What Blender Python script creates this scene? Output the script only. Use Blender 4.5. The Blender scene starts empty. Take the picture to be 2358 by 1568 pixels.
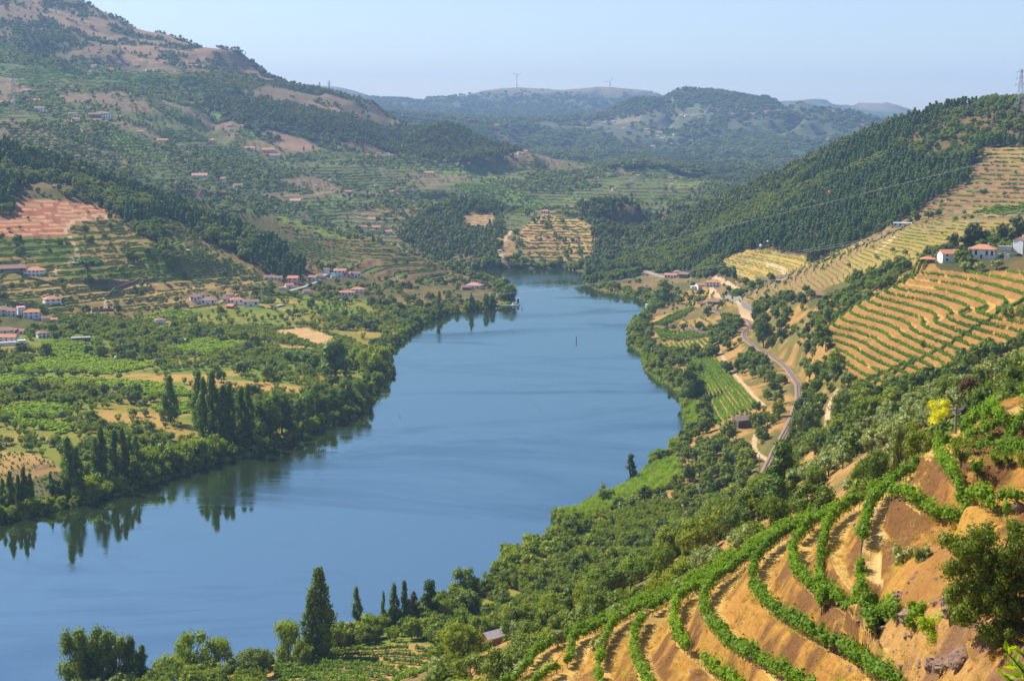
import bpy, math, random
import numpy as np
from mathutils import Vector

# ------------------------------------------------------------------ camera, sky, sun, exposure
scene = bpy.context.scene
C = scene.collection
FPX, CU, CV, PITCH, CAMH = 3239.0, 1179.0, 784.0, math.radians(8.5), 170.0
cam_d = bpy.data.cameras.new('camera')
cam = bpy.data.objects.new('camera', cam_d); C.objects.link(cam)
cam.location = (0, 0, CAMH); cam.rotation_euler = (math.radians(90) - PITCH, 0, 0)
cam_d.sensor_width = 36; cam_d.lens = FPX / 2358 * 36
cam_d.clip_start = 0.5; cam_d.clip_end = 60000
scene.camera = cam

SUN_EL, SUN_AZ = math.radians(46), math.radians(-56)      # azimuth measured from +Y towards +X
world = bpy.data.worlds.new('World'); scene.world = world; world.use_nodes = True
wn = world.node_tree
bg = wn.nodes['Background']
sky = wn.nodes.new('ShaderNodeTexSky'); sky.sky_type = 'NISHITA'; sky.sun_disc = False
sky.sun_elevation = SUN_EL; sky.sun_rotation = SUN_AZ
sky.altitude = 200; sky.air_density = 1.0; sky.dust_density = 0.4; sky.ozone_density = 3.0
tint = wn.nodes.new('ShaderNodeMix'); tint.data_type = 'RGBA'; tint.blend_type = 'MULTIPLY'; tint.inputs[0].default_value = 1
tint.inputs[7].default_value = (1.0, .93, .96, 1); wn.links.new(sky.outputs[0], tint.inputs[6]); wn.links.new(tint.outputs[2], bg.inputs[0]); bg.inputs[1].default_value = 0.098
sun_d = bpy.data.lights.new('sun', 'SUN'); sun = bpy.data.objects.new('sun', sun_d); C.objects.link(sun)
sun_d.energy = 5.0; sun_d.angle = math.radians(0.53); sun_d.color = (1.0, 0.93, 0.82)
sd = Vector((math.sin(SUN_AZ) * math.cos(SUN_EL), math.cos(SUN_AZ) * math.cos(SUN_EL), math.sin(SUN_EL)))
sun.rotation_euler = (-sd).to_track_quat('-Z', 'Y').to_euler(); sun.location = (-300, 300, 900)
scene.view_settings.view_transform = 'Standard'; scene.view_settings.look = 'None'
scene.view_settings.exposure = 0.78; scene.view_settings.gamma = 1
cy = scene.cycles
cy.max_bounces = 6; cy.diffuse_bounces = 2; cy.glossy_bounces = 2; cy.transmission_bounces = 3
cy.volume_bounces = 0; cy.transparent_max_bounces = 6; cy.use_denoising = True
cy.caustics_reflective = False; cy.caustics_refractive = False

# ------------------------------------------------------------------ projection helpers (photo pixels 2358 x 1568)
rng = np.random.default_rng(7); random.seed(7)
cp, sp_ = math.cos(PITCH), math.sin(PITCH)
def ray(u, v):
    x = (np.asarray(u, float) - CU) / FPX; y = (CV - np.asarray(v, float)) / FPX
    return x, cp + sp_ * y, -sp_ + cp * y                     # world direction
def W(u, v, z):                                              # point where the pixel ray meets height z
    x, y, d = ray(u, v); t = (z - CAMH) / d
    return (float(x * t), float(y * t), float(z))
def R(u, v, r):                                              # point at ground distance r on the pixel ray
    x, y, d = ray(u, v); t = r / np.hypot(x, y)
    return (float(x * t), float(y * t), float(CAMH + d * t))
def proj(X, Y, Z):
    z = Z - CAMH
    f = Y * cp - z * sp_; up = Y * sp_ + z * cp
    f = np.where(f < 1, 1, f)
    return CU + FPX * X / f, CV - FPX * up / f
def inpoly(px, py, poly):
    px = np.asarray(px); py = np.asarray(py); ins = np.zeros(px.shape, bool); n = len(poly)
    for i in range(n):
        x1, y1 = poly[i]; x2, y2 = poly[(i + 1) % n]
        if y1 == y2: continue
        c = ((y1 > py) != (y2 > py)) & (px < (x2 - x1) * (py - y1) / (y2 - y1) + x1)
        ins ^= c
    return ins
# value noise
_perm = np.random.default_rng(3).random((256, 256))
def vnoise(x, y):
    xi = np.floor(x).astype(int); yi = np.floor(y).astype(int); fx = x - xi; fy = y - yi
    fx = fx * fx * (3 - 2 * fx); fy = fy * fy * (3 - 2 * fy)
    a = _perm[xi & 255, yi & 255]; b = _perm[(xi + 1) & 255, yi & 255]
    c = _perm[xi & 255, (yi + 1) & 255]; d = _perm[(xi + 1) & 255, (yi + 1) & 255]
    return (a * (1 - fx) + b * fx) * (1 - fy) + (c * (1 - fx) + d * fx) * fy
def fbm(x, y, o=4):
    s = 0; a = 1; t = 0
    for i in range(o):
        s = s + a * vnoise(x * 2 ** i + 17.3 * i, y * 2 ** i + 5.1 * i); t += a; a *= 0.5
    return s / t                                             # 0..1
# ------------------------------------------------------------------ terrain: feature lines -> height field
LN = []
def LR(*p): LN.append([R(*q) for q in p])                    # (u, v, ground distance)
def LZ(*p): LN.append([W(*q) for q in p])                    # (u, v, height)
def crest(drop, *p):
    a = [R(*q) for q in p]; LN.append(a)
    LN.append([(x * 1.13, y * 1.13, z - drop) for x, y, z in a])

# river outline (water edge), z = 0
SHORE_L = [(-700, 1420), (-400, 1330), (-150, 1240), (0, 1205), (80, 1185), (200, 1158), (290, 1132), (400, 1098), (480, 1072), (560, 1052),
           (640, 1027), (700, 1002), (780, 972), (840, 950), (858, 925), (862, 895), (878, 880), (908, 862), (898, 830), (905, 800), (937, 775),
           (985, 742), (1020, 727), (1100, 714), (1150, 705), (1185, 697), (1180, 680), (1165, 662), (1130, 648), (1060, 640), (1000, 632)]
SHORE_F = [(1000, 622), (1060, 621), (1120, 621), (1200, 619), (1300, 620), (1345, 627), (1352, 640)]
SHORE_R = [(1345, 652), (1375, 668), (1430, 678), (1485, 690), (1502, 702), (1482, 727), (1452, 752), (1447, 792), (1480, 815),
           (1484, 848), (1512, 872), (1562, 902), (1575, 940), (1582, 995), (1562, 1030), (1532, 1050), (1490, 1088), (1462, 1120), (1400, 1145),
           (1330, 1178), (1270, 1190), (1300, 1212), (1325, 1218), (1262, 1248), (1165, 1290), (1152, 1325), (1112, 1360), (1000, 1405),
           (950, 1425), (830, 1465), (760, 1490), (640, 1525), (540, 1552), (420, 1575), (330, 1592), (150, 1625), (-200, 1680), (-700, 1740)]
river_uv = SHORE_L + SHORE_F + SHORE_R
river_xy = [W(u, v, 0)[:2] for u, v in river_uv]
for S in (SHORE_L, SHORE_F, SHORE_R):
    LN.append([(*W(u, v, 0)[:2], 0.9) for u, v in S])
# --- left bank flats and lower slopes
LZ((-400, 1120, 6), (0, 1000, 6), (300, 930, 7), (600, 860, 7), (800, 800, 7))
LZ((-400, 900, 12), (0, 860, 9), (300, 800, 9), (600, 760, 9), (900, 700, 8))
LZ((-400, 780, 26), (0, 765, 18), (150, 755, 16), (400, 735, 13), (600, 712, 12), (800, 692, 12), (1000, 668, 10), (1090, 664, 6))
LZ((-300, 650, 46), (0, 640, 42), (100, 632, 42), (200, 652, 36), (330, 648, 32), (500, 640, 30), (600, 640, 27), (700, 650, 20), (800, 655, 16))
LR((-300, 540, 1480), (0, 535, 1430), (160, 530, 1440), (300, 540, 1430), (400, 560, 1390), (520, 600, 1400))
LR((-300, 430, 1560), (40, 420, 1560), (130, 420, 1560), (250, 480, 1520), (350, 500, 1480), (450, 560, 1440), (560, 600, 1440))
crest(75, (-300, 260, 1760), (0, 318, 1720), (100, 355, 1700), (200, 392, 1680), (330, 442, 1640), (450, 480, 1600), (560, 525, 1550), (640, 570, 1500), (700, 618, 1450))
# --- second terraced hill
crest(40, (480, 455, 1850), (560, 470, 1820), (620, 484, 1790), (700, 512, 1740), (760, 534, 1700), (900, 566, 1640), (1000, 604, 1590), (1055, 642, 1550))
LR((640, 600, 1560), (760, 600, 1550), (900, 622, 1540), (1000, 645, 1510))
# --- village hollow and wooded knoll
LZ((600, 470, 60), (760, 510, 34), (870, 545, 22), (960, 570, 12), (1040, 600, 4))
LR((930, 520, 2080), (1000, 480, 2130), (1065, 467, 2150), (1130, 480, 2130))
crest(30, (1000, 470, 2200), (1065, 458, 2200), (1140, 475, 2180), (1180, 500, 2150))
LR((1140, 590, 1740), (1150, 540, 1900), (1200, 560, 1820), (1300, 560, 1830))
LR((1180, 500, 2060), (1240, 492, 2050), (1320, 500, 2000), (1400, 520, 1930), (1480, 545, 1880))
crest(22, (1300, 480, 2080), (1400, 464, 2080), (1450, 462, 2050), (1520, 475, 2020), (1580, 480, 1980))
# --- wide left valley side up to the mountain
LR((300, 400, 2150), (450, 430, 2150), (600, 430, 2300), (800, 440, 2450), (950, 430, 2500), (1100, 430, 2500), (1250, 440, 2500), (1400, 445, 2450), (1560, 452, 2400))
LR((-300, 270, 2600), (0, 290, 2300), (230, 285, 2500), (400, 330, 2500), (600, 370, 2700), (830, 375, 2850), (1000, 385, 2800), (1200, 395, 2900), (1400, 390, 3000), (1560, 390, 3000), (1750, 410, 3000))
LR((0, 180, 3000), (150, 200, 3000), (330, 240, 2900), (500, 290, 2900), (620, 330, 2900), (750, 345, 2950), (900, 360, 2950), (1050, 365, 2850), (1150, 352, 2900))
LR((0, 130, 3350), (250, 160, 3350), (450, 175, 3400), (560, 185, 3450), (700, 215, 3400))
LR((480, 240, 3150), (650, 250, 3250), (800, 280, 3200), (900, 290, 3150), (1000, 320, 3050))
crest(120, (-400, -90, 4700), (-100, -55, 4600), (80, -20, 4500), (200, 0, 4450), (262, 35, 4400), (330, 72, 4300), (385, 82, 4250), (430, 95, 4200), (478, 121, 4150),
      (500, 124, 4100), (528, 122, 4080), (556, 117, 4050), (600, 138, 4000), (640, 168, 3950), (690, 186, 3900), (730, 197, 3850), (790, 212, 3800), (850, 224, 3750), (900, 245, 3600))
crest(90, (900, 245, 3600), (930, 262, 3500), (960, 278, 3400), (1000, 284, 3300), (1020, 270, 3250), (1058, 266, 3200), (1088, 284, 3150), (1130, 320, 3050), (1190, 350, 3000), (1230, 356, 2950))
# --- far mountains
crest(300, (600, 190, 9600), (735, 190, 9500), (765, 190, 9500), (800, 200, 9500), (870, 226, 9300), (905, 230, 9200), (960, 230, 9100), (985, 236, 9100), (1030, 228, 9100), (1090, 215, 9000), (1130, 206, 9000), (1190, 200, 9000),
      (1250, 203, 9000), (1310, 200, 9000), (1345, 196, 9000), (1400, 194, 9000), (1450, 200, 9000), (1520, 207, 8900), (1600, 215, 8800))
LR((900, 270, 7600), (1050, 265, 7600), (1150, 300, 7000), (1300, 270, 7600), (1450, 250, 7800))
LR((1180, 345, 4600), (1260, 350, 4700), (1400, 352, 4600), (1560, 362, 4400), (1700, 385, 4200), (1800, 400, 4200))
LR((1330, 290, 5600), (1450, 290, 5300), (1600, 300, 5200), (1750, 310, 5200), (1850, 330, 5200))
crest(200, (1300, 298, 6300), (1360, 270, 6200), (1420, 240, 6100), (1470, 219, 6000), (1510, 206, 6000), (1550, 199, 6000), (1590, 199, 6000), (1640, 205, 6000), (1700, 217, 5900), (1760, 228, 5800), (1810, 234, 5800), (1860, 243, 5700), (1940, 258, 5600), (2010, 275, 5500), (2080, 300, 5400), (2300, 330, 5200))
crest(300, (1690, 228, 10500), (1740, 224, 10500), (1772, 219, 10500), (1810, 232, 10500), (1845, 230, 10500), (1880, 224, 10500), (1920, 232, 10500), (1960, 236, 10500), (2000, 236, 10500), (2030, 230, 10500), (2060, 239, 10500), (2105, 257, 10500), (2200, 290, 10500), (2400, 300, 10500))
# --- right: forest hill
crest(60, (1420, 606, 1760), (1470, 574, 1790), (1560, 515, 1820), (1640, 470, 1820), (1700, 445, 1820), (1790, 408, 1800), (1870, 366, 1780), (1960, 325, 1750), (2030, 296, 1730),
      (2130, 264, 1690), (2210, 248, 1660), (2290, 236, 1640), (2358, 236, 1600), (2500, 215, 1550), (2900, 190, 1500))
LR((1560, 570, 1680), (1700, 520, 1600), (1850, 480, 1540), (1980, 420, 1520), (2080, 370, 1530), (2180, 320, 1540), (2358, 285, 1530))
LR((1440, 630, 1640), (1500, 628, 1590), (1600, 628, 1530), (1680, 590, 1430), (1780, 585, 1400), (1870, 603, 1310), (1970, 560, 1275), (2050, 520, 1270), (2110, 488, 1260), (2180, 440, 1330), (2240, 380, 1400), (2258, 345, 1450), (2358, 338, 1470), (2700, 320, 1450))
LZ((1370, 655, 4), (1430, 660, 6), (1480, 650, 9), (1560, 645, 14), (1620, 668, 15), (1700, 680, 28))
LR((2110, 505, 1180), (2200, 505, 1200), (2358, 492, 1226), (2700, 480, 1200))
LR((1690, 695, 1165), (1780, 672, 1120), (1900, 652, 1060), (2000, 622, 1010), (2100, 600, 970), (2200, 580, 940), (2358, 560, 930), (2700, 540, 900))
LR((1870, 610, 1250), (2000, 565, 1180), (2110, 518, 1120), (2230, 508, 1120), (2358, 505, 1130))
# --- gully between
LR((1790, 762, 1010), (1850, 745, 990), (1900, 722, 900), (2000, 682, 870), (2080, 655, 870), (2180, 620, 870))
# --- right mid terraces
LR((1960, 885, 640), (1900, 830, 700), (1890, 760, 740), (1960, 705, 775), (2090, 645, 775), (2160, 610, 800), (2270, 597, 805), (2358, 592, 800), (2700, 560, 740))
LR((2060, 905, 615), (2100, 905, 600), (2150, 860, 600), (2250, 820, 580), (2358, 800, 555), (2600, 780, 480))
LR((1990, 800, 690), (2100, 755, 680), (2200, 725, 670), (2358, 700, 640))
# --- slope below them to the railway
LR((1930, 960, 560), (2000, 950, 500), (2100, 950, 420), (2180, 975, 215), (2250, 920, 235), (2335, 858, 262), (2500, 800, 280))
LR((2240, 880, 400), (2330, 840, 400), (2500, 800, 380))
LR((1850, 1100, 380), (1950, 1050, 318), (2050, 1020, 262), (2100, 1010, 232))
LR((1700, 1250, 430), (1760, 1200, 442), (1820, 1160, 400))
RAIL = [(1700, 1210, 16), (1748, 1130, 18), (1765, 1085, 19), (1790, 1030, 20), (1818, 980, 20), (1840, 920, 20), (1838, 885, 20), (1812, 848, 20), (1780, 822, 20), (1740, 800, 20),
        (1716, 782, 20), (1712, 768, 20), (1730, 750, 20), (1722, 738, 20), (1690, 730, 20), (1655, 722, 20), (1636, 712, 20), (1640, 700, 19), (1690, 690, 19)]
LZ(*RAIL)
LZ((1560, 1100, 9), (1620, 1000, 9), (1690, 975, 12), (1730, 935, 13), (1680, 850, 11), (1600, 820, 7), (1560, 750, 7), (1620, 730, 12))
# --- near bank, below the vineyard spur
LZ((300, 1600, 4), (700, 1545, 5), (900, 1500, 7), (1130, 1480, 9), (1300, 1400, 9), (1450, 1300, 9), (1550, 1200, 10), (1620, 1120, 12))
LZ((700, 1700, 12), (1000, 1600, 14), (1200, 1530, 16), (1400, 1440, 18), (1600, 1330, 20), (1700, 1260, 22))
# --- the vineyard spur in the foreground: each vine row lies at one height (drop below the camera)
EDGE = [(2135, 1072), (2085, 1105), (2040, 1135), (1990, 1163), (1938, 1187), (1884, 1210), (1834, 1232), (1790, 1256), (1746, 1284), (1695, 1320), (1650, 1350), (1600, 1378),
        (1562, 1398), (1510, 1424), (1467, 1445), (1425, 1468), (1388, 1487), (1330, 1512), (1262, 1540), (1200, 1566), (1130, 1600)]
def edge_part(u0, du, s):
    return [(u + s * -0.5, v - s) for u, v in EDGE if u0 < u < u0 + du][::-1]
FROWS = {
 'a': (34, [(2008, 1414), (1990, 1385), (1980, 1355), (1981, 1298), (1986, 1240), (1997, 1190), (2020, 1158)] , 2015, 130, 0),
 'b': (36.6, [(1893, 1362), (1887, 1311), (1894, 1257), (1908, 1215), (1930, 1195)], 1932, 110, 0),
 'c': (39, [(2062, 1496), (2036, 1462), (2006, 1438), (1943, 1402), (1877, 1371), (1836, 1338), (1823, 1298), (1830, 1258), (1858, 1228)], 1860, 150, 2),
 'd': (42, [(2070, 1590), (2020, 1556), (1973, 1518), (1912, 1491), (1834, 1453), (1768, 1405), (1733, 1362), (1731, 1322), (1752, 1284)], 1755, 230, 3),
 'e': (45, [(1880, 1604), (1816, 1570), (1768, 1544), (1703, 1508), (1645, 1462), (1620, 1421), (1619, 1380), (1640, 1358)], 1645, 260, 5),
 'f': (48, [(1712, 1600), (1672, 1570), (1615, 1530), (1563, 1487), (1549, 1442), (1559, 1406)], 1561, 300, 9),
 'g': (51, [(1500, 1598), (1484, 1570), (1467, 1538), (1457, 1495), (1466, 1452)], 1468, 420, 15),
 'h': (54, [(1380, 1604), (1377, 1568), (1381, 1530), (1390, 1492)], 1392, 520, 24),
 'i': (57, [(1210, 1600), (1262, 1560), (1320, 1528)], 1325, 420, 32),
 'j': (60, [(1120, 1604), (1200, 1562)], 1200, 330, 40),
 'k': (31, [(2275, 1236), (2217, 1228), (2165, 1208), (2117, 1173), (2070, 1146), (2052, 1138)], 9999, 0, 0),
 'l': (28, [(2318, 1204), (2252, 1163), (2204, 1128), (2176, 1090), (2158, 1046)], 9999, 0, 0),
 'm': (26.3, [(2257, 1112), (2300, 1120), (2358, 1132), (2420, 1140)], 9999, 0, 0),
}
ROW3D = {}; PHI = {}
RISE = {'c': (1323, 5.6), 'd': (1362, 7), 'e': (1421, 5.5), 'f': (1442, 4), 'g': (1495, 2.5), 'h': (1530, 1.2)}   # rows climb a little towards the camera
for k, (dl, pts, u0, du, s) in FROWS.items():
    pts = pts + (edge_part(u0, du, s) if du else [])
    v0, up = RISE.get(k, (2000, 0)); nose = max(range(len(pts)), key=lambda q: -pts[q][0]) if k in RISE else -1
    ROW3D[k] = [W(u, v, CAMH - dl + up * max(v - v0, 0) / (1600 - v0)) for u, v in pts]
    if k != 'b': PHI[len(LN)] = CAMH - dl; LN.append(ROW3D[k])
LR((2200, 1052, 116), (2358, 1056, 114), (2600, 1060, 105))
LR((2140, 1030, 138), (2200, 990, 150), (2280, 960, 145), (2314, 900, 165), (2358, 930, 150), (2600, 880, 150))
LR((2500, 1200, 80), (2600, 1350, 60), (2700, 1500, 45), (2800, 1800, 30))
FTRACK = [(2040, 1165, 136.2), (2012, 1230, 136), (2004, 1300, 136), (2004, 1385, 136), (2024, 1424, 136), (2064, 1474, 136), (2102, 1522, 136), (2142, 1570, 136), (2180, 1625, 136)]
LZ(*FTRACK)
LZ((2075, 1290, 138), (2085, 1350, 138.6), (2120, 1420, 138.8), (2160, 1490, 138.4), (2200, 1568, 137.8)); LZ((2150, 1290, 140), (2220, 1360, 141.5), (2260, 1450, 142), (2320, 1540, 142.2), (2420, 1600, 143))
LR((1150, 1650, 128), (1400, 1650, 115), (1600, 1650, 101), (1800, 1650, 92), (2000, 1650, 82), (2150, 1650, 78)); LR((1200, 1850, 89), (1700, 1850, 73.6), (2000, 1850, 65.6), (2200, 1850, 61.6)); LZ((2200, 1680, 138), (2358, 1720, 141)); LZ((2200, 1290, 140.5), (2280, 1330, 142.5), (2350, 1400, 143.5), (2450, 1450, 144))
LR((1100, 1700, 150), (900, 1800, 150), (600, 1900, 170), (300, 2000, 200), (-500, 1900, 260))
LR((1100, 1690, 200), (1300, 1610, 220), (1500, 1510, 240), (1700, 1420, 255), (1850, 1320, 262), (1990, 1245, 262), (2060, 1180, 240))
LR((2000, 2200, 34), (1500, 2600, 34), (1000, 2700, 34), (0, 2800, 40), (-600, 2800, 50))

A0, A1, R0, R1 = math.radians(-31), math.radians(31), 28.0, 14000.0
def solve(phi=None):
    lines = []
    for q_, L in enumerate(LN):
        P = np.array(L)
        if phi and q_ in phi: P[:, 2] = phi[q_]
        a = np.arctan2(P[:, 0], P[:, 1]); l = np.log(np.hypot(P[:, 0], P[:, 1])); z = P[:, 2]
        A, Lg, Z = [], [], []
        for i in range(len(P) - 1):
            n = int(max(abs(a[i + 1] - a[i]), abs(l[i + 1] - l[i])) / 0.0012) + 2
            t = np.linspace(0, 1, n); A.append(a[i] + (a[i + 1] - a[i]) * t); Lg.append(l[i] + (l[i + 1] - l[i]) * t); Z.append(z[i] + (z[i + 1] - z[i]) * t)
        lines.append((np.concatenate(A), np.concatenate(Lg), np.concatenate(Z)))
    A = np.concatenate([x[0] for x in lines]); Lg = np.concatenate([x[1] for x in lines]); Z = np.concatenate([x[2] for x in lines])
    H = None
    for na, nr, it in ((45, 256, 900), (90, 512, 300), (180, 1024, 150), (360, 2048, 60)):
        ia = np.round((A - A0) / (A1 - A0) * (na - 1)).astype(int); ir = np.round((Lg - math.log(R0)) / math.log(R1 / R0) * (nr - 1)).astype(int)
        ok = (ia >= 0) & (ia < na) & (ir >= 0) & (ir < nr)
        s = np.zeros((nr, na)); c = np.zeros((nr, na))
        np.add.at(s, (ir[ok], ia[ok]), Z[ok]); np.add.at(c, (ir[ok], ia[ok]), 1)
        m = c > 0; tgt = np.where(m, s / np.maximum(c, 1), 0)
        if H is None: H = np.full((nr, na), 60.0)
        else: H = np.repeat(np.repeat(H, 2, 0), 2, 1)[:nr, :na]
        H[m] = tgt[m]
        for k in range(it):
            P = np.pad(H, 1, mode='edge')
            N = 0.25 * (P[:-2, 1:-1] + P[2:, 1:-1] + P[1:-1, :-2] + P[1:-1, 2:])
            H = np.where(m, tgt, H + 1.0 * (N - H))
    for k in range(4):
        P = np.pad(H, 1, mode='edge'); N = 0.25 * (P[:-2, 1:-1] + P[2:, 1:-1] + P[1:-1, :-2] + P[1:-1, 2:]); H = 0.5 * (H + N)
    return H
HB = solve(); HPHI = solve(PHI)
def base_h(az, r, HB=HB):
    fa = np.clip((az - A0) / (A1 - A0), 0, 1) * (HB.shape[1] - 1.001); fr = np.clip(np.log(np.maximum(r, R0) / R0) / math.log(R1 / R0), 0, 1) * (HB.shape[0] - 1.001)
    i = fr.astype(int); j = fa.astype(int); y = fr - i; x = fa - j
    return (HB[i, j] * (1 - x) + HB[i, j + 1] * x) * (1 - y) + (HB[i + 1, j] * (1 - x) + HB[i + 1, j + 1] * x) * y

az = np.concatenate([np.linspace(A0 + 0.002, math.radians(-22), 40)[:-1], np.linspace(math.radians(-22), math.radians(22), 900), np.linspace(math.radians(22), A1 - 0.002, 40)[1:]])
NR = 1750
rr = R0 * np.exp(np.linspace(0, 1, NR) * math.log(R1 / R0))
GA, GR = np.meshgrid(az, rr)
GX, GY = GR * np.sin(GA), GR * np.cos(GA)
GZ = base_h(GA, GR)
inriver = inpoly(GX, GY, river_xy)
GU, GV = proj(GX, GY, GZ)
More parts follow.
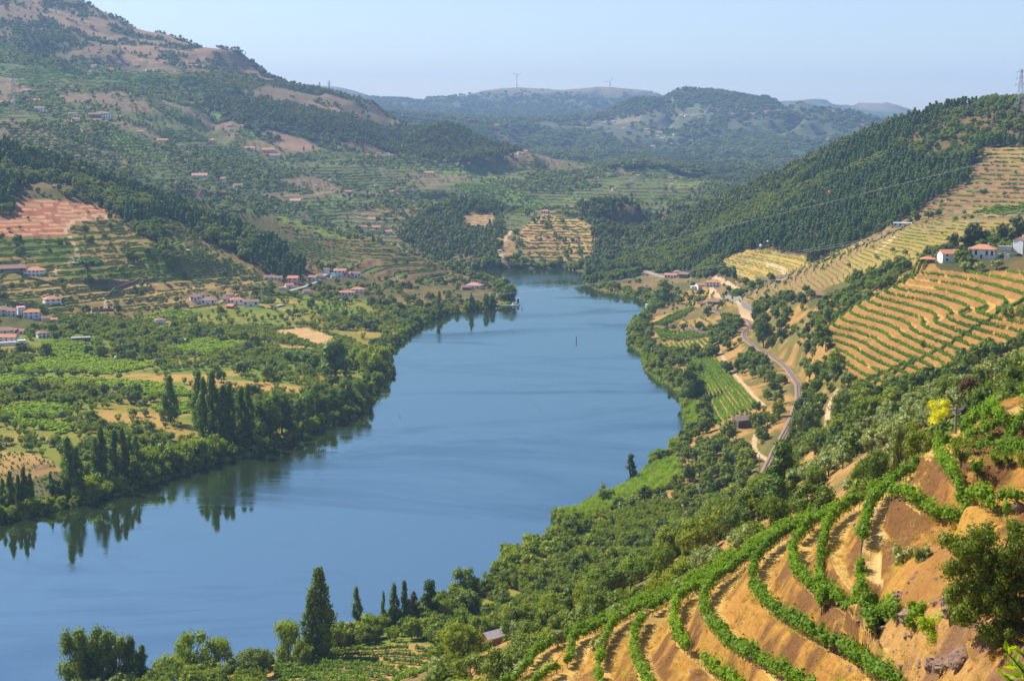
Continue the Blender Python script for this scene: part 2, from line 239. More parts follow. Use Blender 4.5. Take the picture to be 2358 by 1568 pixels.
# ------------------------------------------------------------------ land cover zones (outlines given where they lie on the land)
ZN = ['scrub', 'wood', 'vine', 'dryvine', 'pink', 'lime', 'orchard', 'sand', 'bank', 'terr', 'spur', 'olive', 'mosaic', 'mount', 'dryhill', 'rows', 'knoll', 'oak', 'reed', 'sparse', 'dryfield', 'far', 'corn', 'greenfield', 'farwood', 'thicket']
Zi = {n: i for i, n in enumerate(ZN)}
ZONES = [
 ('mosaic', [(-400, 250), (0, 190), (330, 240), (620, 330), (900, 360), (1250, 350), (1800, 395), (1800, 480), (1560, 500), (1300, 620), (900, 640), (-400, 640)], 1650, 3100),
 ('farwood', [(1380, 345), (1560, 358), (1640, 375), (1760, 395), (1760, 412), (1600, 390), (1400, 372)], 2600, 4400),
 ('mosaic', [(0, 195), (0, 120), (250, 150), (450, 170), (560, 180), (640, 215), (520, 250), (600, 330), (250, 250)], 2700, 3700),
 ('mount', [(-400, -100), (200, -20), (1250, 340), (1200, 372), (900, 365), (600, 330), (480, 230), (640, 190), (400, 160), (0, 100), (-400, 100)], 2700, 5200),
 ('dryhill', [(60, -40), (200, -10), (270, 30), (330, 65), (480, 118), (560, 150), (500, 165), (400, 150), (330, 135), (250, 112), (190, 80), (100, 40)], 3300, 5000),
 ('dryhill', [(505, 118), (560, 105), (650, 165), (760, 198), (690, 200), (600, 188), (545, 170)], 3300, 4400),
 ('dryhill', [(580, 318), (620, 300), (690, 320), (745, 350), (700, 358), (640, 345)], 2600, 3300),
 ('dryhill', [(700, 225), (790, 235), (830, 255), (760, 260)], 2800, 3900),
 ('wood', [(480, 205), (560, 205), (640, 240), (800, 262), (900, 285), (1030, 262), (1190, 345), (1120, 375), (940, 345), (760, 320), (560, 262), (480, 240)], 2800, 4200),
 ('wood', [(-300, 262), (0, 290), (100, 330), (200, 372), (330, 420), (450, 450), (560, 495), (640, 545), (660, 600), (700, 625), (700, 650), (640, 640), (560, 600), (500, 560), (440, 560), (420, 640), (370, 590), (340, 560), (270, 500), (200, 440), (130, 415), (45, 418), (30, 490), (-300, 500)], 1330, 1700),
 ('terr', [(-300, 500), (160, 510), (270, 500), (350, 570), (400, 620), (470, 600), (520, 590), (640, 645), (600, 700), (450, 710), (240, 722), (-300, 730)], 1120, 1500),
 ('terr', [(370, 490), (430, 520), (520, 600), (640, 640), (560, 650), (430, 640), (370, 570)], 1300, 1520),
 ('pink', [(28, 495), (45, 420), (130, 418), (190, 442), (262, 498), (175, 512), (150, 545), (-300, 545), (-300, 510)], 1330, 1520),
 ('vine', [(560, 482), (640, 500), (760, 540), (900, 570), (1000, 605), (1058, 645), (1020, 665), (860, 655), (760, 660), (700, 620), (640, 560)], 1480, 1870),
 ('knoll', [(930, 530), (1000, 482), (1060, 466), (1140, 478), (1160, 530), (1150, 600), (1040, 608), (960, 580)], 1600, 2250),
 ('dryfield', [(1062, 500), (1140, 488), (1150, 518), (1100, 535)], 1850, 2200),
 ('dryfield', [(1135, 600), (1150, 545), (1175, 540), (1190, 600)], 1700, 1900),
 ('terr', [(1185, 545), (1250, 492), (1330, 500), (1430, 545), (1350, 600), (1200, 592)], 1690, 2080),
 ('greenfield', [(1050, 412), (1180, 430), (1270, 470), (1180, 478), (1090, 455)], 1900, 2900),
 ('wood', [(1330, 470), (1420, 462), (1540, 480), (1470, 590), (1400, 610), (1380, 560)], 1650, 2150),
 ('wood', [(1330, 670), (1400, 545), (1470, 530), (1560, 470), (1700, 390), (1870, 320), (2030, 250), (2210, 205), (2700, 160), (2700, 340), (2258, 345), (2240, 385), (2215, 425), (2150, 465), (2110, 492), (2050, 520),
   (1970, 560), (1940, 585), (1872, 608), (1850, 592), (1760, 572), (1720, 575), (1660, 600), (1660, 622), (1700, 645), (1700, 655), (1600, 638), (1500, 625), (1440, 640)], 1225, 2100),
 ('sparse', [(2120, 300), (2190, 262), (2300, 250), (2700, 230), (2700, 335), (2270, 330), (2215, 350), (2130, 372), (2060, 350)], 1400, 1720),
 ('dryfield', [(1660, 602), (1720, 575), (1760, 573), (1862, 592), (1868, 606), (1800, 636), (1740, 655), (1690, 640)], 1150, 1480),
 ('dryvine', [(1680, 700), (1760, 655), (1872, 605), (1970, 560), (2110, 512), (2230, 500), (2700, 490), (2700, 560), (2200, 600), (2090, 612), (1900, 662), (1800, 690), (1720, 705)], 850, 1290),
 ('dryvine', [(2110, 492), (2215, 425), (2250, 380), (2262, 342), (2700, 330), (2700, 490), (2230, 500)], 1140, 1500),
 ('greenfield', [(2235, 492), (2290, 475), (2700, 460), (2700, 488), (2300, 495)], 1140, 1320),
 ('lime', [(-300, 905), (-300, 862), (30, 866), (200, 872), (330, 878), (430, 892), (445, 912), (350, 912), (250, 895), (120, 888)], 700, 1100),
 ('lime', [(0, 858), (90, 830), (170, 812), (260, 830), (380, 840), (250, 862), (140, 858)], 750, 1150),
 ('lime', [(380, 800), (470, 780), (560, 790), (520, 812), (420, 818)], 850, 1200),
 ('lime', [(0, 940), (60, 925), (180, 935), (150, 960), (40, 965)], 600, 1000),
 ('lime', [(95, 790), (150, 782), (230, 800), (180, 822), (110, 818)], 850, 1200),
 ('lime', [(300, 742), (420, 735), (470, 720), (400, 712), (330, 728)], 850, 1300),
 ('lime', [(90, 970), (200, 985), (140, 998), (40, 975), (0, 960)], 600, 1000),
 ('lime', [(230, 925), (330, 950), (330, 1010), (250, 1020), (200, 960)], 600, 900) if False else ('lime', [(350, 935), (430, 925), (440, 955), (370, 960)], 700, 1000),
 ('greenfield', [(640, 800), (730, 808), (720, 835), (650, 828)], 800, 1100),
 ('corn', [(480, 745), (640, 750), (800, 775), (850, 800), (800, 822), (680, 790), (480, 770)], 850, 1200),
 ('sand', [(625, 762), (700, 752), (800, 790), (760, 800), (690, 778)], 850, 1200),
 ('corn', [(110, 722), (240, 725), (380, 745), (320, 765), (200, 750), (110, 745)], 1000, 1250),
 ('dryfield', [(-200, 1050), (0, 1035), (90, 1045), (150, 1075), (145, 1120), (100, 1170), (60, 1130), (-200, 1120)], 600, 950),
 ('rows', [(1572, 830), (1640, 812), (1665, 845), (1700, 885), (1752, 935), (1720, 965), (1690, 985), (1640, 980), (1618, 920), (1600, 870)], 700, 1000),
 ('rows', [(1525, 792), (1635, 780), (1640, 800), (1570, 820), (1540, 815)], 850, 1100),
 ('rows', [(1500, 755), (1640, 765), (1630, 778), (1520, 785)], 900, 1150),
 ('rows', [(1510, 712), (1600, 710), (1560, 740), (1500, 745)], 1000, 1250),
 ('terr', [(1570, 735), (1640, 728), (1680, 745), (1650, 762), (1560, 755)], 1000, 1200),
 ('terr', [(1560, 700), (1565, 665), (1640, 668), (1690, 700), (1630, 710)], 1120, 1400),
 ('terr', [(1885, 768), (1900, 745), (1960, 700), (2080, 640), (2160, 622), (2290, 612), (2700, 600), (2700, 800), (2358, 802), (2270, 822), (2230, 850), (2160, 885), (2060, 905), (1965, 898), (1935, 850)], 500, 850),
 ('sparse', [(2110, 605), (2170, 560), (2700, 540), (2700, 620), (2160, 625)], 745, 960),
 ('olive', [(1740, 1230), (1800, 1130), (1960, 1000), (2120, 920), (2270, 835), (2358, 810), (2700, 770), (2700, 870), (2330, 905), (2230, 1000), (2150, 1040), (1950, 1160), (1800, 1260)], 195, 540),
 ('reed', [(1270, 1190), (1400, 1128), (1480, 1080), (1565, 1060), (1560, 1120), (1440, 1165), (1340, 1205)], 500, 760),
 ('reed', [(1578, 930), (1612, 930), (1612, 995), (1580, 1000)], 600, 950),
 ('rows', [(630, 1528), (760, 1496), (960, 1482), (1120, 1498), (1160, 1600), (600, 1620)], 300, 540),
 ('thicket', [(1390, 1210), (1500, 1160), (1570, 1165), (1565, 1225), (1420, 1262), (1340, 1262)], 450, 700),
]
def zone_map():
    Z = np.full(GX.shape, Zi['scrub'])
    Z[GR > 4300] = Zi['far']; Z[(GR > 1900) & (GR <= 4300)] = Zi['mosaic']
    Z[(GR > 2900) & (GR < 4300) & (GA > math.radians(0.5))] = Zi['far']
    flatL = (GA < math.radians(-1)) & (GR < 1330) & (GR > 450) & (GZ < 17)
    Z[flatL] = Zi['orchard']
    Z[(GA > math.radians(-19.5)) & (GR > 380) & (GR < 1180) & (GZ < 45) & ~flatL & (GU > 1100)] = Zi['oak']
    Z[(GR > 150) & (GR < 1000) & (GU > 1000) & (Z == Zi['scrub'])] = Zi['oak']
    Z[(GR > 300) & (GR < 700) & (GV > 1195) & (GU < 1500) & (GU > 0) & (GZ < 40)] = Zi['orchard']
    WOB = (fbm(GX / 35, GY / 35, 2) - 0.5) * 16 + np.where(GR > 1700, (fbm(GX / 110, GY / 110, 5) - .5) * 60, (fbm(GX / 14, GY / 14, 3) - .5) * 10 * (GR > 600))
    for n, poly, r0, r1 in ZONES:
        wob = WOB
        Z[inpoly(GU + wob, GV - wob * 0.4, poly) & (GR > r0) & (GR < r1)] = Zi[n]
    Z[(GR < 190) & (GZ > 100)] = Zi['spur']
    return Z
ZM = zone_map()
def isz(*n):
    m = np.zeros(ZM.shape, bool)
    for k in n: m |= ZM == Zi[k]
    return m
def blur(a, k=3):
    a = a.astype(float)
    for i in range(k):
        P = np.pad(a, 1, mode='edge'); a = 0.25 * (P[:-2, 1:-1] + P[2:, 1:-1] + P[1:-1, :-2] + P[1:-1, 2:])
    return a
# relief noise
n1 = fbm(GX / 260, GY / 260, 5) - 0.5; n2 = np.abs(fbm(GX / 420 + 9, GY / 420, 4) - 0.5) * 2
amp = np.interp(GR, [200, 1200, 1900, 3000, 4500, 9000, 14000], [0.6, 3, 9, 34, 40, 45, 50])
n3 = fbm(GX / 1500, GY / 1500, 6) - 0.5
far = np.clip((GR - 4300) / 1500, 0, 1)
GZ = GZ + amp * (n1 * (1 - far) + far * n3 * 1.2) * np.clip((GZ - 3) / 14, 0.05, 1) - np.clip((GR - 2300) / 900, 0, 1) * (n2 < 0.22) * (0.22 - n2) * amp * 4.0
GZ = GZ + (fbm(GX / 9, GY / 9, 3) - 0.5) * np.interp(GR, [50, 200, 2000], [0.5, 0.9, 3.0]) * (GZ > 4)
# terraces: real steps
LEV = np.concatenate([np.arange(62, 130, 3.0) - 0.0, [131, 133.4, 136, 139, 142, 145, 148.5, 152, 156, 160, 166, 172, 178]])
LEV = np.concatenate([np.arange(2.0, 62, 3.0), LEV])
def tstep(z, lev, flat=0.5, rise=0.95):
    k = np.clip(np.searchsorted(lev, z) - 1, 0, len(lev) - 2); lo = lev[k]; hi = lev[k + 1]
    f = np.clip((z - lo) / (hi - lo), 0, 1); s = np.clip((f - flat) / (rise - flat), 0, 1); s = s * s * (3 - 2 * s)
    return lo + (hi - lo) * (0.06 * f + 0.94 * s), f
spur = isz('spur')
PHIG = base_h(GA, GR, HPHI) + (fbm(GX / 9, GY / 9, 3) - 0.5) * .5; Zt, Fsp = tstep(PHIG, LEV, 0.42, 0.97); Zt = GZ + (Zt - PHIG) * .92
corner = spur & (GU > 2030) & (GV > 1235) & (GR < 135)
cw = blur(corner, 12); GS = blur(GZ, 60); GZ = GZ * (1 - cw) + GS * cw + cw * ((fbm(GX / 4, GY / 4, 4) - .5) * 1.2 + np.abs(fbm(GX / 7 + 3, GY / 7, 3) - .5) * 1.0)
w = blur(spur & ~corner, 6); GZ = GZ * (1 - w) + Zt * w
LEVT = np.arange(0, 400, 2.4)
tz = GZ + (fbm(GX / 60, GY / 60, 2) - 0.5) * 1.6
Zt, Ft = tstep(tz, LEVT, 0.42, 0.9)
w = blur(isz('terr') & (GR < 900), 3); GZ = GZ * (1 - w) + (Zt + (GZ - tz)) * w
LEVP = np.arange(0, 900, 5.0)
Zt, Fp = tstep(tz, LEVP, 0.5, 0.85)
ZtP, FpP = tstep(tz, np.arange(0, 900, 3.4), 0.35, 0.85); w = blur(isz('pink'), 2); GZ = GZ * (1 - w) + (ZtP + (GZ - tz)) * w
w = blur(isz('vine', 'dryfield') | (isz('terr') & (GR >= 1000)), 2) * 0.9; GZ = GZ * (1 - w) + (Zt + (GZ - tz)) * w
LEVQ = np.arange(0, 900, 4.2)
Zt, Fq = tstep(tz, LEVQ, 0.55, 0.8)
w = blur(isz('mosaic'), 2) * (GR < 3000) * 0.85; GZ = GZ * (1 - w) + (Zt + (GZ - tz)) * w
GZ = GZ + spur * ((np.abs(fbm(GX / 2.6, GY / 1.7, 4) - .5) - .12) * 1.7 * np.clip((Fsp - .45) / .15, 0, 1) * np.clip((1 - Fsp) / .1, 0, 1))
GZ = np.where(inriver, -2.5, np.maximum(GZ, 0.5))
tanel = (GZ - CAMH) / GR
runmax = np.maximum.accumulate(tanel, axis=0)
DA = np.gradient(az)[None, :] * np.ones((NR, 1)); DR = np.gradient(rr)[:, None] * np.ones((1, len(az)))
CELL = GR * DA * DR
LR0, DL = math.log(R0), math.log(R1 / R0) / (NR - 1)
def fidx(X, Y):
    a = np.arctan2(X, Y); r = np.hypot(X, Y)
    return np.interp(a, az, np.arange(len(az))), np.clip((np.log(r) - LR0) / DL, 0, NR - 1.001)
def ground(X, Y):
    j, i = fidx(np.asarray(X, float), np.asarray(Y, float)); j = np.clip(j, 0, len(az) - 1.001)
    i0 = i.astype(int); j0 = j.astype(int); y = i - i0; x = j - j0
    return (GZ[i0, j0] * (1 - x) + GZ[i0, j0 + 1] * x) * (1 - y) + (GZ[i0 + 1, j0] * (1 - x) + GZ[i0 + 1, j0 + 1] * x) * y
def hit(u, v, rmin=40, rmax=13500):                          # first point where the pixel's ray meets the land
    x, y, d = ray(u, v); hh = math.hypot(x, y); rs = rr[(rr > rmin) & (rr < rmax)]
    X = x / hh * rs; Y = y / hh * rs; Zr = CAMH + d / hh * rs; g = np.maximum(ground(X, Y), 0)
    k = np.nonzero(g >= Zr)[0]
    if len(k) == 0: k = int(np.argmin(Zr - g)); r = rs[k]
    else:
        k = k[0]
        if k == 0: r = rs[0]
        else:
            a, b = (Zr - g)[k - 1], (Zr - g)[k]; r = rs[k - 1] + (rs[k] - rs[k - 1]) * a / (a - b + 1e-9)
    X, Y = x / hh * r, y / hh * r
    return float(X), float(Y), float(max(ground(X, Y), 0))

# colours of the land
def c3(*c): return np.array(c, float)
COL = {
 'scrub': (c3(.20, .14, .065), c3(.10, .10, .035)), 'wood': (c3(.11, .085, .04), c3(.045, .055, .022)), 'vine': (c3(.13, .105, .045), c3(.10, .11, .03)),
 'dryvine': (c3(.27, .155, .10), c3(.32, .22, .085)), 'pink': (c3(.34, .16, .115), c3(.42, .24, .16)), 'lime': (c3(.19, .30, .015), c3(.13, .24, .015)),
 'orchard': (c3(.22, .20, .04), c3(.13, .19, .025)), 'sand': (c3(.48, .32, .17), c3(.40, .27, .14)), 'bank': (c3(.12, .13, .04), c3(.08, .10, .03)),
 'terr': (c3(.40, .25, .09), c3(.34, .20, .085)), 'spur': (c3(.5, .33, .12), c3(.34, .19, .085)), 'olive': (c3(.34, .20, .085), c3(.15, .13, .05)),
 'mosaic': (c3(.19, .15, .065), c3(.085, .12, .03)), 'mount': (c3(.17, .12, .065), c3(.05, .075, .03)), 'dryhill': (c3(.26, .165, .09), c3(.10, .10, .045)),
 'rows': (c3(.40, .25, .11), c3(.30, .20, .08)), 'knoll': (c3(.15, .11, .06), c3(.07, .075, .03)), 'oak': (c3(.36, .21, .085), c3(.14, .13, .04)),
 'reed': (c3(.10, .15, .04), c3(.12, .17, .05)), 'sparse': (c3(.15, .10, .05), c3(.075, .08, .03)), 'dryfield': (c3(.40, .27, .10), c3(.32, .20, .09)),
 'far': (c3(.10, .105, .055), c3(.045, .075, .03)), 'corn': (c3(.17, .16, .06), c3(.08, .12, .03)), 'greenfield': (c3(.10, .17, .03), c3(.15, .20, .04)),
 'farwood': (c3(.04, .055, .025), c3(.05, .07, .03)), 'thicket': (c3(.10, .13, .02), c3(.08, .11, .02)),
}
nA = fbm(GX / 55, GY / 55, 5); nB = fbm(GX / 170 + 3, GY / 170, 5); nF = fbm(GX / 900 + 3, GY / 900, 6)
nS = fbm(GX / 6, GY / 6, 4)
VC = np.zeros(GX.shape + (3,)); f1s = fbm(GX / 12, GY / 12, 4)
for n, (a, b) in COL.items():
    m = ZM == Zi[n]
    if not m.any(): continue
    q = nA
    if n in ('mosaic', 'mount'): q = nB
    if n == 'far': q = nF
    if n in ('spur', 'olive'): q = nS
    thr = {'mosaic': 0.47, 'mount': 0.46, 'far': 0.40, 'scrub': 0.5}.get(n, 0.5)
    if n == 'oak': q = f1s
    t = np.clip((q[m] - thr) * (9 if n in ('mosaic', 'mount', 'far') else 5) + 0.5, 0, 1)[:, None]
    VC[m] = a * (1 - t) + b * t
# fields of the wide valley: patchwork of vineyards, meadow and bare plots
m = isz('mosaic')
cellx = GX / 95 + (fbm(GX / 120, GY / 120, 2) - .5) * 2.2; celly = GY / 150 + (fbm(GX / 110 + 5, GY / 110, 2) - .5) * 2.2
hsh = _perm[np.floor(cellx).astype(int) & 255, np.floor(celly).astype(int) & 255]
HS = hsh
VC[m & (hsh > .84)] = c3(.09, .145, .03); VC[m & (hsh > .93)] = c3(.13, .19, .03); VC[m & (hsh < .08)] = c3(.19, .14, .075)
m = isz('far') & (GR < 7000)
VC[m & (hsh < .06) & (GZ < 330)] = c3(.20, .16, .085)
VC[m & (hsh > .93) & (GZ < 300)] = c3(.13, .17, .05)
mt = isz('far') & (GR > 7600)
tt = np.clip((GZ[mt] - 330) / 130 + (nF[mt] - .5) * 2.5, 0, 1)[:, None]
VC[mt] = VC[mt] * (1 - tt) + c3(.33, .24, .16) * tt
mt = isz('far') & (GR < 7600) & (GR > 5000)
tt = np.clip((GZ[mt] - 300) / 80 + (nF[mt] - .5) * 3, 0, .7)[:, None]
VC[mt] = VC[mt] * (1 - tt) + c3(.24, .20, .10) * tt
# terraces: bench and bank have their own soil and grass
def shade_terr(mask, F, bench, bank, f0):
    k = np.clip((F - f0) / 0.08, 0, 1)[mask][:, None]
    base = bench * (1 - k) + bank * k
    VC[mask] = base * (0.75 + 0.5 * nS[mask][:, None])
gx, gy = np.gradient(GZ, axis=0) / DR, np.gradient(GZ, axis=1) / (GR * DA)
SL = np.hypot(gx, gy)
m = spur
Fsp = np.where(corner | (spur & (GU > 2005) & (GV > 1395)) | (spur & (GU > 2120) & (GV > 1060)), 1.0, Fsp)
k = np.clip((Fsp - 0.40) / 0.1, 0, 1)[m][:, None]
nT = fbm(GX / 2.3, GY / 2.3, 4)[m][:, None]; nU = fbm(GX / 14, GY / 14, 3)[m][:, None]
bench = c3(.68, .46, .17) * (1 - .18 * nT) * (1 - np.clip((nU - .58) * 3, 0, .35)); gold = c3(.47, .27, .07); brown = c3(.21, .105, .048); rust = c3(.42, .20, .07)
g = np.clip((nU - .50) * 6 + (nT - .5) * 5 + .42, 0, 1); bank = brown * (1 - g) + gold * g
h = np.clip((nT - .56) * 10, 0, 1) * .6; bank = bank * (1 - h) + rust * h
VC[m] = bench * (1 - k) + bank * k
sp2 = (m & (GU > 2060) & (GV > 1230)); dirt = np.clip((fbm(GX / 5, GY / 5, 3)[sp2][:, None] - .42) * 6, 0, 1)
VC[sp2] = VC[sp2] * (1 - dirt * .6) + c3(.27, .13, .055) * dirt * .6
shade_terr(isz('terr') & (GR < 900), Ft, c3(.60, .39, .12), c3(.36, .20, .075), 0.45)
mm = isz('terr') & (GR >= 1000) & (GU < 1000)
gg = np.clip((nA - .42) * 5, 0, 1)[mm][:, None]
VC[mm] = (c3(.30, .20, .095) * (1 - gg) + c3(.12, .15, .035) * gg) * (0.8 + .4 * nS[mm][:, None])
shade_terr(isz('pink'), FpP, c3(.50, .30, .19), c3(.31, .125, .08), 0.28)
mk = isz('vine'); VC[mk] = np.where((Fp[mk] > .55)[:, None], c3(.17, .10, .06), c3(.10, .125, .03)) * (0.8 + .4 * nS[mk][:, None])
mk = isz('mosaic') & (GR < 3000); rq = (Fq[mk] > .55)[:, None]; VC[mk] = np.where(rq, VC[mk] * .45 + c3(.13, .085, .05) * .55, VC[mk] * 1.12)
# orchard floor patches, sandy track strips
m = isz('orchard'); t = np.clip((fbm(GX / 70 + 8, GY / 28, 4)[m] - .66) * 12, 0, 1)[:, None]; VC[m] = VC[m] * (1 - t) + c3(.38, .24, .085) * t
VC[(GZ < 1.2)] = c3(.10, .10, .04)
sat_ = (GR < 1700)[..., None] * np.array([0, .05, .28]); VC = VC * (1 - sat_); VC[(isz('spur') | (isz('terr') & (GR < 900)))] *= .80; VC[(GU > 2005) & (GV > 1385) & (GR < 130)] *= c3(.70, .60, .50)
# vine rows seen from afar as contour lines: colour, amount, vertical spacing
RC = np.zeros(GX.shape + (4,)); RS = np.full(GX.shape, 2.0)
def rowset(mask, col, amt, sp):
    RC[mask, :3] = col; RC[mask, 3] = amt if np.isscalar(amt) else amt[mask]; RS[mask] = sp
rowset(isz('dryvine'), (.17, .19, .04), 0.55, 1.9)
rowset(isz('dryvine') & (GR > 1140), (.09, .12, .03), 0.7, 3.4)
rowset(isz('vine'), (.055, .09, .02), 0.35, 2.5)
rowset(isz('terr') & (GR > 1000), (.07, .125, .02), 0.25, 2.4)
rowset(isz('mosaic') & (hsh > .2), (.035, .065, .02), 0.12, 4.2)
rowset(isz('dryfield') & (GU > 1600), (.27, .22, .05), 0.5, 1.3)
rowset(isz('dryfield') & (GU < 1300), (.10, .10, .04), 0.6, 2.6)
rowset(isz('far') & (hsh > .55) & (GR < 7000), (.04, .07, .03), 0.5, 9.0)
